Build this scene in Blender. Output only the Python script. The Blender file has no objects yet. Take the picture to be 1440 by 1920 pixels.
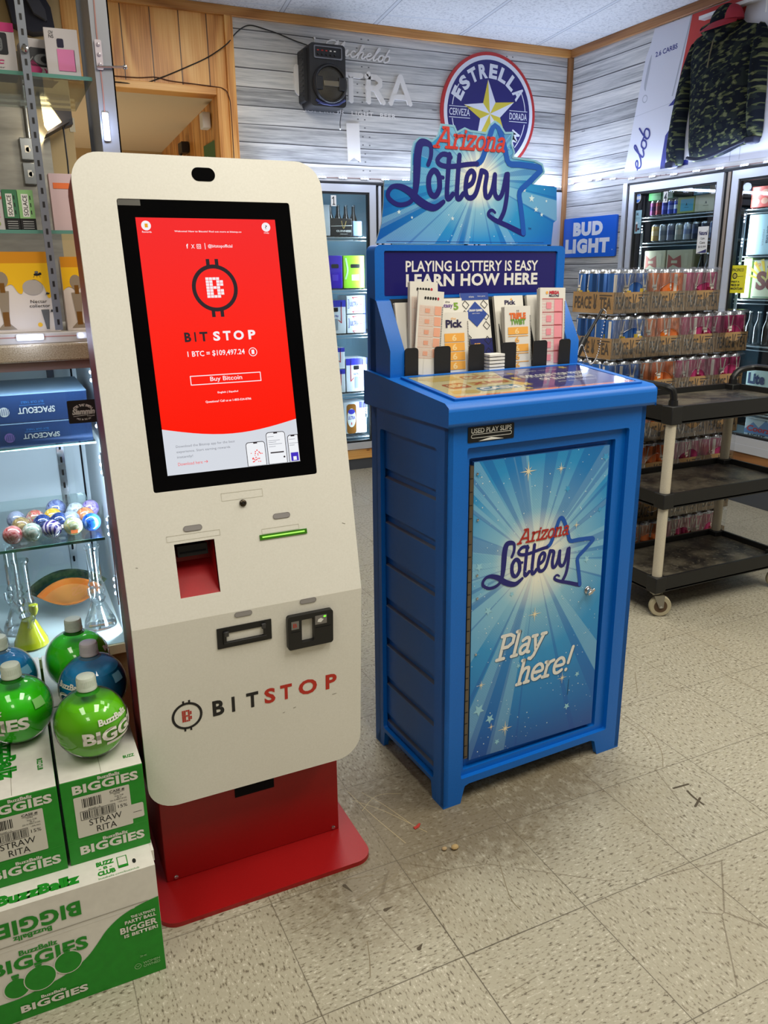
import bpy, math, random
from mathutils import Vector, Matrix
from mathutils.geometry import tessellate_polygon
random.seed(7)
PI = math.pi
sc = bpy.context.scene
COL = sc.collection

# ------------------------------------------------------------------ camera, light, exposure
FPX = 1498.5
RT = Vector((0.903, -0.430, -0.010)); UPV = Vector((0.132, 0.256, 0.957)); FW = Vector((0.409, 0.866, -0.288))
FW.normalize(); RT = (RT - FW * RT.dot(FW)).normalized(); UPV = RT.cross(FW).normalized()
cam = bpy.data.cameras.new('camera'); camo = bpy.data.objects.new('camera', cam); COL.objects.link(camo)
camo.matrix_world = Matrix(((RT.x, UPV.x, -FW.x, -0.684), (RT.y, UPV.y, -FW.y, -1.399), (RT.z, UPV.z, -FW.z, 1.321), (0, 0, 0, 1)))
cam.sensor_fit = 'HORIZONTAL'; cam.sensor_width = 36.0; cam.lens = FPX / 1440 * 36.0
cam.clip_start = 0.05; cam.clip_end = 60
sc.camera = camo
sc.view_settings.view_transform = 'Standard'; sc.view_settings.look = 'None'
sc.view_settings.exposure = 0.0; sc.view_settings.gamma = 1.0; sc.view_settings.use_curve_mapping = False
try:
    sc.cycles.max_bounces = 8; sc.cycles.transparent_max_bounces = 24; sc.cycles.glossy_bounces = 4
    sc.cycles.diffuse_bounces = 3; sc.cycles.sample_clamp_indirect = 4.0; sc.cycles.caustics_reflective = False; sc.cycles.caustics_refractive = False
except Exception:
    pass
wd = bpy.data.worlds.new('world'); sc.world = wd; wd.use_nodes = True
wd.node_tree.nodes['Background'].inputs[0].default_value = (0.9, 0.92, 1.0, 1); wd.node_tree.nodes['Background'].inputs[1].default_value = 0.05

def area(name, loc, target, sx, sy, power, color):
    l = bpy.data.lights.new(name, 'AREA'); l.shape = 'RECTANGLE'; l.size = sx; l.size_y = sy; l.energy = power; l.color = color
    o = bpy.data.objects.new(name, l); COL.objects.link(o); o.location = loc
    o.rotation_euler = (Vector(target) - Vector(loc)).to_track_quat('-Z', 'Y').to_euler(); return o
def point(name, loc, power, color, r=0.02):
    l = bpy.data.lights.new(name, 'POINT'); l.energy = power; l.color = color; l.shadow_soft_size = r
    o = bpy.data.objects.new(name, l); COL.objects.link(o); o.location = loc; return o
WARM = (1.0, 0.955, 0.84); COOLW = (0.55, 0.68, 1.0)
# the store's unseen ceiling troffers, plus an added fill light far behind camera
for (x, y, p) in [(0.2, -0.95, 31), (1.75, -1.05, 31), (2.3, -0.2, 17), (1.0, 0.35, 14), (-1.35, -3.0, 15), (-1.6, -0.9, 20), (0.55, 2.1, 26)]:
    area('ceiling_and_fill_light', (x, y, 2.735), (x, y + 0.001, 0), 0.6, 1.2, p, WARM)

# ------------------------------------------------------------------ materials
def lin(c):
    def f(v):
        v = v / 255.0
        return v / 12.92 if v <= 0.04045 else ((v + 0.055) / 1.055) ** 2.4
    return (f(c[0]), f(c[1]), f(c[2]), 1.0)
_mc = {}
def mat(name, rgb=(200, 200, 200), rough=0.5, metal=0.0, spec=0.5, coat=0.0, emit=None, es=0.0):
    if name in _mc: return _mc[name]
    m = bpy.data.materials.new(name); m.use_nodes = True
    b = m.node_tree.nodes['Principled BSDF']
    b.inputs['Base Color'].default_value = lin(rgb); b.inputs['Roughness'].default_value = rough
    b.inputs['Metallic'].default_value = metal; b.inputs['Specular IOR Level'].default_value = spec
    b.inputs['Coat Weight'].default_value = coat; b.inputs['Coat Roughness'].default_value = 0.05
    if emit:
        b.inputs['Emission Color'].default_value = lin(emit); b.inputs['Emission Strength'].default_value = es
    _mc[name] = m; return m
class NT:
    def __init__(s, name, rough=0.5, spec=0.5):
        s.m = bpy.data.materials.new(name); s.m.use_nodes = True; s.t = s.m.node_tree
        s.b = s.t.nodes['Principled BSDF']; s.b.inputs['Roughness'].default_value = rough; s.b.inputs['Specular IOR Level'].default_value = spec
        _mc[name] = s.m
    def n(s, typ, ins=None, **at):
        nd = s.t.nodes.new(typ)
        for k, v in at.items(): setattr(nd, k, v)
        for k, v in (ins or {}).items():
            if hasattr(v, 'is_output'): s.t.links.new(v, nd.inputs[k])
            else: nd.inputs[k].default_value = v
        return nd
    def mt(s, op, a, b=0.0, c=0.0):
        nd = s.t.nodes.new('ShaderNodeMath'); nd.operation = op
        for i, v in enumerate((a, b, c)):
            if hasattr(v, 'is_output'): s.t.links.new(v, nd.inputs[i])
            else: nd.inputs[i].default_value = v
        return nd.outputs[0]
    def xyz(s, kind='Object'):
        tc = s.n('ShaderNodeTexCoord'); sp = s.n('ShaderNodeSeparateXYZ', {0: tc.outputs[kind]})
        return tc.outputs[kind], sp.outputs[0], sp.outputs[1], sp.outputs[2]
    def comb(s, x, y, z):
        return s.n('ShaderNodeCombineXYZ', {0: x, 1: y, 2: z}).outputs[0]
    def noise(s, vec, scale, detail=2.0, rough=0.5, out=0):
        return s.n('ShaderNodeTexNoise', {'Vector': vec, 'Scale': scale, 'Detail': detail, 'Roughness': rough}).outputs[out]
    def ramp(s, fac, stops, interp='LINEAR'):
        nd = s.n('ShaderNodeValToRGB', {0: fac}); cr = nd.color_ramp; cr.interpolation = interp
        while len(cr.elements) > len(stops): cr.elements.remove(cr.elements[-1])
        while len(cr.elements) < len(stops): cr.elements.new(0.5)
        for e, (p, c) in zip(cr.elements, stops):
            e.position = p; e.color = lin(c) if len(c) == 3 else c
        return nd.outputs[0]
    def mix(s, fac, a, b, mode='MIX'):
        nd = s.t.nodes.new('ShaderNodeMix'); nd.data_type = 'RGBA'; nd.blend_type = mode
        for i, v in ((0, fac), (6, a), (7, b)):
            if hasattr(v, 'is_output'): s.t.links.new(v, nd.inputs[i])
            else: nd.inputs[i].default_value = (lin(v) if isinstance(v, tuple) else v)
        return nd.outputs[2]
    def base(s, sock): s.t.links.new(sock, s.b.inputs['Base Color'])
    def bump(s, h, strength=0.2, dist=0.002):
        bn = s.n('ShaderNodeBump', {'Height': h, 'Strength': strength, 'Distance': dist}); s.t.links.new(bn.outputs[0], s.b.inputs['Normal'])
def thin_glass(name, tint=(245, 250, 250), fac=0.06, rough=0.02, gloss=(255, 255, 255)):
    if name in _mc: return _mc[name]
    m = bpy.data.materials.new(name); m.use_nodes = True; t = m.node_tree; t.nodes.clear()
    out = t.nodes.new('ShaderNodeOutputMaterial'); mx = t.nodes.new('ShaderNodeMixShader')
    tr = t.nodes.new('ShaderNodeBsdfTransparent'); tr.inputs[0].default_value = lin(tint)
    gl = t.nodes.new('ShaderNodeBsdfGlossy'); gl.inputs['Roughness'].default_value = rough; gl.inputs[0].default_value = lin(gloss)
    fr = t.nodes.new('ShaderNodeLayerWeight'); fr.inputs[0].default_value = 0.25
    ma = t.nodes.new('ShaderNodeMath'); ma.operation = 'MULTIPLY_ADD'; ma.inputs[1].default_value = 0.75; ma.inputs[2].default_value = fac
    t.links.new(fr.outputs['Fresnel'], ma.inputs[0]); t.links.new(ma.outputs[0], mx.inputs[0])
    t.links.new(tr.outputs[0], mx.inputs[1]); t.links.new(gl.outputs[0], mx.inputs[2]); t.links.new(mx.outputs[0], out.inputs[0])
    _mc[name] = m; return m
def film_mat():
    m = thin_glass('shrink_film', (236, 239, 243), 0.10, 0.13); t = m.node_tree
    tc = t.nodes.new('ShaderNodeTexCoord'); mp = t.nodes.new('ShaderNodeMapping'); mp.inputs['Scale'].default_value = (30, 30, 9)
    nz = t.nodes.new('ShaderNodeTexNoise'); nz.inputs['Scale'].default_value = 1.0; nz.inputs['Detail'].default_value = 3; nz.inputs['Distortion'].default_value = 1.5
    bp = t.nodes.new('ShaderNodeBump'); bp.inputs['Strength'].default_value = 1.0; bp.inputs['Distance'].default_value = 0.02
    t.links.new(tc.outputs['Object'], mp.inputs[0]); t.links.new(mp.outputs[0], nz.inputs[0]); t.links.new(nz.outputs[0], bp.inputs['Height'])
    for n in t.nodes:
        if n.bl_idname in ('ShaderNodeBsdfGlossy', 'ShaderNodeLayerWeight'): t.links.new(bp.outputs[0], n.inputs['Normal'])
    return m

# ------------------------------------------------------------------ mesh building
class F:
    """a plane in space: origin, right, up; N points out of it"""
    def __init__(s, O, U, V):
        s.O = Vector(O); s.U = Vector(U).normalized(); s.V = Vector(V).normalized(); s.N = s.U.cross(s.V)
    def __call__(s, u, v, h=0.0): return s.O + s.U * u + s.V * v + s.N * h
    def sub(s, u, v, ang=0.0, h=0.0):
        c, n = math.cos(ang), math.sin(ang)
        return F(s(u, v, h), s.U * c + s.V * n, s.V * c - s.U * n)
def rrect(u0, u1, v0, v1, r=0.0, n=5):
    if not isinstance(r, tuple): r = (r,) * 4
    out = []
    for (cx, cy, a0, rr) in ((u0, v0, PI, r[0]), (u1, v0, 1.5 * PI, r[1]), (u1, v1, 0, r[2]), (u0, v1, .5 * PI, r[3])):
        sx = 1 if cx == u0 else -1; sy = 1 if cy == v0 else -1
        if rr <= 0: out.append((cx, cy)); continue
        for k in range(n + 1):
            a = a0 + .5 * PI * k / n
            out.append((cx + sx * rr + rr * math.cos(a), cy + sy * rr + rr * math.sin(a)))
    return out
def circ(cu, cv, r, n=24, rv=None, a0=0.0):
    rv = r if rv is None else rv
    return [(cu + r * math.cos(a0 + 2 * PI * k / n), cv + rv * math.sin(a0 + 2 * PI * k / n)) for k in range(n)]
def star(cu, cv, r, k=5, inner=0.42, rot=PI / 2):
    return [(cu + (r if i % 2 == 0 else r * inner) * math.cos(rot + PI * i / k), cv + (r if i % 2 == 0 else r * inner) * math.sin(rot + PI * i / k)) for i in range(2 * k)]
def smooth_pts(p, sub=5, closed=False):
    p = [Vector((a[0], a[1], a[2] if len(a) > 2 else 0)) for a in p]; n = len(p); out = []
    rng = range(n if closed else n - 1)
    for i in rng:
        if closed: a, b, c, d = p[(i - 1) % n], p[i], p[(i + 1) % n], p[(i + 2) % n]
        else: a, b, c, d = p[max(i - 1, 0)], p[i], p[i + 1], p[min(i + 2, n - 1)]
        for k in range(sub):
            t = k / sub
            out.append(.5 * ((2 * b) + (c - a) * t + (2 * a - 5 * b + 4 * c - d) * t * t + (3 * b - a - 3 * c + d) * t ** 3))
    if not closed: out.append(p[-1])
    return out
_tx = {}
def text_shape(s, bold, shear, space):
    key = (s, bold, shear, space)
    if key in _tx: return _tx[key]
    c = bpy.data.curves.new('txt', 'FONT'); c.body = s; c.resolution_u = 3 if len(s) < 16 else 2; c.offset = bold; c.shear = shear; c.space_character = space
    o = bpy.data.objects.new('txt', c); COL.objects.link(o); bpy.context.view_layer.update()
    ev = o.evaluated_get(bpy.context.evaluated_depsgraph_get()); me = ev.to_mesh()
    vs = [(v.co.x, v.co.y) for v in me.vertices]; fs = [tuple(p.vertices) for p in me.polygons]
    ev.to_mesh_clear(); bpy.data.objects.remove(o); bpy.data.curves.remove(c)
    if vs:
        x0 = min(v[0] for v in vs); x1 = max(v[0] for v in vs); y0 = min(v[1] for v in vs); y1 = max(v[1] for v in vs)
        vs = [((a - x0) / max(x1 - x0, 1e-6), (b - y0) / max(y1 - y0, 1e-6)) for a, b in vs]
    _tx[key] = (vs, fs); return vs, fs
class MB:
    def __init__(s): s.v = []; s.f = []; s.fm = []; s.mats = []
    def mi(s, m):
        if m not in s.mats: s.mats.append(m)
        return s.mats.index(m)
    def add(s, vs, fs, m):
        b = len(s.v); i = s.mi(m); s.v += [tuple(x) for x in vs]
        for f in fs: s.f.append([b + k for k in f]); s.fm.append(i)
    def fbox(s, fr, u0, u1, v0, v1, h0, h1, m):
        P = [fr(u, v, h) for h in (h0, h1) for v in (v0, v1) for u in (u0, u1)]
        s.add(P, [(0, 2, 3, 1), (4, 5, 7, 6), (0, 1, 5, 4), (2, 6, 7, 3), (0, 4, 6, 2), (1, 3, 7, 5)], m)
    def box(s, x0, x1, y0, y1, z0, z1, m):
        s.fbox(F((0, 0, 0), (1, 0, 0), (0, 1, 0)), x0, x1, y0, y1, z0, z1, m)
    def flat(s, fr, loops, h, m):
        if loops and not isinstance(loops[0], list): loops = [list(loops)]
        L = [[Vector((p[0], p[1], 0)) for p in lp] for lp in loops]
        tri = tessellate_polygon(L); pts = [p for lp in L for p in lp]
        fs = []
        for t in tri:
            a, b, c = (pts[i] for i in t)
            fs.append(tuple(t) if (b - a).cross(c - a).z > 0 else (t[0], t[2], t[1]))
        s.add([fr(p.x, p.y, h) for p in pts], fs, m)
    def plate(s, fr, loops, h0, h1, m, mside=None):
        if loops and not isinstance(loops[0], list): loops = [list(loops)]
        s.flat(fr, loops, h1, m)
        back = F(fr(0, 0, 0), -fr.U, fr.V)
        s.flat(back, [[(-p[0], p[1]) for p in lp] for lp in loops], -h0, mside or m)
        for k, lp in enumerate(loops):
            ar = sum(lp[i][0] * lp[(i + 1) % len(lp)][1] - lp[(i + 1) % len(lp)][0] * lp[i][1] for i in range(len(lp)))
            ccw = ar > 0
            if k > 0: ccw = not ccw
            n = len(lp); P = [fr(p[0], p[1], h0) for p in lp] + [fr(p[0], p[1], h1) for p in lp]
            fs = [(i, (i + 1) % n, n + (i + 1) % n, n + i) if ccw else (i, n + i, n + (i + 1) % n, (i + 1) % n) for i in range(n)]
            s.add(P, fs, mside or m)
    def lathe(s, prof, m, n=24, c=(0, 0, 0), ax=None, ms=None):
        """profile of (r, z); ax = (X, Y, Z) axes"""
        c = Vector(c); X, Y, Z = ax or (Vector((1, 0, 0)), Vector((0, 1, 0)), Vector((0, 0, 1)))
        P = []
        for (r, z) in prof:
            for k in range(n):
                a = 2 * PI * k / n; P.append(c + X * (r * math.cos(a)) + Y * (r * math.sin(a)) + Z * z)
        for i in range(len(prof) - 1):
            fs = [(i * n + k, i * n + (k + 1) % n, (i + 1) * n + (k + 1) % n, (i + 1) * n + k) for k in range(n)]
            s.add_shared(P, fs, ms[i] if ms else m, i == 0)
        if prof[0][0] > 1e-5: s.add_shared(P, [tuple(range(n - 1, -1, -1))], ms[0] if ms else m, False)
        if prof[-1][0] > 1e-5: s.add_shared(P, [tuple((len(prof) - 1) * n + k for k in range(n))], ms[-1] if ms else m, False)
    def add_shared(s, P, fs, m, first):
        if first: s._b = len(s.v); s.v += [tuple(p) for p in P]
        i = s.mi(m)
        for f in fs: s.f.append([s._b + k for k in f]); s.fm.append(i)
    def cyl(s, p0, p1, r, m, n=16, r1=None):
        p0, p1 = Vector(p0), Vector(p1); Z = (p1 - p0); L = Z.length; Z.normalize()
        X = Z.orthogonal().normalized(); Y = Z.cross(X)
        s.lathe([(r, 0), (r if r1 is None else r1, L)], m, n, p0, (X, Y, Z))
    def tube(s, pts, r, m, n=8, closed=False):
        pts = [Vector(p) for p in pts]; N = len(pts); P = []; prev = None
        for i, p in enumerate(pts):
            if closed: d = pts[(i + 1) % N] - pts[i - 1]
            else: d = pts[min(i + 1, N - 1)] - pts[max(i - 1, 0)]
            d.normalize()
            x = d.orthogonal().normalized() if prev is None else (prev - d * prev.dot(d)).normalized()
            prev = x; y = d.cross(x)
            for k in range(n):
                a = 2 * PI * k / n; P.append(p + x * (r * math.cos(a)) + y * (r * math.sin(a)))
        fs = []
        for i in range(N if closed else N - 1):
            j = (i + 1) % N
            fs += [(i * n + k, i * n + (k + 1) % n, j * n + (k + 1) % n, j * n + k) for k in range(n)]
        if not closed: fs += [tuple(range(n - 1, -1, -1)), tuple((N - 1) * n + k for k in range(n))]
        s.add(P, fs, m)
    def ball(s, c, r, m, n=16, sq=(1, 1, 1)):
        c = Vector(c); k = max(6, n // 2)
        prof = [(max(1e-6, r * math.sin(PI * i / k)), -r * math.cos(PI * i / k)) for i in range(k + 1)]
        s.lathe(prof, m, n, c, (Vector((sq[0], 0, 0)), Vector((0, sq[1], 0)), Vector((0, 0, sq[2]))))
    def stroke(s, fr, pts, w, h, m, sub=5, closed=False, cap=True, th=0.0):
        q = smooth_pts(pts, sub, closed) if sub > 1 else [Vector((p[0], p[1], 0)) for p in pts]
        n = len(q); ws = w if callable(w) else (lambda t: w)
        L = []; R = []
        if sub == 1 and not closed:      # straight pieces with round joints
            w0 = ws(0)
            for i in range(n - 1):
                d = q[i + 1] - q[i]; ln = d.length
                if ln < 1e-7: continue
                g = fr.sub(q[i].x, q[i].y, math.atan2(d.y, d.x))
                hh = h + i * (2e-4 if th else 3e-5)
                if th: s.fbox(g, 0, ln, -w0 / 2, w0 / 2, h - th, hh, m)
                else: s.flat(g, rrect(0, ln, -w0 / 2, w0 / 2), hh, m)
            for i in range(n):
                if 0 < i < n - 1 or cap: s.flat(fr, circ(q[i].x, q[i].y, w0 / 2, 12), h + (2e-3 if th else 2.6e-4) + i * (2e-4 if th else 1e-5), m)
            return
        for i, p in enumerate(q):
            if closed: d = q[(i + 1) % n] - q[i - 1]
            else: d = q[min(i + 1, n - 1)] - q[max(i - 1, 0)]
            d.normalize(); nn = Vector((-d.y, d.x, 0)); hw = ws(i / max(1, n - 1)) / 2
            L.append(p + nn * hw); R.append(p - nn * hw)
        dh = 0 if closed else 5e-6
        P = [fr(a.x, a.y, h + dh * i) for i, a in enumerate(L)] + [fr(a.x, a.y, h + dh * i) for i, a in enumerate(R)]
        fs = [(n + i, n + (i + 1) % n, (i + 1) % n, i) for i in range(n if closed else n - 1)]
        if th:
            P += [p - fr.N * th for p in P]; k = 2 * n
            for i in range(n if closed else n - 1):
                j = (i + 1) % n; fs += [(i, j, k + j, k + i), (n + j, n + i, k + n + i, k + n + j)]
        s.add(P, fs, m)
        if cap and not closed:
            for i in (0, n - 1): s.flat(fr, circ(q[i].x, q[i].y, ws(i / max(1, n - 1)) / 2, 12), h + dh * i - 4e-5, m)
    def line(s, fr, pts, w, h, m): s.stroke(fr, pts, w, h, m, sub=1, cap=False)
    def text(s, fr, t, u0, u1, v0, v1, h, m, bold=0.0, shear=0.0, space=1.0, flip=False):
        vs, fs = text_shape(t, bold, shear, space)
        if flip: vs = [(1 - a, 1 - b) for a, b in vs]
        s.add([fr(u0 + a * (u1 - u0), v0 + b * (v1 - v0), h) for a, b in vs], fs, m)
    def arctext(s, fr, t, cu, cv, r, a0, a1, size, h, m, bold=0.02):
        """letters set on a circle from angle a0 to a1, upright at the top"""
        for i, ch in enumerate(t):
            if ch == ' ': continue
            a = a0 + (a1 - a0) * (i + .5) / len(t); g = fr.sub(cu + r * math.cos(a), cv + r * math.sin(a), a - PI / 2)
            w = size * (0.28 if ch in "I'!" else 0.72); s.text(g, ch, -w / 2, w / 2, 0, size, h, m, bold)
    def build(s, name, parent=None, bevel=0.0, seg=2, ang=35, origin=None, auto=True, kind=None, label=None):
        me = bpy.data.meshes.new(name)
        if parent is not None: inv = parent['_m'].inverted() if False else WM[parent].inverted()
        else:
            if origin is None:
                xs = [v[0] for v in s.v]; ys = [v[1] for v in s.v]; zs = [v[2] for v in s.v]
                origin = ((min(xs) + max(xs)) / 2, (min(ys) + max(ys)) / 2, min(zs))
            inv = Matrix.Translation(Vector(origin)).inverted()
        me.from_pydata([tuple(inv @ Vector(v)) for v in s.v], [], s.f)
        for m in s.mats: me.materials.append(m)
        me.polygons.foreach_set('material_index', s.fm)
        me.update()
        if auto:
            me.polygons.foreach_set('use_smooth', [True] * len(me.polygons)); me.set_sharp_from_angle(angle=math.radians(ang))
        o = bpy.data.objects.new(name, me); COL.objects.link(o)
        if parent is not None: o.parent = parent; WM[o] = WM[parent]
        else: o.location = origin; WM[o] = Matrix.Translation(Vector(origin))
        if bevel > 0:
            b = o.modifiers.new('bevel', 'BEVEL'); b.width = bevel; b.segments = seg; b.limit_method = 'ANGLE'; b.angle_limit = math.radians(40); b.harden_normals = False
        if kind: o['kind'] = kind
        if label: o['label'] = label
        return o
WM = {}
def thing(name, label, cat, loc, group=None, rz=0.0):
    o = bpy.data.objects.new(name, None); COL.objects.link(o); o.empty_display_size = 0.05
    o.location = loc; o.rotation_euler = (0, 0, rz); o['label'] = label; o['category'] = cat
    if group: o['group'] = group
    WM[o] = Matrix.Translation(Vector(loc)) @ Matrix.Rotation(rz, 4, 'Z'); return o
def tag(o, label, cat, group=None):
    o['label'] = label; o['category'] = cat
    if group: o['group'] = group
    return o
def struct(mb, name, bevel=0.0, **k):
    return mb.build(name, None, bevel, origin=(0, 0, 0), kind='structure', **k)
def dup(root, loc, label, group=None):
    r = root.copy(); COL.objects.link(r); r.location = loc; r['label'] = label
    if group: r['group'] = group
    for ch in list(root.children):
        c = ch.copy(); COL.objects.link(c); c.parent = r
        for g in list(ch.children):
            d = g.copy(); COL.objects.link(d); d.parent = c
    return r
XY = F((0, 0, 0), (1, 0, 0), (0, 1, 0))
def front(y, x0=0.0, z0=0.0): return F((x0, y, z0), (1, 0, 0), (0, 0, 1))      # a plane facing the room from the back: u = x, v = z
def rside(x, y0=0.0, z0=0.0): return F((x, y0, z0), (0, -1, 0), (0, 0, 1))      # a plane facing -X: u = -y
YB, XR, H = 3.587, 3.128, 2.755
# ------------------------------------------------------------------ procedural surfaces
T = 0.3048
def make_floor():
    t = NT('vinyl_tile', 0.42, 0.4); v, x, y, z = t.xyz()
    gx = t.mt('DIVIDE', x, T); gy = t.mt('DIVIDE', y, T)
    ix = t.mt('FLOOR', gx); iy = t.mt('FLOOR', gy); fx = t.mt('SUBTRACT', gx, ix); fy = t.mt('SUBTRACT', gy, iy)
    par = t.mt('MODULO', t.mt('ADD', t.mt('ADD', ix, iy), 100.0), 2.0); par = t.mt('GREATER_THAN', par, 0.5)
    va = t.comb(t.mt('MULTIPLY', x, 72.0), t.mt('MULTIPLY', y, 185.0), par); vb = t.comb(t.mt('MULTIPLY', x, 185.0), t.mt('MULTIPLY', y, 72.0), par)
    mv = t.n('ShaderNodeMix', {0: par, 4: va, 5: vb}, data_type='VECTOR').outputs[1]
    n1 = t.noise(mv, 1.0, 2.5, 0.6); n2 = t.noise(t.comb(t.mt('MULTIPLY', x, 90.0), t.mt('MULTIPLY', y, 90.0), 3.0), 1.0, 2.0)
    base = t.ramp(n1, [(0.0, (206, 201, 184)), (0.34, (202, 197, 180)), (0.39, (172, 166, 147)), (0.57, (168, 162, 143)), (0.61, (138, 130, 111)), (0.67, (96, 88, 74)), (1.0, (84, 76, 64))])
    base = t.mix(t.ramp(n2, [(0.62, (0, 0, 0)), (0.70, (150, 150, 150))]), base, (214, 207, 188))
    wn = t.n('ShaderNodeTexWhiteNoise', {'Vector': t.comb(ix, iy, 0.0)}).outputs[0]
    base = t.mix(t.mt('MULTIPLY', wn, 0.16), base, (168, 158, 136))
    # scuffs and grime, with the shade between kiosk and cabinet painted in
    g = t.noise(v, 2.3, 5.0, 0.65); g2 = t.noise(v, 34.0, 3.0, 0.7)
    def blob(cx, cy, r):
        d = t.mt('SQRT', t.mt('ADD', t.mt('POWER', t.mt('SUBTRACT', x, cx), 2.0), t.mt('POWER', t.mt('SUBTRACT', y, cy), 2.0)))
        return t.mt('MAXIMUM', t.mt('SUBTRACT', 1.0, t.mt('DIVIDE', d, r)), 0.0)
    soil_shade = t.mt('ADD', t.mt('ADD', blob(0.08, 0.16, 0.30), blob(0.30, 0.02, 0.24)), t.mt('ADD', blob(-0.10, 0.0, 0.26), blob(0.55, 0.12, 0.22)))
    soil_shade = t.mt('MULTIPLY', soil_shade, t.mt('ADD', t.mt('MULTIPLY', g2, 1.4), -0.25))
    soil_shade = t.mt('MINIMUM', t.mt('MAXIMUM', t.mt('MULTIPLY', soil_shade, 2.0), 0.0), 0.72)
    base = t.mix(soil_shade, base, (98, 84, 60))
    base = t.mix(t.mt('MULTIPLY', t.mt('MAXIMUM', t.mt('SUBTRACT', g, 0.52), 0.0), 1.6), base, (150, 138, 112))
    wav = t.n('ShaderNodeTexVoronoi', {'Vector': t.comb(t.mt('MULTIPLY', x, 2.2), t.mt('MULTIPLY', y, 3.1), 0.4), 'Scale': 1.0}, feature='DISTANCE_TO_EDGE').outputs[0]
    scr = t.mt('MULTIPLY', t.mt('LESS_THAN', wav, 0.0035), t.mt('MULTIPLY', t.mt('GREATER_THAN', g, 0.53), 0.55))
    base = t.mix(scr, base, (95, 82, 62))
    # joints, some open and dark
    wob = t.mt('MULTIPLY', t.mt('SUBTRACT', t.noise(v, 6.0, 2.0), 0.5), 0.006)
    def joint(f):
        f = t.mt('ADD', f, wob); e = t.mt('MINIMUM', t.mt('ABSOLUTE', f), t.mt('ABSOLUTE', t.mt('SUBTRACT', 1.0, f)))
        return t.mt('LESS_THAN', e, t.mt('MULTIPLY_ADD', t.noise(v, 1.7, 1.0), 0.006, 0.0005))
    j = t.mt('MAXIMUM', joint(fx), joint(fy)); jd = t.mt('MULTIPLY', j, t.mt('MULTIPLY_ADD', t.noise(v, 1.1, 1.0), 1.0, 0.12))
    base = t.mix(jd, base, (70, 60, 45)); t.base(base)
    rg = t.mt('MULTIPLY_ADD', g2, 0.25, 0.30); t.t.links.new(rg, t.b.inputs['Roughness'])
    t.bump(n1, 0.08, 0.001); return t.m
def make_ceiling():
    t = NT('ceiling_tile', 0.9, 0.1); v, x, y, z = t.xyz()
    c, s = math.cos(0.14), math.sin(0.14)
    xr = t.mt('SUBTRACT', t.mt('MULTIPLY', x, c), t.mt('MULTIPLY', y, s)); yr = t.mt('ADD', t.mt('MULTIPLY', x, s), t.mt('MULTIPLY', y, c))
    gx = t.mt('DIVIDE', t.mt('SUBTRACT', xr, 0.535), 0.588); gy = t.mt('DIVIDE', t.mt('SUBTRACT', yr, 2.35), 1.22)
    fx = t.mt('FRACT', t.mt('ADD', gx, 20.0)); fy = t.mt('FRACT', t.mt('ADD', gy, 20.0))
    ex = t.mt('MINIMUM', fx, t.mt('SUBTRACT', 1.0, fx)); ey = t.mt('MINIMUM', fy, t.mt('SUBTRACT', 1.0, fy))
    bar = t.mt('MAXIMUM', t.mt('LESS_THAN', ex, 0.02), t.mt('LESS_THAN', ey, 0.01))
    edge = t.mt('MAXIMUM', t.mt('LESS_THAN', t.mt('ABSOLUTE', t.mt('SUBTRACT', ex, 0.021)), 0.004), 0.0)
    n = t.noise(v, 75.0, 3.0, 0.6); n2 = t.noise(v, 1.5, 2.0)
    col = t.ramp(n, [(0.0, (150, 150, 152)), (0.40, (186, 186, 188)), (0.47, (208, 208, 208)), (1.0, (220, 220, 219))])
    col = t.mix(t.mt('MULTIPLY', n2, 0.25), col, (196, 196, 200))
    col = t.mix(bar, col, (196, 198, 202)); col = t.mix(t.mt('MULTIPLY', edge, 0.7), col, (110, 112, 120)); t.base(col)
    t.bump(n, 0.4, 0.003); return t.m
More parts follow.
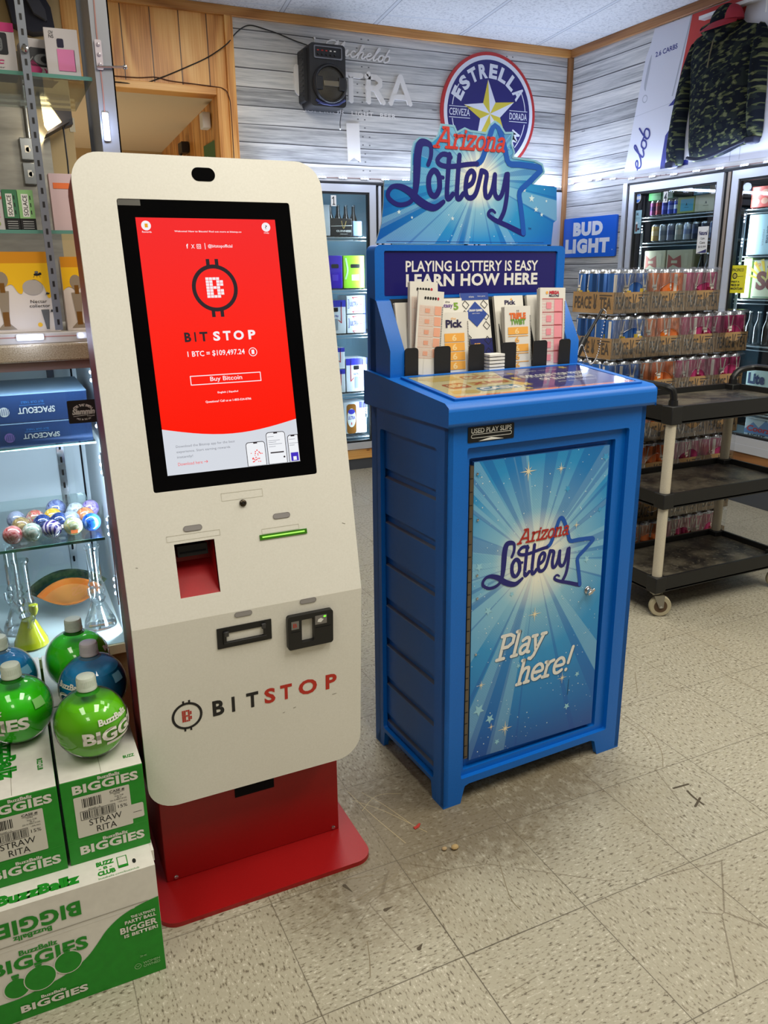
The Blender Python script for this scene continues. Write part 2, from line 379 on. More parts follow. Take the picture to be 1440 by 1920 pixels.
def make_planks(name, axis, h0, tone=0):
    t = NT(name, 0.65, 0.3); v, x, y, z = t.xyz(); al = x if axis == 'x' else y
    h = 0.098
    zz = t.mt('ADD', t.mt('DIVIDE', t.mt('SUBTRACT', z, h0), h), t.mt('MULTIPLY', t.mt('SUBTRACT', t.noise(t.comb(al, 0.0, 0.0), 1.1, 2.0), 0.5), 0.14))
    iz = t.mt('FLOOR', zz); fz = t.mt('SUBTRACT', zz, iz)
    wn = t.n('ShaderNodeTexWhiteNoise', {'Vector': t.comb(iz, 3.0, 1.0)}).outputs[0]
    gr = t.noise(t.comb(t.mt('MULTIPLY', al, 2.2), t.mt('MULTIPLY', z, 55.0), t.mt('MULTIPLY', iz, 3.7)), 1.0, 5.0, 0.65)
    fine = t.noise(t.comb(t.mt('MULTIPLY', al, 9.0), t.mt('MULTIPLY', z, 260.0), iz), 1.0, 2.0, 0.6)
    pat = t.noise(t.comb(t.mt('MULTIPLY', al, 1.3), t.mt('MULTIPLY', z, 6.0), t.mt('MULTIPLY', iz, 9.1)), 1.0, 2.0)
    f = t.mt('ADD', t.mt('MULTIPLY', gr, 0.6), t.mt('ADD', t.mt('MULTIPLY', fine, 0.25), t.mt('ADD', t.mt('MULTIPLY', pat, 0.35), t.mt('MULTIPLY', wn, 0.22))))
    col = t.ramp(f, [(0.42, (92, 92, 94)), (0.56, (146, 146, 146)), (0.70, (190, 189, 187)), (0.86, (220, 217, 212))])
    # end joints and nail pairs
    sl = t.mt('ADD', t.mt('DIVIDE', al, 1.05), t.mt('MULTIPLY', t.mt('MODULO', iz, 2.0), 0.03)); fs = t.mt('FRACT', t.mt('ADD', sl, 10.0))
    nail = t.mt('MULTIPLY', t.mt('LESS_THAN', t.mt('ABSOLUTE', t.mt('SUBTRACT', t.mt('ABSOLUTE', t.mt('SUBTRACT', fs, 0.5)), 0.022)), 0.005), t.mt('LESS_THAN', t.mt('ABSOLUTE', t.mt('SUBTRACT', t.mt('ABSOLUTE', t.mt('SUBTRACT', fz, 0.5)), 0.24)), 0.035))
    knot = t.n('ShaderNodeTexVoronoi', {'Vector': t.comb(t.mt('MULTIPLY', al, 2.2), t.mt('MULTIPLY', z, 9.0), 5.0), 'Scale': 1.0}).outputs[0]
    col = t.mix(t.mt('MULTIPLY', t.mt('LESS_THAN', knot, 0.045), 0.55), col, (74, 72, 76))
    col = t.mix(t.mt('MULTIPLY', nail, 0.8), col, (60, 60, 66))
    gapn = t.mt('MULTIPLY_ADD', t.noise(t.comb(t.mt('MULTIPLY', al, 0.9), iz, 0.0), 1.0, 1.0), 0.13, 0.0)
    gap = t.mt('LESS_THAN', fz, gapn); hi = t.mt('GREATER_THAN', fz, 0.955)
    col = t.mix(t.mt('MULTIPLY', hi, 0.35), col, (225, 225, 225)); col = t.mix(t.mt('MULTIPLY', gap, 0.85), col, (44, 44, 50)); t.base(col)
    t.bump(gr, 0.1, 0.001); return t.m
def make_pine(name, axis, bw=0.0, tint=((176, 108, 46), (222, 158, 84), (240, 190, 118))):
    """boards run along the axis; bw = board width of a panelled wall"""
    t = NT(name, 0.38, 0.4); v, x, y, z = t.xyz(); A = {'x': x, 'y': y, 'z': z}
    al = A[axis]; cr = z if axis in 'xy' else t.mt('ADD', x, y)
    if bw:
        g = t.mt('DIVIDE', cr, bw); ig = t.mt('FLOOR', g); fg = t.mt('SUBTRACT', g, ig)
    else: ig = 0.0; fg = None
    warp = t.noise(t.comb(t.mt('MULTIPLY', al, 0.9), t.mt('MULTIPLY', cr, 5.0), ig), 1.0, 1.0)
    w = t.mt('SINE', t.mt('ADD', t.mt('MULTIPLY', warp, 26.0), t.mt('MULTIPLY', cr, 10.0)))
    n = t.noise(t.comb(t.mt('MULTIPLY', al, 3.0), t.mt('MULTIPLY', cr, 120.0), ig), 1.0, 3.0)
    f = t.mt('ADD', t.mt('MULTIPLY', w, 0.15), t.mt('ADD', t.mt('MULTIPLY', n, 0.6), 0.2))
    col = t.ramp(f, [(0.25, tint[0]), (0.5, tint[1]), (0.78, tint[2])])
    kn = t.n('ShaderNodeTexVoronoi', {'Vector': t.comb(t.mt('MULTIPLY', al, 1.9), t.mt('MULTIPLY', cr, 4.0), 2.0), 'Scale': 1.0}).outputs[0]
    col = t.mix(t.mt('MULTIPLY', t.mt('LESS_THAN', kn, 0.05), 0.6), col, (120, 62, 22))
    if bw: col = t.mix(t.mt('LESS_THAN', fg, 0.035), col, (66, 36, 14))
    t.base(col); return t.m
def make_speckle():
    t = NT('laminate', 0.3, 0.5); v, x, y, z = t.xyz()
    n = t.noise(v, 420.0, 2.0, 0.7); n2 = t.noise(v, 150.0, 2.0)
    c = t.ramp(n, [(0.3, (92, 78, 60)), (0.42, (168, 150, 122)), (0.6, (190, 174, 146)), (0.7, (222, 210, 188))])
    t.base(t.mix(t.mt('MULTIPLY', n2, 0.3), c, (176, 156, 124))); return t.m
def make_brushed():
    t = NT('sheet_metal', 0.32, 0.5); v, x, y, z = t.xyz(); n = t.noise(t.comb(t.mt('MULTIPLY', x, 1.5), 0.0, t.mt('MULTIPLY', z, 7.0)), 1.0, 4.0, 0.6)
    t.base(t.ramp(n, [(0.3, (120, 118, 112)), (0.5, (158, 155, 147)), (0.7, (186, 183, 174))])); t.b.inputs['Metallic'].default_value = 0.75; return t.m
def make_speck_paint(name, c0, c1, rough, scale=260.0, coat=0.0):
    t = NT(name, rough, 0.5); v, x, y, z = t.xyz(); n = t.noise(v, scale, 2.0); n2 = t.noise(v, 3.0, 3.0)
    f = t.mt('ADD', t.mt('MULTIPLY', n, 0.5), t.mt('MULTIPLY', n2, 0.5)); t.base(t.ramp(f, [(0.35, c0), (0.65, c1)])); t.bump(n, 0.06, 0.0006)
    t.b.inputs['Coat Weight'].default_value = coat; return t.m
def make_kraft():
    t = NT('kraft_board', 0.8, 0.15); v, x, y, z = t.xyz(); n = t.noise(v, 160.0, 3.0); n2 = t.noise(v, 9.0, 2.0)
    t.base(t.ramp(t.mt('ADD', t.mt('MULTIPLY', n, 0.4), t.mt('MULTIPLY', n2, 0.6)), [(0.3, (150, 116, 78)), (0.7, (186, 152, 110))])); return t.m
def make_sunburst(name, cx, cz, s, purple):
    """printed artwork: rays and halftone dots around a pale centre"""
    t = NT(name, 0.28, 0.5); v, x, y, z = t.xyz()
    dx = t.mt('SUBTRACT', x, cx); dz = t.mt('SUBTRACT', z, cz)
    d = t.mt('SQRT', t.mt('ADD', t.mt('MULTIPLY', dx, dx), t.mt('MULTIPLY', dz, dz))); a = t.mt('ARCTAN2', dz, dx)
    ca = t.mt('COSINE', a); sa = t.mt('SINE', a)
    r1 = t.noise(t.comb(t.mt('MULTIPLY', ca, 5.0), t.mt('MULTIPLY', sa, 5.0), 1.3), 1.0, 1.0); r2 = t.noise(t.comb(t.mt('MULTIPLY', ca, 9.0), t.mt('MULTIPLY', sa, 9.0), 7.7), 1.0, 0.0)
    base = t.ramp(t.mt('DIVIDE', d, s), [(0.0, (250, 246, 226)), (0.09, (222, 230, 222)), (0.20, (138, 192, 216)), (0.42, (44, 146, 206)), (0.75, (14, 108, 184)), (1.0, (18, 84, 166))])
    ray = t.mt('GREATER_THAN', r1, 0.53); ray2 = t.mt('GREATER_THAN', r2, 0.60)
    col = t.mix(t.mt('MULTIPLY', ray, 0.42), base, (150, 202, 224)); col = t.mix(t.mt('MULTIPLY', ray2, 0.45), col, (0, 84, 172))
    dots = t.mt('GREATER_THAN', t.mt('MULTIPLY', t.mt('SINE', t.mt('MULTIPLY', x, 900.0)), t.mt('SINE', t.mt('MULTIPLY', z, 900.0))), 0.25)
    msk = t.mt('GREATER_THAN', t.noise(t.comb(t.mt('MULTIPLY', x, 5.0), 0.0, t.mt('MULTIPLY', z, 5.0)), 1.0, 1.0), 0.5)
    col = t.mix(t.mt('MULTIPLY', t.mt('MULTIPLY', dots, msk), 0.16), col, (60, 110, 160))
    core = t.mt('MAXIMUM', t.mt('SUBTRACT', 1.0, t.mt('DIVIDE', d, s * 0.22)), 0.0); col = t.mix(t.mt('MULTIPLY', core, 0.9), col, (250, 244, 222))
    sp = t.n('ShaderNodeTexVoronoi', {'Vector': v, 'Scale': 46.0}).outputs[0]; col = t.mix(t.mt('MULTIPLY', t.mt('LESS_THAN', sp, 0.07), 0.7), col, (220, 236, 240))
    if purple: col = t.mix(t.mt('MULTIPLY', t.mt('MINIMUM', t.mt('MAXIMUM', t.mt('DIVIDE', t.mt('SUBTRACT', purple[0], z), purple[1]), 0.0), 1.0), 0.6), col, (52, 56, 128))
    t.base(col); return t.m
def make_camo():
    t = NT('camouflage', 0.95, 0.1); v, x, y, z = t.xyz()
    vv = t.comb(0.0, t.mt('MULTIPLY', t.mt('ADD', y, t.mt('MULTIPLY', z, -0.35)), 22.0), t.mt('MULTIPLY', t.mt('ADD', z, t.mt('MULTIPLY', y, 0.25)), 52.0))
    n = t.noise(vv, 1.0, 1.5, 0.5); n2 = t.noise(vv, 0.55, 1.0)
    c = t.mix(t.mt('GREATER_THAN', n2, 0.54), (22, 26, 34), (34, 40, 40)); c = t.mix(t.mt('GREATER_THAN', n, 0.56), c, (72, 78, 53)); c = t.mix(t.mt('GREATER_THAN', n, 0.64), c, (98, 102, 74)); t.base(c); return t.m
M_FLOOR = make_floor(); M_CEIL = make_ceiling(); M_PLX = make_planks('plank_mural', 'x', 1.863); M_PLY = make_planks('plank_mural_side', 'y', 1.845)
M_PINEV = make_pine('pine_panelling', 'z', 0.155); M_PINE_Z = make_pine('pine_upright', 'z'); M_PINE_X = make_pine('pine_rail', 'x'); M_PINE_Y = make_pine('pine_rail_side', 'y', 0, ((120, 78, 42), (150, 100, 58), (178, 126, 76)))
M_TRIMX = make_pine('trim_wood', 'x', 0, ((156, 98, 46), (196, 134, 70), (220, 164, 96))); M_CORNER = make_pine('corner_wood', 'z', 0, ((120, 80, 46), (150, 104, 62), (172, 124, 80)))
M_LAM = make_speckle(); M_SHEET = make_brushed(); M_KRAFT = make_kraft()
M_TAN = mat('tan_paint', (196, 172, 130), 0.8, spec=0.2); M_HALLC = mat('hall_plaster', (214, 200, 172), 0.85, spec=0.2); M_ALU = mat('white_aluminium', (205, 208, 216), 0.35, 0.25)
M_BLACK = mat('black_plastic', (16, 16, 18), 0.4); M_RUBBER = mat('black_rubber', (14, 14, 15), 0.7); M_CHROME = mat('chrome', (200, 200, 204), 0.18, 1.0); M_WHITE = mat('white_paint', (226, 226, 224), 0.5)
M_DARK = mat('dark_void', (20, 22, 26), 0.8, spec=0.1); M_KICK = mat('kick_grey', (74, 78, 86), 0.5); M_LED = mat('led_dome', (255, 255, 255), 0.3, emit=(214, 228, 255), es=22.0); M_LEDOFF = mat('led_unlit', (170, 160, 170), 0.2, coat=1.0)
M_LEDPCB = mat('led_housing', (222, 226, 236), 0.4); M_RED_WIRE = mat('red_wire', (176, 128, 122), 0.5)
M_PANE = thin_glass('door_glass', (226, 240, 242), 0.03); M_CLEAR = thin_glass('clear_glass', (240, 248, 246), 0.05); M_EDGE = mat('glass_edge', (96, 148, 134), 0.15, coat=1.0)
M_INK = mat('black_ink', (22, 20, 22), 0.5); M_PAPER = mat('white_paper', (232, 230, 224), 0.7); M_INT = mat('cooler_liner', (156, 192, 210), 0.4)

# ------------------------------------------------------------------ the room
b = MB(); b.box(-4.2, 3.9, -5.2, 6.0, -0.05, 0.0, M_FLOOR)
SCUFF = mat('heel_scuff', (74, 64, 48), .7); SCUF2 = mat('worn_scratch', (128, 116, 92), .7); SCUF3 = mat('pale_scratch', (176, 160, 122), .5)
for l in ([(.804, -.105), (.799, -.132), (.799, -.164)], [(.774, -.161), (.812, -.141)], [(.78, -.08), (.829, -.084)]): b.stroke(XY, l, .006, .0004, SCUFF, 3)
for l in ([(-.072, -.248), (-.059, -.239)], [(-.089, -.125), (-.07, -.123)], [(-.141, -.02), (-.132, -.046)]): b.stroke(XY, l, lambda t: .009 * (1.05 - t), .0004, SCUFF, 3)
for l in ([(-.29, -.096), (-.224, -.086), (-.193, -.075)], [(-.159, -.185), (-.174, -.23), (-.189, -.265)], [(-.138, -.074), (-.057, -.052), (-.017, -.04)], [(.213, -.108), (.174, -.21), (.173, -.252)], [(.918, .145), (.873, .06), (.824, .004)], [(.893, .309), (.897, .172), (.868, .092)], [(1.137, .46), (1.044, .345)], [(-.14, -.002), (-.068, -.019)], [(-.312, .008), (-.184, .014), (-.079, .012)]): b.stroke(XY, l, .0018, .0003, SCUF2, 4)
for l in ([(-.002, .294), (.018, .168), (.046, .044)], [(-.005, .251), (.051, .175), (.111, .056)], [(.03, .27), (.06, .2), (.09, .1)], [(.0, .2), (.06, .24), (.12, .22)]): b.stroke(XY, l, .0016, .0003, SCUF3, 4)
struct(b, 'floor')
b = MB(); b.box(-4.2, 3.9, -5.2, 3.66, H, H + 0.05, M_CEIL); struct(b, 'ceiling')
b = MB()                                                  # plank mural above the cold doors, with the strip left of the first door
b.box(0.745, XR, YB, YB + 0.06, 1.855, H, M_PLX); b.box(0.745, 0.86, YB, YB + 0.06, 0.0, 1.855, M_PLX)
b.box(0.64, 0.745, YB + 0.02, YB + 0.06, 2.30, H, M_PLX)
struct(b, 'wall_back')
b = MB()
b.box(XR, XR + 0.06, -5.2, YB + 0.06, 1.845, H, M_PLY); b.box(XR, XR + 0.06, 2.93, YB + 0.06, 0, 1.845, M_PLY); b.box(XR, XR + 0.06, -5.2, 0.47, 0, 1.845, M_PLY)
struct(b, 'wall_right')
b = MB(); b.box(-0.16, 0.70, YB - 0.004, YB + 0.05, 2.335, H, M_PINEV); struct(b, 'wall_doorway')
b = MB(); b.box(-4.2, -0.16, YB, YB + 0.06, 0, H, M_TAN); struct(b, 'wall_back_counter')
b = MB(); b.box(-4.26, -4.2, -5.2, 3.7, 0, H, M_TAN); struct(b, 'wall_left')
b = MB(); b.box(-4.2, 3.9, -5.26, -5.2, 0, H, mat('front_paint', (170, 166, 156), 0.8)); struct(b, 'wall_front')
# the passage behind the doorway
b = MB(); b.box(0.66, 0.70, YB + 0.06, 5.9, 0, 2.75, M_PINEV); struct(b, 'wall_passage')
b = MB(); b.box(-1.6, 0.66, 5.4, 5.45, 0, 2.75, M_TAN); struct(b, 'wall_passage_end')
b = MB(); b.box(-1.6, -1.55, YB + 0.06, 5.45, 0, 2.75, M_TAN); struct(b, 'wall_passage_left')
b = MB(); b.fbox(F((-1.6, YB + 0.05, 2.315), (1, 0, 0), (0, 1, -0.052)), 0, 2.27, 0, 1.85, 0, 0.03, M_HALLC); struct(b, 'ceiling_passage')
area('passage_fill_light', (-0.3, 4.4, 0.9), (-0.2, 4.45, 2.4), 1.0, 1.0, 9, (1.0, 0.86, 0.64))  # added up-facing fill, lights the passage ceiling evenly
# trim
b = MB(); b.box(-0.16, XR - 0.0, YB - 0.022, YB + 0.0, H - 0.05, H, M_TRIMX); struct(b, 'trim_1', 0.003)
b = MB(); b.box(XR - 0.022, XR, -5.2, YB - 0.022, H - 0.05, H, M_PINE_Y); struct(b, 'trim_2', 0.003)
b = MB(); b.box(XR - 0.032, XR, YB - 0.03, YB, 0.0, H - 0.05, M_CORNER); struct(b, 'trim_3', 0.003)
b = MB(); b.box(0.70, 0.748, YB - 0.03, YB, 0, H - 0.05, M_PINE_Z); struct(b, 'trim_4', 0.003)          # post beside the doorway
b = MB(); b.box(0.635, 0.70, YB - 0.02, YB + 0.10, 0, 2.335, M_PINE_Z); b.box(-0.16, 0.635, YB - 0.02, YB + 0.10, 2.295, 2.335, M_PINE_X); struct(b, 'trim_5', 0.003)
b = MB(); b.box(0.86, XR - 0.03, YB + 0.0, YB + 0.03, 0.075, 0.14, M_PINE_X); struct(b, 'trim_6', 0.003)
b = MB(); b.box(0.86, XR - 0.03, YB + 0.01, YB + 0.05, 0.0, 0.075, M_KICK); struct(b, 'baseboard_back')
b = MB(); b.box(XR - 0.004, XR + 0.03, 0.47, 2.93, 0.245, 0.305, M_PINE_Y); struct(b, 'trim_7', 0.003)
b = MB(); b.box(XR, XR + 0.05, 0.47, 2.93, 0.0, 0.245, M_KICK); struct(b, 'baseboard_right')
# walk-in box behind the doors (liner)
b = MB()
b.box(0.80, 3.2, 4.30, 4.34, 0, 1.95, M_INT); b.box(0.78, 0.80, YB + .06, 4.34, 0, 1.95, M_INT); b.box(0.80, 3.2, YB + .06, 4.34, 0.10, 0.14, M_INT); b.box(0.80, 3.2, YB + .06, 4.34, 1.90, 1.95, M_INT); b.box(3.19, 3.22, YB + .06, 4.34, 0, 1.95, M_INT)
struct(b, 'wall_cooler_back')
b = MB()
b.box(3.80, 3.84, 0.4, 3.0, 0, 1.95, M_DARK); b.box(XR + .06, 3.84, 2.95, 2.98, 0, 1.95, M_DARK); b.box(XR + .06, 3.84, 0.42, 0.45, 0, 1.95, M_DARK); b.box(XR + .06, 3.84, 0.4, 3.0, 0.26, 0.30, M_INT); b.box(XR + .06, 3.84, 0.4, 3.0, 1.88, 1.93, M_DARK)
struct(b, 'wall_cooler_right')
# ------------------------------------------------------------------ white-fronted red kiosk
M_KW = make_speck_paint('kiosk_white', (222, 219, 209), (230, 227, 218), 0.42); M_KR = make_speck_paint('kiosk_red', (146, 8, 10), (156, 12, 14), 0.42); M_KRD = mat('kiosk_side_red', (134, 22, 24), 0.45)
M_SCR = mat('screen_black', (5, 5, 7), 0.08, spec=.16)
def emis(name, c, e=1.0):
    return mat(name, (6, 6, 6), 0.08, spec=0.18, emit=c, es=e)
def kiosk():
    root = thing('payment_kiosk', 'tall white-fronted kiosk with a lit red touchscreen, left of the blue cabinet', 'kiosk', (-0.29, 0.25, 0.0))
    XL, W = -0.527, 0.474
    KU = F((XL, .054, .676), (1, 0, 0), (0, .171, .856)); KL = F((XL, .078, .257), (1, 0, 0), (0, -.024, .419)); LU = 0.873; LL = 0.4197
    b = MB(); b.plate(XY, rrect(-.537, -.046, .024, .53, .042, 8), 0.0, 0.011, M_KR); base = b.build('base_plate', root, 0.002)
    b = MB(); b.cyl((-.085, .20, .011), (-.085, .20, .016), .004, M_CHROME, 10); b.cyl((-.075, .205, .011), (-.075, .205, .015), .003, M_CHROME, 10); b.build('bolt', base)
    b = MB(); b.box(-.5, -.083, .152, .47, .011, .30, M_KR); b.box(-.49, -.093, .26, .47, .30, 1.36, M_KR); ped = b.build('pedestal', root, 0.002)
    PF = front(.152, -.5)
    b = MB(); b.fbox(PF, .167, .259, .181, .21, -.001, .002, M_DARK); b.build('slot_opening', ped)
    for u in (.021, .402):
        b = MB(); b.lathe([(.005, 0), (.005, .0015), (.003, .003)], M_CHROME, 12, PF(u, .019), (PF.U, PF.V, PF.N)); b.build('screw', ped)
    # body shell following the bent front, rounded like it
    out = []
    tot = LL + LU
    for (u, t) in rrect(0, W, 0, tot, (.058, .058, .052, .052), 7): out.append((u, t))
    # put points on the bend line
    full = []
    for i, p in enumerate(out):
        full.append(p); q = out[(i + 1) % len(out)]
        if (p[1] - LL) * (q[1] - LL) < 0: full.append((p[0] + (q[0] - p[0]) * (LL - p[1]) / (q[1] - p[1]), LL))
    def P(u, t, h): return KL(u, t, h) if t <= LL else KU(u, t - LL, h)
    fr = [P(u, t, -.010) for u, t in full]; bk = [p - (KL.N if t_ <= LL else KU.N) * .085 for p, (u_, t_) in zip(fr, full)]
    b = MB(); n = len(full)
    b.add(fr + bk, [(i, n + i, n + (i + 1) % n, (i + 1) % n) for i in range(n)], M_KRD); b.add(bk, [tuple(range(n - 1, -1, -1))], M_KRD)
    b.build('body', root)
    # front skin: two sheets meeting at the bend
    hole_s = rrect(.0725, .4015, .2535, .7925, .004, 2); hole_r = rrect(.0975, .1755, .045, .151)
    b = MB()
    b.plate(KU, [rrect(0, W, 0, LU, (0, 0, .052, .052), 8), hole_s, hole_r], -.010, 0, M_KW)
    b.plate(KL, [rrect(0, W, 0, LL, (.058, .058, 0, 0), 8)], -.010, 0, M_KW)
    # printed mark and lettering on the lower sheet
    RED = mat('print_red', (186, 40, 24), 0.45); h = .0005
    for i, ch in enumerate('BIT'):
        u = (.142, .182, .213)[i]; w = (.024, .0065, .026)[i]; b.text(KL, ch, u, u + w, .192, .228, h, M_INK, 0.035)
    for i, ch in enumerate('STOP'):
        u = (.252, .287, .328, .390)[i]; w = (.024, .026, .042, .026)[i]; b.text(KL, ch, u, u + w, .192, .228, h, RED, 0.035)
    b.stroke(KL, circ(.090, .2085, .0285, 36), .0052, h, M_INK, 1, True)
    for du in (-.006, .006):
        b.flat(KL, rrect(.090 + du - .002, .090 + du + .002, .236, .244), h, M_INK); b.flat(KL, rrect(.090 + du - .002, .090 + du + .002, .173, .181), h, M_INK)
    rows = ['11110', '11011', '11011', '11110', '11011', '11011', '11110']
    def pixB(fr_, cu, cv, w_, h_, m, hh):
        for r, row in enumerate(rows):
            for c, on in enumerate(row):
                if on == '1':
                    u0 = cu - w_ / 2 + w_ * c / 5; v0 = cv + h_ / 2 - h_ * (r + 1) / 7; b.flat(fr_, rrect(u0 + w_ * .012, u0 + w_ / 5 - w_ * .012, v0 + h_ * .01, v0 + h_ / 7 - h_ * .01), hh, m)
    pixB(KL, .0895, .2085, .020, .027, RED, h)
    GH = mat('faint_label', (196, 192, 176), 0.6)
    for (u0, u1, v0, v1) in ((.199, .282, .222, .237), (.085, .188, .157, .168), (.272, .350, .146, .156)):
        b.line(KU, [(u0, v0), (u1, v0), (u1, v1), (u0, v1), (u0, v0)], .0007, .0004, GH)
    SC = mat('scuff_mark', (120, 112, 96), 0.7)
    for (fr_, a, c) in ((KU, (.022, .118), (.026, .117)), (KL, (.315, .166), (.321, .167)), (KL, (.291, .160), (.296, .161)), (KL, (.405, .176), (.415, .177)), (KU, (.445, .145), (.452, .142))): b.line(fr_, [a, c], .001, .0004, SC)
    skin = b.build('front_panel', root, ang=20)
    # camera window, screen
    b = MB(); b.flat(KU, rrect(.2145, .2590, .828, .853, .0124, 8), .0006, M_SCR); b.build('camera_window', root)
    b = MB(); b.plate(KU, rrect(.0725, .4015, .2535, .7925, .004, 2), -.008, -.0015, M_SCR)
    b.flat(KU, rrect(.0735, .114, .781, .7915), -.0011, mat('screen_corner_film', (86, 84, 80), 0.3)); bez = b.build('screen_bezel', root)
    # the lit display
    b = MB(); g = -.0012
    R1 = emis('display_red_top', (246, 46, 44), 1.0); R2 = emis('display_red_low', (252, 34, 16), 1.0); WH = emis('display_white', (246, 240, 244), 1.0); LG = emis('display_pale', (214, 218, 226), 1.0)
    DK = emis('display_charcoal', (52, 44, 48), 0.9); GY = emis('display_grey', (130, 132, 142), 1.0); PK = emis('display_pink', (240, 80, 80), 1.0)
    tR = NT('display_red', 0.08, 0.18); v, x, y, z = tR.xyz(); em = tR.ramp(tR.mt('DIVIDE', tR.mt('SUBTRACT', z, 1.02), 0.42), [(0.0, (255, 26, 6)), (0.45, (255, 38, 26)), (1.0, (244, 46, 48))])
    tR.t.links.new(em, tR.b.inputs['Emission Color']); tR.b.inputs['Emission Strength'].default_value = 1.0; tR.b.inputs['Base Color'].default_value = (.002, .002, .002, 1); RD = tR.m
    lowc = [(.102, .283), (.369, .283), (.369, .369)] + [(.369 - .267 * k / 14, .369 + .002 * k / 14 - .0185 * math.sin(PI * k / 14)) for k in range(1, 14)] + [(.102, .371)]
    b.flat(KU, lowc, g, LG)
    b.flat(KU, [(.102, .371)] + [(.102 + .267 * k / 14, .371 - .002 * k / 14 - .0185 * math.sin(PI * k / 14)) for k in range(1, 14)] + [(.369, .369), (.369, .760), (.102, .760)], g, RD)
    g = -.0009
    for (cu, cv, cap) in ((.1195, .7455, 'Rewards'), (.349, .7455, 'Help')):
        b.flat(KU, circ(cu, cv, .0088, 20), g, WH); b.text(KU, cap, cu - .0085 if cap[0] == 'R' else cu - .005, cu + .0085 if cap[0] == 'R' else cu + .005, .7325, .7358, g, WH, 0.01)
    b.flat(KU, rrect(.117, .1225, .742, .749), g + .0002, emis('display_amber', (236, 160, 40), 1)); b.text(KU, '?', .347, .351, .742, .749, g + .0002, DK)
    b.text(KU, 'Welcome! New to Bitcoin? Find out more at bitstop.co', .170, .2985, .7335, .7375, g, WH, 0.02)
    b.text(KU, 'f', .189, .1925, .7045, .713, g, WH, 0.04); b.text(KU, 'X', .198, .2045, .7045, .712, g, WH, 0.01)
    b.line(KU, [(.209, .7045), (.216, .7045), (.216, .712), (.209, .712), (.209, .7045)], .001, g, WH); b.stroke(KU, circ(.2125, .7083, .0018, 10), .0008, g, WH, 1, True)
    b.line(KU, [(.2245, .703), (.2245, .7145)], .0012, g, WH); b.text(KU, '@bitstopofficial', .230, .2775, .7045, .7125, g, WH, 0.01)
    cu, cv = .2345, .6305
    b.stroke(KU, circ(cu, cv, .0405, 48), .0075, g, DK, 1, True)
    for du in (-.0085, .0085):
        b.flat(KU, rrect(cu + du - .0034, cu + du + .0034, .672, .685), g, DK); b.flat(KU, rrect(cu + du - .0034, cu + du + .0034, .576, .589), g, DK)
    pixB(KU, cu, cv + .001, .034, .039, WH, g)
    for ch, u, w in (('B', .165, .0125), ('I', .184, .003), ('T', .194, .0155)): b.text(KU, ch, u, u + w, .531, .549, g, DK, 0.04)
    for ch, u, w in (('S', .220, .0135), ('T', .2395, .0150), ('O', .2600, .0205), ('P', .2895, .0145)): b.text(KU, ch, u, u + w, .531, .549, g, WH, 0.04)
    b.text(KU, '1 BTC = $109,497.24', .167, .2785, .5015, .5135, g, WH, 0.015)
    b.stroke(KU, circ(.295, .5065, .0078, 24), .0014, g, WH, 1, True); b.flat(KU, rrect(.2922, .2978, .5022, .5108, .001, 2), g, WH)
    b.line(KU, [(.167, .450), (.305, .450), (.305, .4665), (.167, .4665), (.167, .4495)], .0016, g, WH); b.text(KU, 'Buy Bitcoin', .2045, .2675, .4525, .4635, g, WH, 0.01)
    b.text(KU, 'English | Español', .216, .2565, .430, .4345, g, WH, 0.02); b.text(KU, 'Questions? Call us at 1-855-524-8786', .1905, .281, .4135, .4185, g, WH, 0.02)
    for i, s in enumerate(('Download the Bitstop app for the best', 'experience. Start earning rewards', 'instantly!')):
        b.text(KU, s, .124, (.2385, .228, .154)[i], (.3325, .3225, .3125)[i], (.3385, .3285, .3185)[i], g, GY)
    b.text(KU, 'Download here', .124, .171, .2995, .3055, g, PK); b.line(KU, [(.174, .3025), (.181, .3025)], .0009, g, PK); b.line(KU, [(.1785, .305), (.181, .3025), (.1785, .300)], .0009, g, PK)
    PH = emis('display_phone', (240, 242, 246), 1.0)
    for (u0, u1, vt) in ((.259, .2985, .331), (.302, .342, .347), (.346, .369, .338)):
        r = .006 if u1 < .36 else 0.0
        b.flat(KU, rrect(u0, u1, .2835, vt, (0, 0, r, .006), 4), g, DK); b.flat(KU, rrect(u0 + .0012, u1 - .0012, .2840, vt - .0014, (0, 0, r * .8, .005), 4), g + .0002, PH)
        b.flat(KU, rrect((u0 + u1) / 2 - .004, (u0 + u1) / 2 + .004, vt - .0036, vt - .0014), g + .0004, DK)
    for k in range(26): 
        a = random.random() * 6.28; rr = random.random() ** .5
        b.flat(KU, circ(.279 + .013 * rr * math.cos(a), .303 + .014 * rr * math.sin(a), .001 + .0006 * random.random(), 6), g + .0004, PK)
    b.flat(KU, rrect(.308, .336, .3045, .307), g + .0004, DK); b.flat(KU, circ(.336, .2955, .002, 8), g + .0004, DK); b.flat(KU, rrect(.350, .366, .285, .302), g + .0004, emis('display_violet', (70, 50, 190), 1)); b.flat(KU, rrect(.3545, .3615, .2865, .294), g + .0006, PH)
    for (u0, u1, v_) in ((.305, .318, .338), (.306, .330, .330), (.306, .322, .3265), (.306, .334, .3225), (.306, .320, .318), (.349, .362, .329), (.349, .368, .321), (.349, .360, .317)): b.line(KU, [(u0, v_), (u1, v_)], .0008, g + .0004, GY)
    b.build('display', root)
    # cash recess with bill reader
    b = MB(); RI = make_speck_paint('recess_red', (150, 16, 22), (160, 18, 24), 0.35); d = -.062
    u0, u1, v0, v1 = .0975, .1755, .045, .151; q = lambda u, v, hh: KU(u, v, hh)
    b.add([q(u0, v0, -.002), q(u1, v0, -.002), q(u1, .108, d), q(u0, .108, d)], [(0, 1, 2, 3)], RI)
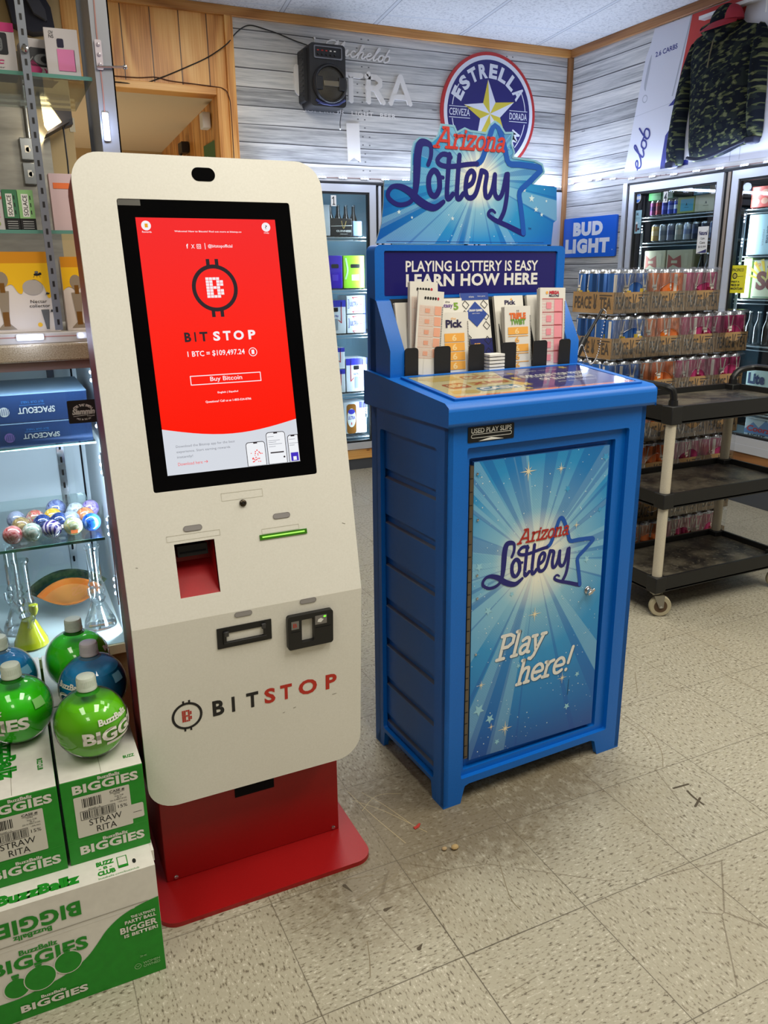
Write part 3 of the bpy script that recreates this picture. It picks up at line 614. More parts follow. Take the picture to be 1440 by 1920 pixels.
    b.add([q(u0, .108, d), q(u1, .108, d), q(u1, v1, d), q(u0, v1, d)], [(0, 1, 2, 3)], RI)
    b.add([q(u0, v0, -.002), q(u0, .108, d), q(u0, v1, d), q(u0, v1, -.002)], [(0, 1, 2, 3)], RI); b.add([q(u1, v0, -.002), q(u1, v1, -.002), q(u1, v1, d), q(u1, .108, d)], [(0, 1, 2, 3)], RI)
    b.add([q(u0, v1, -.002), q(u0, v1, d), q(u1, v1, d), q(u1, v1, -.002)], [(0, 1, 2, 3)], RI)
    rec = b.build('dispense_recess', root)
    b = MB(); b.fbox(KU, .106, .166, .121, .1435, -.062, -.024, M_BLACK); b.fbox(KU, .110, .162, .128, .131, -.024, -.0225, M_DARK); b.build('note_mouth', rec, 0.003)
    # status lamps, receipt slot, lock, note slot, card reader
    LAMP = mat('lamp_lens', (150, 146, 146), 0.3, coat=0.4)
    for (fr_, u, v_) in ((KU, .1365, .178), (KU, .316, .178), (KL, .2155, .4125), (KL, .353, .4145)):
        b = MB(); b.plate(fr_, rrect(u - .0175, u + .0175, v_ - .005, v_ + .005, .0049, 6), -.002, .0012, LAMP); b.stroke(fr_, rrect(u - .0177, u + .0177, v_ - .0052, v_ + .0052, .005, 6), .0007, .0013, mat('lamp_rim', (98, 92, 90), .5), 1, True); b.build('indicator_lamp', root)
    b = MB(); b.fbox(KU, .266, .366, .1345, .1450, -.003, .0022, mat('receipt_green', (54, 120, 14), 0.25, coat=0.6)); b.fbox(KU, .271, .361, .1385, .1415, .0021, .0026, mat('receipt_glow', (170, 232, 110), 0.3, emit=(150, 230, 80), es=0.5)); b.build('receipt_slot', root, 0.0008)
    b = MB(); b.lathe([(.007, -.002), (.007, .003), (.005, .005), (.0035, .0055)], mat('lock_metal', (70, 62, 52), 0.3, 0.9), 16, KU(.240, .2135), (KU.U, KU.V, KU.N)); b.flat(KU, circ(.240, .2135, .0018, 8), .0057, M_INK); b.build('lock', root)
    b = MB(); b.plate(KL, [rrect(.160, .2725, .3445, .3895), rrect(.1775, .2555, .358, .3765)], -.002, .002, M_BLACK); b.fbox(KL, .1765, .2565, .357, .3775, -.008, -.004, M_DARK)
    b.fbox(KL, .172, .2605, .353, .358, .002, .007, M_BLACK); b.fbox(KL, .172, .178, .353, .381, .002, .006, M_BLACK); b.fbox(KL, .2545, .2605, .353, .381, .002, .006, M_BLACK)
    SM = mat('smoke_plastic', (52, 52, 54), 0.25); b.fbox(KL, .1745, .183, .371, .3815, .002, .0065, SM); b.fbox(KL, .251, .2595, .3735, .384, .002, .0065, SM); b.build('note_slot', root, 0.0006)
    b = MB(); b.plate(KL, [rrect(.3045, .4045, .3125, .3895, .006, 4), rrect(.3345, .3615, .3255, .378)], -.002, .011, M_BLACK); b.fbox(KL, .334, .362, .325, .3785, -.006, -.002, M_DARK); cr = b.build('card_reader', root, 0.0015)
    b = MB(); b.flat(KL, rrect(.312, .3285, .3595, .378), .0114, mat('reader_grey', (120, 116, 112), .5)); b.text(KL, 'B', .316, .324, .364, .373, .0117, mat('print_red', (186, 40, 24))); b.line(KL, [(.311, .3535), (.331, .3535)], .001, .0114, M_DARK); b.build('reader_icon', cr); b = MB(); b.flat(KL, rrect(.364, .390, .361, .3815), .0114, mat('reader_grey', (120, 116, 112), .5)); b.flat(KL, circ(.3855, .3775, .0032, 12, .0022), .0118, mat('led_green', (120, 220, 60), .4, emit=(110, 230, 50), es=1.2))
    b.flat(KL, [(.369, .367), (.377, .365), (.383, .371), (.377, .375), (.371, .373)], .0117, M_PAPER)
    b.line(KL, [(.365, .354), (.399, .354)], .001, .0114, M_DARK); b.build('reader_icon', cr)
kiosk()
# ------------------------------------------------------------------ blue play-slip cabinet
M_BLUE = make_speck_paint('cabinet_blue', (0, 98, 190), (0, 105, 200), 0.42, 320.0); M_NAVY = mat('banner_navy', (28, 24, 104), 0.3, coat=0.4)
OX, OY, TH = 0.189, 0.113, 0.041
LX = Vector((math.cos(TH), math.sin(TH), 0)); LY = Vector((-math.sin(TH), math.cos(TH), 0))
def LP(x, y, z=0.0): return Vector((OX, OY, 0)) + LX * x + LY * y + Vector((0, 0, z))
def LF(y, x0=0.0, z0=0.0): return F(LP(x0, y, z0), LX, (0, 0, 1))
LSIDE = lambda x: F(LP(x, 0, 0), -LY, (0, 0, 1))                 # left side plane: u = -y, v = z, N = -X
LTOP = F(LP(0, 0, 0), LX, LY)
# script lettering of the logo, header-board coordinates
LOGO = dict(
 L=[(.166,1.574),(.174,1.594),(.173,1.617),(.158,1.624),(.143,1.62),(.136,1.595),(.134,1.559),(.132,1.528),(.126,1.5),(.111,1.484),(.081,1.479),(.056,1.492),(.053,1.507),(.066,1.52),(.088,1.52),(.115,1.509),(.138,1.491),(.165,1.478),(.188,1.475),(.212,1.489)],
 o=[(.2,1.532),(.2,1.522),(.197,1.514),(.193,1.507),(.188,1.503),(.183,1.502),(.178,1.504),(.173,1.509),(.17,1.517),(.168,1.526),(.168,1.536),(.169,1.545),(.173,1.553),(.177,1.558),(.182,1.561),(.188,1.56),(.193,1.556),(.197,1.55),(.199,1.542)],
 ot=[(.191,1.56),(.197,1.549),(.21,1.546)], t1=[(.228,1.6),(.225,1.563),(.222,1.506),(.228,1.497),(.24,1.508)], t2=[(.258,1.6),(.255,1.564),(.252,1.506),(.26,1.498),(.271,1.51)],
 loop=[(.232,1.594),(.22,1.6),(.205,1.599),(.193,1.586),(.203,1.575),(.234,1.573),(.282,1.58),(.312,1.583)],
 star=[(.312,1.583),(.325,1.592),(.335,1.613),(.35,1.653),(.357,1.671),(.365,1.678),(.375,1.672),(.387,1.649),(.399,1.618),(.411,1.589),(.446,1.587),(.501,1.584),(.514,1.579),(.51,1.571),(.474,1.542),(.449,1.52),(.453,1.49),(.462,1.447),(.467,1.418)],
 tail=[(.467,1.416),(.451,1.421),(.413,1.435),(.374,1.448),(.352,1.46),(.353,1.469),(.362,1.473),(.372,1.467)],
 e=[(.28,1.527),(.298,1.537),(.304,1.557),(.294,1.565),(.282,1.552),(.278,1.521),(.284,1.503),(.299,1.502),(.311,1.515),(.32,1.544),(.326,1.567)],
 r=[(.326,1.567),(.342,1.56),(.338,1.529),(.341,1.507),(.351,1.506),(.362,1.527),(.368,1.559)], y=[(.368,1.559),(.369,1.517),(.38,1.503),(.393,1.515),(.404,1.561)], yt=[(.409,1.562),(.408,1.512),(.401,1.472),(.387,1.447)])
def slab_word(b, fr, s, u0, v0, ht, adv, h, m, w=None, shear=.22, rise=0.0):
    """bold italic slab-serif word out of strokes"""
    G = {'A': [[(0,0),(.42,1),(.52,1),(.80,0)],[(.17,.33),(.70,.33)],[(-.12,0),(.18,0)],[(.62,0),(.98,0)],[(.22,1),(.52,1)]],
     'r': [[(.12,0),(.12,.66)],[(0,.66),(.12,.66)],[(.12,.45),(.24,.62),(.42,.66)],[(0,0),(.3,0)]], 'i': [[(.12,0),(.12,.66)],[(0,.66),(.12,.66)],[(0,0),(.26,0)],[(.12,.86),(.13,.9)]],
     'z': [[(0,.5),(0,.66),(.46,.66),(0,0),(.48,0),(.48,.16)]], 'o': [[(.26+.24*math.cos(k*PI/6),.33+.33*math.sin(k*PI/6)) for k in range(13)]],
     'n': [[(.1,0),(.1,.66)],[(0,.66),(.1,.66)],[(.1,.42),(.22,.62),(.36,.66),(.46,.58),(.46,0)],[(0,0),(.2,0)],[(.38,0),(.6,0)]],
     'a': [[(.06,.58),(.22,.67),(.38,.6),(.40,.4),(.40,.06),(.52,0)],[(.40,.36),(.16,.36),(.03,.22),(.08,.04),(.22,0),(.40,.14)]],
     'P': [[(.14,0),(.14,1)],[(0,0),(.34,0)],[(0,1),(.42,1),(.62,.88),(.62,.62),(.42,.48),(.14,.48)]], 'l': [[(.12,0),(.12,1.05)],[(0,1.05),(.12,1.05)],[(0,0),(.26,0)]],
     'y': [[(.06,.66),(.26,.02)],[(.52,.66),(.22,-.22),(.1,-.34),(0,-.3)],[(-.06,.66),(.16,.66)],[(.4,.66),(.62,.66)]], 'h': [[(.1,0),(.1,1.05)],[(0,1.05),(.1,1.05)],[(.1,.42),(.22,.62),(.36,.66),(.46,.58),(.46,0)],[(0,0),(.2,0)],[(.38,0),(.6,0)]],
     'e': [[(.04,.34),(.5,.34),(.46,.56),(.28,.67),(.08,.56),(.02,.32),(.10,.07),(.28,0),(.48,.09)]], '!': [[(.14,.34),(.2,1.05)],[(.1,.03),(.11,.05)]]}
    W = {'A': 1.0, 'r': .52, 'i': .36, 'z': .60, 'o': .62, 'n': .70, 'a': .60, 'P': .72, 'l': .36, 'y': .66, 'h': .70, 'e': .62, '!': .34}
    x = u0; w = w or ht * .15
    for ch in s:
        for st in G[ch]:
            pts = [(x + (a + shear * bb) * ht * adv, v0 + (x - u0) * rise + bb * ht) for a, bb in st]
            curved = ch in 'oaenhr' and len(st) > 4
            b.stroke(fr, pts, w, h, m, 4 if curved else 1, ch == 'o' and False)
        x += W[ch] * ht * adv
def draw_logo(b, fr, sc_, du, dv, h, mats):
    A, B = mats; f = lambda k: [(x * sc_ + du, y * sc_ + dv) for x, y in LOGO[k]]
    w = .0132 * sc_
    b.stroke(fr, f('L'), lambda t: w * (.85 + .75 * max(0, math.sin(PI * max(0, (t - .1) / .35))) * (t < .45) + .7 * math.sin(PI * min(1, max(0, (t - .70) / .3)))), h, A)
    b.stroke(fr, f('o'), w * 1.1, h, A, 3, True); b.stroke(fr, f('ot'), w * .7, h + .00003, A)
    for k in ('t1', 't2', 'e', 'r', 'y', 'yt'): b.stroke(fr, f(k), w, h + .00005, A)
    b.stroke(fr, f('loop'), w * .9, h, A)
    b.stroke(fr, f('star'), w * 1.15, h + .0001, B, 3); b.stroke(fr, f('tail'), lambda t: w * 1.2 * (1 - .6 * t), h + .0001, A)
def cabinet():
    root = thing('play_slip_stand', 'tall blue moulded cabinet with a sunburst door and a cut-out sign on top', 'lottery cabinet', LP(.296, .19), rz=TH)
    W, D, ZB = .592, .375, .992
    fr = LF(0); b = MB()
    outer = [(0, 0), (.052, 0), (.064, .048), (.078, .052), (.486, .052), (.50, .046), (.512, 0), (.592, 0), (.592, ZB), (0, ZB)]
    h1 = rrect(.052, .540, .072, .938, .006, 3); h2 = rrect(.066, .508, .088, .910, .004, 3)
    b.plate(fr, [outer, h1], -.014, 0, M_BLUE); b.plate(fr, [rrect(.045, .547, .060, .945), h2], -.028, -.013, M_BLUE); b.fbox(fr, .02, .572, .05, ZB - .01, -.34, -.027, M_BLUE)
    ls = LSIDE(0.0); so = [(-D, 0), (-D + .05, 0), (-D + .055, .05), (-.062, .05), (-.055, 0), (0, 0), (0, ZB), (-D, ZB)]
    sh = rrect(-D + .048, -.050, .062, .935, .008, 3)
    b.plate(ls, [so, sh], -.014, 0, M_BLUE)
    # flat side panel with seven dusty slots
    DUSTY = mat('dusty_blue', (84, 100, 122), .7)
    z0, z1 = .066, .931; ed = [z0, .108, .226, .346, .466, .586, .706, .830, z1]
    for i in range(8):
        a, c = ed[i], ed[i + 1]; y0, y1 = D - .048, .050
        y0 -= .001
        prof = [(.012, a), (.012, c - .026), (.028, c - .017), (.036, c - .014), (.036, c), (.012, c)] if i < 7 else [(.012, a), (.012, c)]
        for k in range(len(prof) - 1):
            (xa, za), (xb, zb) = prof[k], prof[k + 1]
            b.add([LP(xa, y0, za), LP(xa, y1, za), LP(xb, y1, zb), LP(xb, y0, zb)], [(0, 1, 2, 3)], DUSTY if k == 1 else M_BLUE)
    b.fbox(ls, -D + .03, -.03, .05, ZB - .02, -.06, -.036, M_BLUE)
    rs = F(LP(W, 0, 0), LY, (0, 0, 1)); so2 = [(0, 0), (.055, 0), (.062, .05), (D - .055, .05), (D - .05, 0), (D, 0), (D, ZB), (0, ZB)]
    b.plate(rs, [so2, rrect(.05, D - .048, .062, .935, .008, 3)], -.014, 0, M_BLUE); b.fbox(rs, .03, D - .03, .05, ZB - .02, -.06, -.014, M_BLUE)
    bk = F(LP(W, D, 0), -LX, (0, 0, 1)); b.plate(bk, [(0, 0), (.05, 0), (.055, .05), (W - .055, .05), (W - .05, 0), (W, 0), (W, ZB), (0, ZB)], -.03, 0, M_BLUE)
    b.build('body', root, 0.005, 3)
    # lid with sunk top
    b = MB(); prof = [(-.020, ZB), (D + .018, ZB), (D + .018, 1.080), (.268, 1.070), (-.004, 1.045), (-.020, 1.036)]
    sd = F(LP(-.012, 0, 0), LY, (0, 0, 1)); b.plate(sd, prof, 0, .616, M_BLUE); b.build('lid', root, 0.009, 3)
    TP = F(LP(0, 0, 1.0447), LX, LY + Vector((0, 0, .0925)))
    b = MB(); b.fbox(TP, .022, .572, .008, .250, .001, .0034, M_BLUE); b.plate(TP, [rrect(.018, .576, .004, .254, .004, 2), rrect(.030, .565, .014, .243, .002, 2)], .001, .006, M_BLUE)
    # advertisement under a clear cover
    CREAM = mat('ad_cream', (214, 204, 160), .35); PLUM = mat('ad_plum', (66, 58, 122), .3); ORG = mat('ad_orange', (232, 140, 92), .4); BR = mat('ad_rust', (178, 96, 60), .4); TEAL = mat('ad_teal', (88, 138, 168), .4); LAV = mat('ad_lilac', (150, 146, 178), .4); GOLD = mat('ad_gold', (206, 180, 110), .4)
    h = .0038
    b.flat(TP, rrect(.031, .564, .015, .242), h, PLUM); b.flat(TP, [(.031, .030), (.235, .030), (.275, .10), (.265, .170), (.285, .242), (.031, .242)], h + .0002, CREAM)
    b.flat(TP, rrect(.031, .564, .019, .0335), h + .0003, ORG); b.flat(TP, rrect(.031, .564, .015, .0195), h + .0004, M_PAPER)
    b.flat(TP, [(.285, .242), (.40, .242), (.34, .19), (.272, .185)], h + .0003, LAV)
    for (u0, u1, v0, v1, m, ang) in ((.06, .15, .18, .225, GOLD, .05), (.16, .265, .175, .21, BR, -.08), (.07, .13, .10, .15, BR, .1), (.14, .26, .115, .15, GOLD, .03), (.05, .12, .05, .08, GOLD, -.1), (.13, .25, .06, .095, TEAL, .06)):
        g = TP.sub((u0 + u1) / 2, (v0 + v1) / 2, ang); w, hh = (u1 - u0) / 2, (v1 - v0) / 2; b.flat(g, rrect(-w, w, -hh, hh, .008, 3), h + .0004, m)
    for (s, u0, u1, v0, v1, m) in (('BOOM', .165, .26, .18, .205, CREAM), ('X100', .145, .255, .12, .145, BR), ('CASH', .135, .245, .064, .09, M_PAPER), ('$50', .075, .125, .11, .14, CREAM)): b.text(TP, s, u0, u1, v0, v1, h + .0006, m, .06)
    for (u, v, r) in ((.29, .15, .018), (.275, .09, .022), (.31, .20, .014), (.50, .225, .016), (.22, .225, .012), (.06, .21, .02), (.255, .05, .014)): b.flat(TP, star(u, v, r, 7, .5), h + .0007, GOLD)
    b.text(TP, 'EXPLOSIVE TOP PRIZES', .315, .530, .145, .172, h + .0005, M_PAPER, .03); b.text(TP, 'OF $2.5 MILLION', .345, .510, .105, .132, h + .0005, M_PAPER, .03); b.text(TP, 'enter with $1,000 prizes', .372, .495, .078, .089, h + .0005, M_PAPER, .01)
    b.text(TP, 'arizona lottery', .345, .40, .205, .216, h + .0005, M_PAPER, .01); b.text(TP, 'top prizes available', .41, .47, .207, .214, h + .0005, M_PAPER); b.text(TP, 'AZ', .535, .551, .055, .068, h + .0005, M_PAPER)
    ad = b.build('top_advertisement', root)
    b = MB(); b.flat(TP, rrect(.031, .564, .015, .242), .0052, thin_glass('ad_cover', (250, 250, 250), 0.10, 0.06)); b.build('clear_cover', ad)
    # hood: thin back board with sloping cheeks
    b = MB(); b.plate(LF(.345), [rrect(0, W, 1.06, 1.384, (0, 0, .016, .016), 4), rrect(.026, .566, 1.262, 1.370, .004, 2)], -.045, 0, M_BLUE); b.fbox(LF(.345), .012, .580, 1.07, 1.375, -.044, -.006, M_BLUE)
    cheek = [(.270, 1.06), (.375, 1.06), (.375, 1.26), (.340, 1.252), (.268, 1.135)]
    for x in (0.0, W - .040): b.plate(F(LP(x, 0, 0), LY, (0, 0, 1)), cheek, 0, .040, M_BLUE)
    b.build('hood', root, 0.006, 3)
    b = MB(); nf = LF(.345); b.flat(nf, rrect(.027, .565, 1.263, 1.369), -.0045, M_NAVY)
    b.text(nf, 'PLAYING LOTTERY IS EASY', .089, .503, 1.3195, 1.3465, -.004, M_PAPER, .018); b.text(nf, 'LEARN HOW HERE', .090, .503, 1.2830, 1.3145, -.004, M_PAPER, .035, 0, 1.06); b.build('banner', root)
    # black pocket rack
    b = MB(); RK = mat('rack_black', (20, 20, 22), .5)
    b.add([LP(.040, .345, 1.255), LP(.552, .345, 1.255), LP(.552, .300, 1.062), LP(.040, .300, 1.062)], [(3, 2, 1, 0)], RK)
    b.fbox(LF(.28), .040, .552, 1.06, 1.070, -.06, .0, RK)
    for i, xc in enumerate((.058, .148, .251, .353, .456, .541)):
        w = .019 if i in (0, 5) else .0235; p = LF(.264, xc, 1.066); b.plate(p, rrect(-w, w, 0, .074, (0, 0, .008, .008), 4), -.003, 0, RK)
    for xc in (.10, .2, .302, .404, .5):
        if True: b.plate(F(LP(xc + .0, 0, 0), LY, (0, 0, 1)), [(.300, 1.066), (.345, 1.25), (.345, 1.066)], -.001, .001, RK) if False else None
    for xc in (.148, .251, .353, .456):
        b.plate(F(LP(xc, 0, 0), LY, (0, 0, 1)), [(.266, 1.068), (.345, 1.068), (.345, 1.225), (.330, 1.225)], -.0012, .0012, RK)
    b.build('pocket_rack', root)
    # cut-out sign
    outl = [(.018,1.388),(.034,1.433),(.04,1.479),(.043,1.534),(.117,1.536),(.12,1.603),(.126,1.622),(.141,1.633),(.164,1.633),(.177,1.628),(.194,1.641),(.202,1.667),(.241,1.666),(.249,1.652),(.272,1.663),(.289,1.658),(.337,1.656),(.349,1.675),(.363,1.685),(.38,1.677),(.396,1.660),(.420,1.662),(.416,1.637),(.427,1.616),(.423,1.603),(.493,1.599),(.52,1.591),(.528,1.572),(.491,1.541),(.573,1.537),(.579,1.452),(.568,1.445),(.564,1.388)]
    SB = make_sunburst('header_sunburst', .020, 1.548, .36, None); hf = LF(.372); EDGE = mat('card_edge', (190, 214, 222), .5)
    b = MB(); b.plate(hf, [outl], -.004, 0, SB, EDGE)
    LGT = mat('logo_pale_blue', (126, 176, 200), .4)
    top = [(.117,1.536),(.12,1.603),(.126,1.622),(.141,1.633),(.164,1.633),(.177,1.628),(.194,1.641),(.202,1.667),(.241,1.666),(.249,1.652),(.272,1.663),(.289,1.658),(.337,1.656),(.349,1.675),(.363,1.685),(.38,1.677),(.396,1.660),(.420,1.662),(.416,1.637),(.427,1.616),(.423,1.603),(.493,1.599),(.52,1.591),(.528,1.572),(.491,1.541)]
    b.line(hf, top, .005, .0004, LGT)
    N1 = mat('logo_navy', (26, 26, 112), .35); N2 = mat('logo_blue', (20, 84, 176), .35); RD = mat('logo_red', (196, 52, 44), .4)
    b.line(hf, [(.047, 1.393), (.537, 1.393)], .001, .0003, N1)
    draw_logo(b, hf, 1.0, 0, 0, .0006, (N1, N2)); slab_word(b, hf, 'Arizona', .188, 1.6165, .044, 1.08, .0013, RD, .0072)
    WS = mat('print_white', (206, 226, 232), .5)
    for (u, v, r) in ((.49, 1.505, .010), (.465, 1.525, .006), (.506, 1.478, .008), (.526, 1.465, .006), (.083, 1.462, .006), (.24, 1.45, .006), (.12, 1.45, .004), (.54, 1.50, .004)): b.flat(hf, star(u, v, r), .0005, WS)
    b.text(hf, 'TM', .482, .492, 1.425, 1.431, .0006, N1); b.build('header_sign', root)
    # door
    DS = make_sunburst('door_sunburst', -.023, .628, .62, (.20, .16)); df = LF(.014); df = LF(.0)
    DO = [(.083, .112), (.495, .100), (.489, .897), (.079, .900)]
    b = MB(); b.plate(df, [DO], -.030, -.012, DS, mat('door_edge', (44, 92, 150), .5)); h = -.0116
    draw_logo(b, df, .742, .0727, -.5187, h + .0002, (N1, N2)); slab_word(b, df, 'Arizona', .2155, .6805, .033, 1.07, h + .0010, mat('logo_red_deep', (176, 44, 38), .4), .0052)
    SH = mat('print_shadow', (58, 92, 124), .5)
    for (dx, m, k) in ((.0028, SH, 0), (0, M_PAPER, .0003)):
        slab_word(b, df, 'Play', .160 + dx, .378 - dx * .6, .062, 1.02, h + .0003 + k, m, .0095, .24, 0.0); slab_word(b, df, 'here!', .226 + dx, .292 - dx * .6, .062, 1.02, h + .0003 + k, m, .0095, .24, 0.0)
    st1 = mat('star_teal', (64, 158, 212), .4); st2 = mat('star_pale', (150, 204, 224), .4)
    for (u, v, r, m) in ((.478, .868, .012, st1), (.092, .868, .008, st1), (.12, .585, .010, st2), (.1, .64, .012, st2), (.437, .60, .011, st2), (.11, .25, .018, st2), (.145, .215, .014, st2), (.40, .18, .011, st2), (.17, .14, .009, st2), (.43, .27, .009, st2), (.36, .80, .010, st1), (.13, .52, .013, st2), (.47, .73, .008, st1), (.23, .345, .008, st2), (.2, .55, .008, st2)): b.flat(df, star(u, v, r, 5, .45, .9), h + .0002, m)
    GL = mat('sparkle', (240, 226, 190), .4)
    for (u, v, r) in ((.235, .860, .026), (.335, .855, .016), (.275, .480, .022), (.195, .172, .024), (.378, .272, .018), (.395, .70, .012), (.15, .19, .012), (.115, .32, .014)):
        b.flat(df, star(u, v, r, 4, .10), h + .0004, GL); b.flat(df, star(u, v, r * .6, 4, .12, PI / 4), h + .0004, GL); b.flat(df, circ(u, v, r * .16, 12), h + .0005, GL)
    for k in range(150):
        u = random.uniform(.095, .48); v = random.uniform(.115, .885); b.flat(df, circ(u, v, random.choice((.0008, .0012, .0018)), 6), h + .0003, WS)
    b.line(df, [(.402, .262), (.400, .215)], .0012, h + .0006, M_INK)
    door = b.build('door', root)
    b = MB(); HG = mat('hinge_metal', (120, 110, 96), .4, .8); b.fbox(df, .0685, .0785, .120, .892, -.028, -.012, HG)
    for k in range(24): b.fbox(df, .068, .076, .125 + k * .032, .127 + k * .032, -.012, -.0112, M_INK)
    b.build('hinge', root)
    b = MB(); b.lathe([(.011, -.013), (.011, -.009), (.006, -.008), (.006, .002), (.008, .004), (.003, .005)], M_CHROME, 14, df(.447, .512), (df.U, df.V, df.N)); b.fbox(df.sub(.447, .512, .5), -.012, .012, -.004, .004, -.002, .006, M_CHROME); b.build('latch', door, 0.001)
    for (u, v) in ((.088, .872), (.092, .76), (.094, .62), (.096, .56), (.096, .41)): 
        b = MB(); b.lathe([(.0035, -.0125), (.003, -.0095), (.001, -.009)], M_CHROME, 8, df(u, v), (df.U, df.V, df.N)); b.build('rivet', door)
    # sticker by the used-slip mouth
    b = MB(); b.plate(df, rrect(.0515, .1785, .950, .9855, .002, 2), 0, .0015, M_BLACK); b.text(df, 'USED PLAY SLIPS', .060, .171, .9705, .9820, .0018, M_PAPER, .02)
    b.line(df, rrect(.060, .171, .9600, .9680, .0039, 4) + [rrect(.060, .171, .9600, .9680, .0039, 4)[0]], .0012, .0018, M_PAPER); b.flat(df, [(.080, .952), (.150, .952), (.115, .9585)], .0018, M_PAPER); b.build('slip_sign', root)
    # pen holder with pen and bead chain on the right cheek
    b = MB(); b.fbox(rs, .285, .315, 1.085, 1.115, 0, .012, M_BLACK); b.cyl(LP(.606, .295, 1.085), LP(.640, .300, 1.135), .011, M_BLACK, 12); hold = b.build('pen_holder', root, 0.002)
    b = MB(); b.cyl(LP(.615, .297, 1.095), LP(.700, .300, 1.213), .0055, M_BLACK, 10, .004); b.build('pen', hold)
    b = MB(); ch = smooth_pts([LP(.700, .300, 1.213), LP(.712, .298, 1.20), LP(.700, .297, 1.14), LP(.690, .296, 1.09), LP(.672, .295, 1.064), LP(.655, .292, 1.066), LP(.640, .290, 1.09), LP(.622, .288, 1.118), LP(.608, .286, 1.10), LP(.610, .288, 1.075)], 7)
    for p in ch: b.ball(p, .0021, M_CHROME, 8)
    b.build('bead_chain', hold)
cabinet()
# ------------------------------------------------------------------ slips in the rack pockets
M_SLIP = mat('slip_paper', (226, 222, 212), .7); M_SLIPE = mat('slip_edges', (196, 192, 182), .8)
def slip_stack(name, label, cat, x, y, z0, ht, w, thick, lean, tilt, draw, n=6, group=None):
    c, s = math.cos(lean), math.sin(lean)
    fr0 = F(LP(x, y, z0), LX, Vector((0, 0, c)) + LY * s); fr = fr0.sub(0, 0, tilt) if tilt else fr0
    root = thing(name, label, cat, fr(0, 0, -thick / 2), group)
    b = MB()
    for k in range(n):
        j = (random.random() - .5) * .002; d = random.random() * .003 if k else 0
        b.fbox(fr, -w / 2 + j, w / 2 + j, 0, ht - d, -thick * (k + 1) / n, -thick * k / n - thick / n * .25, M_SLIPE if k else M_SLIP)
    b.build('paper', root)
    b = MB(); draw(b, fr, w, ht, .0004); b.build('printed_face', root)
PEACH = mat('slip_peach', (232, 168, 140), .7); AMBER = mat('slip_amber', (240, 172, 74), .7); ROSE = mat('slip_rose', (238, 150, 160), .7); CRIM = mat('slip_crimson', (190, 40, 60), .7); PALE = mat('slip_pale_number', (248, 214, 150), .7)
def ticks(b, fr, w, ht, h, m=M_INK):
    for k in range(int(ht * .75 / .0042)): b.flat(fr, rrect(w / 2 - .004, w / 2 - .0005, .02 + k * .0042, .0215 + k * .0042), h, m)
def f_power(b, fr, w, ht, h):
    for k, ch in enumerate('POWERB'): b.flat(fr, circ(-w * .22 + k * w * .10, ht - .018, w * .04, 10, w * .05), h, M_INK if k < 5 else CRIM)
    for r in range(5):
        v1 = ht - .036 - r * (ht - .075) / 5; v0 = v1 - (ht - .075) / 5 + .004
        b.flat(fr, rrect(w * .17, w * .43, v0, v1), h, PEACH); b.flat(fr, rrect(-w * .20, -w * .02, v0 + .005, v1 - .007), h, PEACH); b.flat(fr, rrect(-w * .43, w * .15, v0 - .002, v0 - .0012), h, PEACH)
        for i in range(9):
            for j in range(5): u = -w * .42 + i * w * .066; v = v0 + (j + .5) * (v1 - v0) / 5; b.line(fr, [(u, v - .0018), (u + .0026, v - .0018), (u + .0026, v + .0018), (u, v + .0018), (u, v - .0018)], .0004, h + .0001, PEACH)
    ticks(b, fr, w, ht, h); b.line(fr, [(-w * .15, 0), (-w * .15, .055)], .0006, h + .0002, M_SLIPE); b.line(fr, [(w * .2, 0), (w * .2, .055)], .0006, h + .0002, M_SLIPE)
def f_pick(b, fr, w, ht, h):
    b.text(fr, 'Pick', -w * .30, w * .28, ht - .038, ht - .018, h, mat('pick_navy', (34, 26, 70), .6), .04); b.text(fr, 'the', -w * .12, w * .06, ht - .018, ht - .012, h, AMBER)
    for k in range(6):
        v = ht - .052 - k * .0235
        if v < .005: break
        b.flat(fr, rrect(-w * .36, w * .34, v - .021, v), h, AMBER); b.text(fr, '6', -w * .10, w * .06, v - .019, v - .003, h + .0002, PALE, .03)
    ticks(b, fr, w, ht, h)
def f_triple(b, fr, w, ht, h):
    b.text(fr, 'TRIPLE', -w * .34, w * .30, ht - .034, ht - .017, h, mat('triple_orange', (226, 106, 40), .6), .06); b.text(fr, 'TWIST', -w * .30, w * .28, ht - .048, ht - .033, h, mat('triple_green', (108, 156, 62), .6), .06); b.text(fr, '!!', -w * .05, w * .03, ht - .017, ht - .010, h, M_INK)
    for k in range(5):
        v = ht - .054 - k * .0225
        if v < .005: break
        b.flat(fr, rrect(-w * .40, w * .38, v - (.019 if k in (0, 2) else .002), v), h, AMBER); b.text(fr, '6', -w * .14, w * .02, v - .018, v - .003, h + .0002, PALE if k in (0, 2) else AMBER, .02)
    ticks(b, fr, w, ht, h)
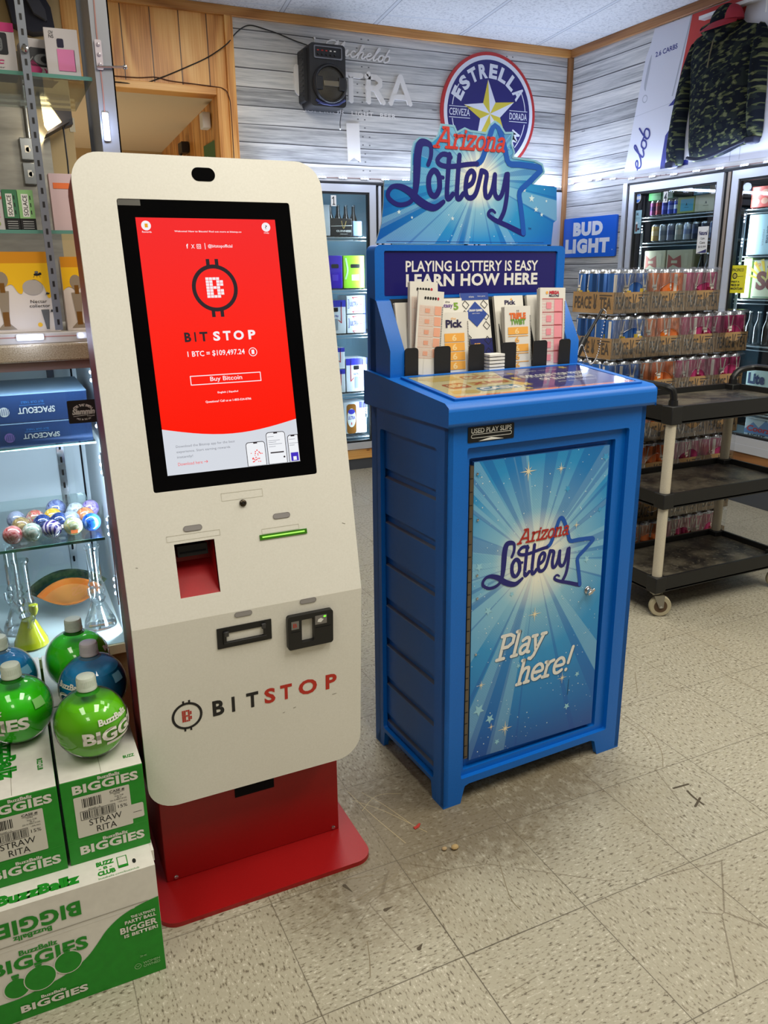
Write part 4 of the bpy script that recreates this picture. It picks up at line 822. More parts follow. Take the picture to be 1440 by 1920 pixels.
def f_mega(b, fr, w, ht, h):
    b.text(fr, 'MEGA', -w * .16, w * .24, ht - .017, ht - .008, h, CRIM, .06, .15); b.text(fr, 'MILLIONS', -w * .16, w * .24, ht - .024, ht - .018, h, mat('pick_navy', (34, 26, 70), .6), .03, .15); b.flat(fr, circ(-w * .24, ht - .013, .004, 10), h, AMBER)
    for r in range(5):
        v1 = ht - .030 - r * .0345; v0 = v1 - .032
        if v0 < 0: break
        b.flat(fr, rrect(w * .05, w * .36, v0, v1 - .001), h, ROSE); b.flat(fr, rrect(-w * .26, -w * .06, v0 + .007, v1 - .008), h, ROSE); b.flat(fr, rrect(-w * .42, w * .40, v1, v1 + .0016), h, CRIM); b.flat(fr, rrect(w * .375, w * .395, v0, v1), h, CRIM)
        for i in range(7):
            for j in range(4): u = -w * .41 + i * w * .065; v = v0 + (j + .5) * (v1 - v0) / 4; b.line(fr, [(u, v - .002), (u + .0024, v - .002), (u + .0024, v + .002), (u, v + .002), (u, v - .002)], .0005, h + .0001, ROSE)
    ticks(b, fr, w, ht, h)
def f_fantasy(b, fr, w, ht, h):
    b.text(fr, 'Fantasy', -w * .42, w * .16, ht - .026, ht - .012, h, mat('fantasy_violet', (96, 60, 140), .6), .02); b.text(fr, '5', w * .18, w * .36, ht - .030, ht - .011, h, mat('fantasy_green', (120, 160, 50), .6), .04); b.text(fr, 'the', -w * .1, w * .06, ht - .011, ht - .006, h, M_INK)
def f_pick2(b, fr, w, ht, h): b.text(fr, 'Pick', -w * .16, w * .22, ht - .024, ht - .012, h, mat('pick_navy', (34, 26, 70), .6), .04); b.flat(fr, circ(w * .08, ht - .010, .003, 8), h, AMBER)
def f_pb2(b, fr, w, ht, h):
    for k in range(4): b.flat(fr, circ(w * .18 + k * w * .09, ht - .014, w * .034, 8, w * .045), h, M_INK)
def f_mega2(b, fr, w, ht, h): b.flat(fr, rrect(w * .1, w * .45, ht - .045, ht - .030), h, ROSE); b.flat(fr, rrect(w * .1, w * .45, ht - .03, ht - .0285), h, CRIM)
def f_draw(b, fr, w, ht, h):
    BL = mat('leaflet_blue', (40, 70, 150), .4); NV = mat('leaflet_navy', (30, 36, 100), .4)
    b.flat(fr, rrect(-w / 2, w / 2, ht - .018, ht), h, BL); b.flat(fr, rrect(-w / 2, w / 2, 0, .056), h, NV)
    for (u, v) in ((-.03, ht - .03), (-.034, ht - .055), (.028, ht - .03), (.03, ht - .06), (.03, ht - .085), (-.032, .06), (.03, .05), (.03, .02)): b.line(fr.sub(u, v, PI / 4), rrect(-.007, .007, -.008, .008) + [(-.007, -.008)], .0016, h + .0002, M_INK)
    b.flat(fr, [(0, ht - .022), (.036, ht - .055), (0, ht - .088), (-.036, ht - .055)], h + .0003, BL); b.text(fr, 'DRAW GAMES', -.021, .021, ht - .048, ht - .042, h + .0005, M_PAPER, .04); b.text(fr, 'scan to learn', -.012, .012, ht - .054, ht - .051, h + .0005, M_PAPER)
    b.text(fr, 'QUICK', -.014, .006, .036, .044, h + .0005, AMBER, .05); b.text(fr, 'DRAW', -.014, .006, .027, .035, h + .0005, AMBER, .05); b.text(fr, 'arizona', -.018, -.002, ht - .012, ht - .007, h + .0005, M_PAPER); b.text(fr, 'lottery games', .01, .034, ht - .011, ht - .007, h + .0005, M_PAPER)
slip_stack('play_slip_stack', 'tall peach play slip leaning to the right at the front of the leftmost pocket', 'play slips', .103, .268, 1.071, .205, .074, .004, .06, -.10, f_power, 3)
slip_stack('play_slip_stack', 'upright sheaf of peach slips behind the leaning one in the leftmost pocket', 'play slips', .104, .286, 1.071, .226, .080, .012, .08, -.05, f_power, 5)
slip_stack('play_slip_stack', 'plain white slips at the far left of the rack, behind the peach ones', 'play slips', .083, .293, 1.085, .165, .078, .010, .20, 0, f_pb2, 6)
slip_stack('play_slip_stack', 'white stack with six-number orange boxes and a navy heading, second pocket from the left', 'play slips', .197, .277, 1.071, .150, .086, .022, .10, 0, f_pick, 8)
slip_stack('play_slip_stack', 'white slips with a violet heading and a green 5 behind the orange-boxed ones', 'play slips', .2, .293, 1.085, .172, .084, .010, .20, 0, f_fantasy, 6)
slip_stack('leaflet', 'dark blue leaflet with a diamond of blue and white in the middle pocket', 'leaflet', .286, .299, 1.095, .174, .088, .003, .21, 0, f_draw, 2)
slip_stack('play_slip_stack', 'white stack headed in orange and green letters, second pocket from the right', 'play slips', .398, .277, 1.071, .160, .084, .018, .10, 0, f_triple, 7)
slip_stack('play_slip_stack', 'white slips with a navy heading behind the orange and green headed stack', 'play slips', .392, .293, 1.085, .175, .094, .010, .20, 0, f_pick2, 6)
slip_stack('play_slip_stack', 'tall white and red gridded stack in the rightmost pocket', 'play slips', .508, .275, 1.071, .205, .086, .014, .08, -.02, f_mega, 6)
slip_stack('play_slip_stack', 'white slips with a pink edge behind the tall red gridded stack', 'play slips', .498, .295, 1.085, .175, .090, .010, .20, 0, f_mega2, 6)
t = thing('paper_pads', 'low pile of white paper pads lying in the middle pocket', 'paper pads', LP(.306, .262, 1.071))
for k in range(5):
    b = MB(); b.fbox(LF(.250), .282, .330, 1.0715 + k * .0088, 1.0715 + k * .0088 + .0065, -.035, .0, M_PAPER); b.build('pad', t, .0006)
# ------------------------------------------------------------------ utility cart
def cart():
    M_TRAY = make_speck_paint('tray_worn', (36, 35, 33), (64, 60, 53), 0.55, 40.0)
    t = NT('tray_scuffed', 0.5, 0.4); v, x, y, z = t.xyz(); n = t.noise(v, 9.0, 5.0, 0.6); n2 = t.noise(v, 60.0, 3.0)
    t.base(t.mix(t.mt('MULTIPLY', t.mt('GREATER_THAN', n2, 0.62), 0.4), t.ramp(n, [(0.36, (28, 27, 26)), (0.46, (62, 57, 48)), (0.6, (96, 90, 76))]), (128, 120, 104))); FLOORM = t.m
    POST = make_speck_paint('post_cream', (196, 186, 164), (208, 200, 180), 0.5); WH = mat('caster_tyre', (176, 166, 138), .6); HUB = mat('caster_hub', (84, 62, 42), .6); STEEL = mat('caster_steel', (150, 146, 138), .35, .8)
    x0, x1, y0, y1 = 1.505, 2.215, .765, 1.135
    root = thing('utility_cart', 'black three-shelf rolling cart with cream posts in front of the drink cases', 'cart', ((x0 + x1) / 2, (y0 + y1) / 2, 0))
    for (za, zb) in ((.105, .168), (.448, .505), (.772, .838)):
        b = MB(); b.box(x0, x1, y0, y1, za, za + .014, M_BLACK); b.box(x0 + .012, x1 - .012, y0 + .012, y1 - .012, za + .014, zb - .022, FLOORM)
        b.plate(XY, [rrect(x0, x1, y0, y1, .02, 4), rrect(x0 + .012, x1 - .012, y0 + .012, y1 - .012, .014, 4)], za, zb, mat('tray_rim', (22, 22, 22), .5))
        for cx in (x0 + .026, x1 - .026):
            for cy in (y0 + .026, y1 - .026): b.box(cx - .027, cx + .027, cy - .027, cy + .027, za - .002, zb + .001, mat('tray_rim', (22, 22, 22), .5))
        b.build('shelf', root, .004)
    for cx in (x0 + .026, x1 - .026):
        for cy in (y0 + .026, y1 - .026):
            b = MB(); b.cyl((cx, cy, .166), (cx, cy, .45), .0195, POST, 18); b.cyl((cx, cy, .50), (cx, cy, .775), .0195, POST, 18); b.build('post', root)
            c = MB(); c.lathe([(.022, .105), (.022, .098), (.012, .096), (.012, .09)], STEEL, 12, (cx, cy, 0)); a = -.5 if cy < 1 else .7; dx, dy = .022 * math.cos(a), .022 * math.sin(a)
            ax = Vector((math.sin(a), -math.cos(a), 0)); wc = Vector((cx + dx, cy + dy, .043))
            for sgn in (1, -1):
                p = [wc + ax * sgn * .0155 + Vector((math.cos(a), math.sin(a), 0)) * u + Vector((0, 0, w)) for u, w in ((-.03, .047), (.012, .047), (.010, -.004), (-.006, -.006))]
                q = [k + ax * sgn * .003 for k in p]; c.add(p + q, [(0, 1, 2, 3), (7, 6, 5, 4), (0, 4, 5, 1), (1, 5, 6, 2), (2, 6, 7, 3), (3, 7, 4, 0)], STEEL)
            k = c.build('caster', root)
            w = MB(); Y = Vector((0, 0, 1)); w.lathe([(.020, -.011), (.026, -.012), (.040, -.012), (.043, -.007), (.043, .007), (.040, .012), (.026, .012), (.020, .011)], WH, 28, wc, (ax.cross(Y), Y, ax), ms=[HUB, WH, WH, WH, WH, WH, HUB]); w.cyl(wc - ax * .020, wc + ax * .020, .005, M_CHROME, 8); w.build('wheel', k)
    for (cx, out) in ((x0 + .026, -.02), (x1 - .026, .10)):
        ya, yb = y0 + .026, y1 - .026
        b = MB(); pts = [(cx, ya, .80), (cx, ya, .868)] + smooth_pts([(cx, ya, .868), (cx + out * .3, ya + .004, .895), (cx + out * .9, ya + .02, .905), (cx + out, ya + .05, .907)], 4)[1:] + [(cx + out, yb - .05, .907)] + smooth_pts([(cx + out, yb - .05, .907), (cx + out * .9, yb - .02, .905), (cx + out * .3, yb - .004, .895), (cx, yb, .868)], 4)[1:] + [(cx, yb, .80)]
        b.tube(pts, .0135, M_BLACK, 10)
        for yy in (ya, yb): b.cyl((cx, yy, .77), (cx, yy, .858), .021, M_BLACK, 14, .017)
        b.build('handle', root)
cart()
# ------------------------------------------------------------------ cases of canned tea
M_FILM = film_mat(); M_INKK = mat('board_ink', (84, 74, 66), .8); M_ALUM = mat('can_metal', (200, 202, 206), .25, .9); M_HAND = mat('can_hand', (232, 224, 212), .35)
FLAV = {'blue': ((58, 108, 182), (214, 184, 70)), 'orange': ((232, 124, 66), (226, 110, 20)), 'pink': ((184, 56, 112), (128, 14, 54))}
_canmesh = {}
def can_at(parent, flav, x, y, z, ht=.176, r=.0325, rot=0.0):
    """one can; the meshes are shared by every can of a flavour and turn"""
    key = (flav, round(rot, 2))
    if key not in _canmesh:
        body = mat('can_' + flav, FLAV[flav][0], .3, .35); fruit = mat('fruit_' + flav, FLAV[flav][1], .35, .2); dk = mat('can_side_' + flav, tuple(int(c * .72) for c in FLAV[flav][0]), .3, .35)
        b = MB(); b.lathe([(.026, 0), (.0325, .008), (.0325, ht - .016), (.027, ht - .002), (.0255, ht), (.0245, ht - .004), (.0001, ht - .004)], body, 18, ms=[M_ALUM, body, M_ALUM, M_ALUM, M_ALUM, M_ALUM])
        def patch(a0, a1, z0, z1, m, rr=.0329, sl=0.0):
            P = []; n = 4
            for k in range(n + 1):
                a = a0 + (a1 - a0) * k / n; P += [(rr * math.cos(a), rr * math.sin(a), z0), (rr * math.cos(a + sl), rr * math.sin(a + sl), z1)]
            b.add(P, [(2 * k, 2 * k + 2, 2 * k + 3, 2 * k + 1) for k in range(n)], m)
        A = -PI / 2 + rot
        patch(A - .24, A - .07, .112, .158, M_HAND, sl=-.20); patch(A + .12, A + .29, .110, .155, M_HAND, sl=.18); patch(A - .30, A + .30, .088, .112, M_HAND, .0328)
        patch(A - .62, A - .12, .070, .098, fruit, .0331); patch(A + .05, A + .60, .066, .090, fruit, .0331); patch(A - .28, A + .28, .100, .1025, M_INK, .0332); patch(A + .95, A + 1.5, .02, .160, dk, .0328); patch(A - 2.2, A - 1.8, .03, .155, M_HAND, .0328)
        me = b.build('can', None); _canmesh[key] = me.data; bpy.data.objects.remove(me)
    o = bpy.data.objects.new('can', _canmesh[key]); COL.objects.link(o); o.parent = parent
    rl = WM[parent].inverted() @ Vector((x, y, z)); o.location = rl; return o
def tea_case(x0, y0, z0, flav, label, seed, left):
    w, d, ht, tr = .2, .268, .186, .088
    root = thing('tea_case', label, 'drink case', (x0 + w / 2, y0 + d / 2, z0), 'shrink-wrapped tea cases in the stack')
    b = MB(); b.box(x0, x0 + w, y0, y0 + d, z0, z0 + .003, M_KRAFT)
    b.plate(F((0, 0, 0), (1, 0, 0), (0, 1, 0)), [rrect(x0 + .0005, x0 + w - .0005, y0, y0 + d), rrect(x0 + .003, x0 + w - .003, y0 + .003, y0 + d - .003)], z0, z0 + tr, M_KRAFT)
    def mark(fr, wd):
        a, c = wd * .05, wd * .47
        b.text(fr, 'PEACE', a, c, .018, .070, .0006, M_INKK, .02); b.text(fr, 'TEA', wd * .67, wd * .95, .018, .068, .0006, M_INKK, .02); b.flat(fr, rrect(wd * .66, wd * .96, .073, .0775), .0006, M_INKK)
        m = wd * .56; b.stroke(fr, [(m - .008, .078), (m - .004, .05), (m - .006, .03)], .0055, .0006, M_INKK, 3); b.stroke(fr, [(m + .009, .076), (m + .004, .05), (m + .005, .03)], .0055, .0006, M_INKK, 3); b.flat(fr, circ(m, .030, .010, 12, .012), .0006, M_INKK)
    mark(front(y0, x0, z0), w)
    if left: mark(F((x0, y0 + d, z0), (0, -1, 0), (0, 0, 1)), d)
    b.build('tray', root)
    for i in range(3):
        for j in range(4):
            if j == 0 or (left and i == 0) or (z0 > 1.1 and j < 4):
                can_at(root, flav, x0 + .0345 + i * .0655, y0 + .0345 + j * .0655, z0 + .004, rot=((seed * 3 + i * 2 + j) % 7 - 3) * .42 - (1.2 if (left and i == 0 and j > 0) else 0))
    b = MB(); r = random.Random(seed); cx, cz, cr = x0 + w * (.5 + .08 * r.random()), z0 + .085, .050 + .01 * r.random()
    hole = [(cx - x0 + cr * (1 + .15 * math.sin(3 * a + seed)) * math.cos(a), cz - z0 + cr * .75 * (1 + .12 * math.sin(2 * a + seed)) * math.sin(a)) for a in [2 * PI * k / 22 for k in range(22)]]
    b.flat(front(y0 - .003, x0, z0), [rrect(-.002, w + .002, 0, ht - .012), hole], 0, M_FILM); rim = [front(y0 - .003, x0, z0)(u, vv) for u, vv in hole]; b.tube(rim, .0011, M_FILM, 5, True)
    fr = front(y0 - .003, x0, z0); sdz = [fr(-.002, ht - .012), fr(w + .002, ht - .012), fr(w - .01, ht + .001, -.014), fr(.01, ht + .001, -.014)]
    b.add(sdz, [(0, 1, 2, 3)], M_FILM); b.add([(x0 + .01, y0 + .011, z0 + ht + .001), (x0 + w - .01, y0 + .011, z0 + ht + .001), (x0 + w - .01, y0 + d, z0 + ht + .001), (x0 + .01, y0 + d, z0 + ht + .001)], [(0, 1, 2, 3)], M_FILM)
    b.build('shrink_wrap', root)
TX, TY, TP_ = 1.668, 1.31, .19
lay = {6: ['blue', 'orange', 'pink'], 5: ['blue', 'orange', 'pink', 'pink'], 4: ['blue', 'orange', 'pink', 'pink'], 3: ['blue', 'orange', 'orange', 'pink'], 2: ['orange', 'orange', 'pink', 'pink'], 1: ['blue', 'orange', 'pink', 'pink'], 0: ['blue', 'orange', 'pink', 'pink']}
NM = {'blue': 'blue', 'orange': 'orange', 'pink': 'berry pink'}; OR = ['bottom', 'second-lowest', 'third-lowest', 'middle', 'third-highest', 'second-highest', 'top']
for L in range(7):
    cs = lay[L]
    for k, fl in enumerate(cs):
        pos = ['at its left end', 'second from the left', 'third from the left', 'at its right end'][k] if len(cs) == 4 else ['at its left end', 'in its middle', 'at its right end'][k]
        tea_case(TX + k * .2025 + (L % 2) * .004, TY, L * TP_, fl, '%s tea cans in a wrapped tray, %s layer, %s' % (NM[fl], OR[L], pos), L * 5 + k, k == 0)
# ------------------------------------------------------------------ green drink cartons and round bottles
M_GRN = make_speck_paint('carton_green', (16, 126, 22), (22, 140, 28), .5, 60.0); M_CW = make_speck_paint('carton_white', (214, 210, 202), (224, 220, 212), .6, 60.0); M_LBL = mat('label_paper', (206, 202, 192), .6)
def bars(b, fr, u0, u1, v0, v1, h, seed):
    r = random.Random(seed); u = u0
    while u < u1:
        w = r.choice((.0008, .0013, .002)); b.flat(fr, rrect(u, min(u + w, u1), v0, v1), h, M_INK); u += w + r.choice((.0009, .0013, .002))
def small_carton(x0, y0, z0, d, label, detail, bite=False):
    w, ht = .148, .182
    root = thing('drink_carton', label, 'carton', (x0 + w / 2, y0 + d / 2, z0), 'green and white drink cartons')
    b = MB(); b.box(x0, x0 + w, y0, y0 + d, z0, z0 + ht - .002, M_GRN); b.box(x0 + .0005, x0 + w - .0005, y0 + .0005, y0 + d, z0 + ht - .002, z0 + ht, M_CW); b.line(F((0, 0, z0 + ht), (1, 0, 0), (0, 1, 0)), [(x0 + w * .5, y0 + .003), (x0 + w * .5, y0 + d)], .0008, .0003, mat('carton_seam', (140, 134, 120), .7))
    if detail:
        fr = front(y0, x0, z0); h = .0006
        for v in (.150, .018): b.text(fr, 'BIGGIES', .020, .138, v, v + .019, h, M_CW, .04, 0, 1.06); 
        b.text(fr, 'BuzzBallz', .066, .106, .1705, .1775, h, M_CW, .03); b.text(fr, 'BuzzBallz', .062, .108, .0385, .0455, h, M_CW, .03)
        b.line(fr, [(.003, .050), (w - .003, .054)], .0006, h, mat('perforation', (60, 160, 60), .6))
        tp = F((x0, y0, z0 + ht), (1, 0, 0), (0, 1, 0)); b.text(tp, 'BUZZ', .118, .139, .030, .040, .0004, M_GRN, .04) if bite else b.text(tp.sub(.128, .085, -PI / 2), 'BUZZ CLUB', -.02, .02, -.008, .002, .0004, M_GRN, .04)
        b.text(tp.sub(.085, .12, -PI / 2), 'BuzzBallz', -.10, .06, -.03, .0, .0003, M_GRN, .05)
    b.build('board', root, .0012, 2)
    if detail:
        b = MB(); fr = front(y0, x0, z0); h = .0008
        if bite: b.flat(fr, rrect(.095, .142, .066, .098, .003, 2), h - .0001, M_LBL); b.line(fr, [(.122, .080), (.138, .080)], .001, h, M_INK)
        b.flat(fr, rrect(.020, .120, .056, .144, .002, 2), h, M_LBL); h += .0003
        bars(b, fr, .034, .068, .119, .138, h, 3); bars(b, fr, .033, .089, .0945, .110, h, 5); b.line(fr, [(.029, .093), (.091, .093), (.091, .1115), (.029, .1115), (.029, .093)], .0008, h, M_INK)
        b.text(fr, 'CASE #', .084, .111, .135, .1405, h, M_INK, .02); b.line(fr, [(.084, .1337), (.111, .1337)], .0006, h, M_INK)
        for (s, u0, u1, v) in (('10794', .091, .102, .1295), ('Grain 15.00', .092, .108, .1245), ('30 ct', .096, .104, .1205), ('250-10-98401-01265', .083, .113, .1165)): b.text(fr, s, u0, u1, v, v + .003, h, M_INK)
        b.text(fr, '1.5ML-WLS', .097, .113, .1105, .1135, h, M_INK); b.text(fr, 'BIGGIES 1.5L', .044, .066, .1127, .1152, h, M_INK); b.text(fr, '15%', .096, .113, .0985, .1055, h, M_INK); b.text(fr, 'STRAW', .042, .101, .0775, .0905, h, M_INK); b.text(fr, 'RITA', .054, .090, .0605, .0735, h, M_INK)
        b.build('shipping_label', root)
    return root
def big_carton(x0, x1, y0, y1, ht, label, detail):
    root = thing('drink_carton', label, 'carton', ((x0 + x1) / 2, (y0 + y1) / 2, 0), 'green and white drink cartons')
    b = MB(); b.box(x0, x1, y0, y1, 0, ht, M_CW)
    if detail:
        W = x1 - x0; fr = F((x1, y0, 0), (1, 0, 0), (0, 0, 1)); h = .0006      # u runs from the right edge, negative to the left
        up = smooth_pts([(-.262, .050), (-.235, .055), (-.20, .062), (-.165, .074), (-.138, .092), (-.118, .114), (-.098, .138), (-.07, .158), (-.035, .170), (-.0005, .176)], 4)
        b.flat(fr, [(-W + .0005, .0005), (-.0005, .0005)] + [(p.x, p.y) for p in reversed(up)] + [(-W + .0005, .05)], h, M_GRN); h += .0003
        b.line(fr, [(-W, .168), (-.02, .1745)], .0012, h, mat('carton_seam', (140, 134, 120), .7)); b.line(fr, [(-W, .1585), (-.045, .1668)], .0010, h, M_PAPER)
        b.text(fr, 'BIGGIES', -.300, -.138, .190, .222, h, M_GRN, .04, 0, 1.06, flip=True); b.text(fr, 'BuzzBallz', -.255, -.190, .176, .187, h, M_GRN, .03, flip=True)
        b.text(fr, 'BuzzBallz', -.250, -.185, .143, .154, h, M_GRN, .03); b.text(fr, 'BIGGIES', -.300, -.134, .112, .141, h, M_GRN, .04, 0, 1.06)
        for (cu, cv, r) in ((-.262, .075, .021), (-.172, .095, .0235), (-.222, .082, .0265)):
            b.flat(fr, circ(cu, cv, r + .0018, 32), h, M_CW); b.flat(fr, circ(cu, cv, r, 32), h + .0002, M_GRN); b.flat(fr, rrect(cu - .0055, cu + .0055, cv + r, cv + r + .0035), h + .0002, M_GRN); b.flat(fr, rrect(cu - .0065, cu + .0065, cv + r + .0045, cv + r + .010), h + .0002, M_GRN); h += .0004
        b.text(fr, 'BIGGIES', -.262, -.145, .017, .033, h, M_CW, .04, 0, 1.06); b.text(fr, 'BuzzBallz', -.226, -.182, .0355, .0425, h, M_CW, .03)
        for (s, u0, u1, v0, v1) in (('THE ULTIMATE', -.054, -.009, .146, .152), ('PARTY BALL', -.066, -.008, .1355, .1435), ('BIGGER', -.076, -.007, .1165, .131), ('IS BETTER!', -.070, -.007, .1055, .1135)): b.text(fr, s, u0, u1, v0, v1, h, M_CW, .035, 0, 1.06)
        PG = mat('carton_pale_print', (140, 186, 132), .6); b.text(fr, 'WOMEN', -.042, -.010, .031, .037, h, PG, .02); b.text(fr, 'OWNED', -.042, -.010, .0235, .0295, h, PG, .02); b.stroke(fr, circ(-.052, .0305, .006, 16), .0012, h, PG, 1, True); b.stroke(fr, [(-.055, .0325), (-.052, .029), (-.049, .0325)], .001, h, PG, 1); b.line(fr, [(-.046, .050), (-.034, .0525)], .001, h, PG); b.line(fr, [(-.046, .0535), (-.034, .0495)], .001, h, PG)
        tp = F((x1, y0, ht), (1, 0, 0), (0, 1, 0)); b.text(tp, 'BuzzBallz', -.275, -.132, .012, .040, .0004, M_GRN, .07)
        b.text(tp, 'BUZZ', -.101, -.069, .040, .053, .0004, M_GRN, .06); b.text(tp, '- B -', -.098, -.074, .029, .037, .0004, M_GRN, .04); b.text(tp, 'CLUB', -.101, -.069, .013, .026, .0004, M_GRN, .06); b.line(tp, [(-.063, .020), (-.046, .020), (-.046, .051), (-.063, .051), (-.063, .020)], .0016, .0004, M_GRN); b.flat(tp, rrect(-.063, -.046, .020, .027), .0004, M_GRN); b.flat(tp, circ(-.034, .028, .0035, 10, .007), .0004, M_INK); b.text(tp, 'buzzballz.com/buzzclub', -.101, -.028, .004, .009, .0004, M_GRN)
    b.build('board', root, .0015, 2)
    if detail:
        b = MB(); b.box(x1 - .003, x1 + .006, y0 + .05, y0 + .14, ht - .03, ht - .006, M_CW); b.build('flap', root)
    return root
big_carton(-1.02, -.545, -.070, .225, .248, 'large white and green carton lying on the floor at the front', True)
big_carton(-1.02, -.548, .232, .545, .248, 'large carton on the floor behind the front carton, under the rear bottles', False)
BZ = .248
small_carton(-.689, -.005, BZ, .292, 'small green carton with a white shipping label, right of the front pair', True, True)
small_carton(-.842, -.008, BZ, .292, 'small labelled green carton cut off by the left picture edge', True, False)
small_carton(-.689, .292, BZ, .27, 'small carton under the rear green bottle by the glass counter', False)
small_carton(-.842, .292, BZ, .27, 'small carton under the blue bottle at the left picture edge', False)
M_CAPG = make_speck_paint('cap_white', (196, 206, 192), (206, 214, 202), .4); M_SHELL = thin_glass('bottle_shell', (250, 253, 250), .035, .03)
def round_bottle(x, y, z, label, liq, deep, cap, text, turn=0.0, fill=.74):
    R, RZ = .0685, .0685
    root = thing('round_bottle', label, 'drink bottle', (x, y, z), 'round drink bottles')
    c = Vector((x, y, z + RZ)); n = 36
    LQ = mat('liquid_' + liq[0], liq[1], .25, spec=.4)
    b = MB(); prof = []
    for k in range(15):
        a = PI * k / 14 * fill; prof.append((max(1e-5, (R - .0025) * math.sin(a)), -(RZ - .0025) * math.cos(a)))
    prof.append((1e-5, prof[-1][1])); b.lathe(prof, LQ, n, c); b.build('liquid', root)
    b = MB(); prof = [(.022, -RZ + .002)] + [(R * math.sin(a), -RZ * math.cos(a)) for a in [PI * (.10 + .80 * k / 22) for k in range(23)]] + [(.0165, RZ + .001), (.0155, RZ + .008)]
    b.lathe(prof, M_SHELL, n, c); sh = b.build('bottle', root)
    # neck in the drink's colour
    b = MB(); b.lathe([(.023, RZ * .95), (.0205, RZ * .975), (.0178, RZ * 1.0), (.0150, RZ + .010)], mat('neck_' + liq[0], deep, .15, coat=.6), 24, c); b.build('neck', root)
    b = MB(); CM = M_CAPG if cap == 0 else mat('cap_lilac', (186, 178, 188), .4); pr = [(.0172, .0), (.0188, .001), (.0188, .006), (.0178, .008), (.0178, .0235), (.0165, .0265), (.012, .0285), (1e-5, .029)]
    b.lathe(pr, CM, 30, c + Vector((0, 0, RZ + .002)))
    for k in range(36):
        a = 2 * PI * k / 36; p = c + Vector((.0177 * math.cos(a), .0177 * math.sin(a), RZ + .011)); b.cyl(p, p + Vector((0, 0, .013)), .0007, CM, 4)
    b.build('screw_cap', root)
    if text:
        b = MB()
        def put(s, a0, a1, e0, e1, m, bold):
            vs, fs = text_shape(s, bold, 0, 1.0); out = []
            for (uu, vv) in vs:
                al = turn + a0 + (a1 - a0) * uu; el = e0 + (e1 - e0) * vv
                out.append((c.x + (R + .0007) * math.cos(el) * math.sin(al), c.y - (R + .0007) * math.cos(el) * math.cos(al), c.z + (RZ + .0007) * math.sin(el)))
            b.add(out, fs, m)
        put('BIGGIES', -.33, 1.90, -.19, .18, M_CW, .04); put('BuzzBallz', .14, 1.20, .30, .48, M_CW, .035)
        def patchs(a0, a1, e0, e1, m, rr=.0006):
            P = []; nn = 10
            for k in range(nn + 1):
                al = turn + a0 + (a1 - a0) * k / nn
                for el in (e0, (e0 + e1) / 2, e1): P.append((c.x + (R + rr) * math.cos(el) * math.sin(al), c.y - (R + rr) * math.cos(el) * math.cos(al), c.z + (RZ + rr) * math.sin(el)))
            b.add(P, [f for k in range(nn) for f in ((3 * k, 3 * k + 3, 3 * k + 4, 3 * k + 1), (3 * k + 1, 3 * k + 4, 3 * k + 5, 3 * k + 2))], m)
        patchs(.30, 1.20, -.32, -.235, M_CW); b.build('printing', root); b = MB(); PL = mat('print_pale_green', (132, 206, 110), .5) if liq is not BL else mat('print_pale_blue', (116, 178, 208), .5)
        put('GOVERNMENT', -1.15, -.78, -.42, -.36, PL, 0); put('WARNING', -1.15, -.80, -.30, -.24, PL, 0); put('CONTAINS', -1.15, -.80, -.18, -.12, PL, 0)
        b.build('warning_print', root)
        if text == 2: b = MB(); patchs(2.14, 2.52, .28, .56, PL); b.build('club_print', root)
GR = ('green', (112, 214, 24)); BRT = ('bright_green', (60, 224, 24)); BL = ('blue', (16, 140, 206))
ZT = BZ + .182
round_bottle(-.617, .072, ZT, 'green round bottle with a white cap nearest the kiosk, at the front', GR, (40, 130, 30), 0, 1, .0)
round_bottle(-.745, .188, ZT, 'bright green round bottle at the left picture edge, on the left front carton', BRT, (14, 96, 18), 0, 2, -1.6)
round_bottle(-.597, .222, ZT, 'blue round bottle with a lilac cap between the two green ones by the kiosk', BL, (70, 100, 122), 1, 2, -1.5, .70)
round_bottle(-.615, .362, ZT, 'green round bottle farthest back, its cap in front of the glass case', BRT, (20, 96, 24), 0, 2, .9)
round_bottle(-.766, .335, ZT, 'blue round bottle at the left picture edge behind the bright green one', BL, (60, 96, 124), 0, 2, -1.5, .70)
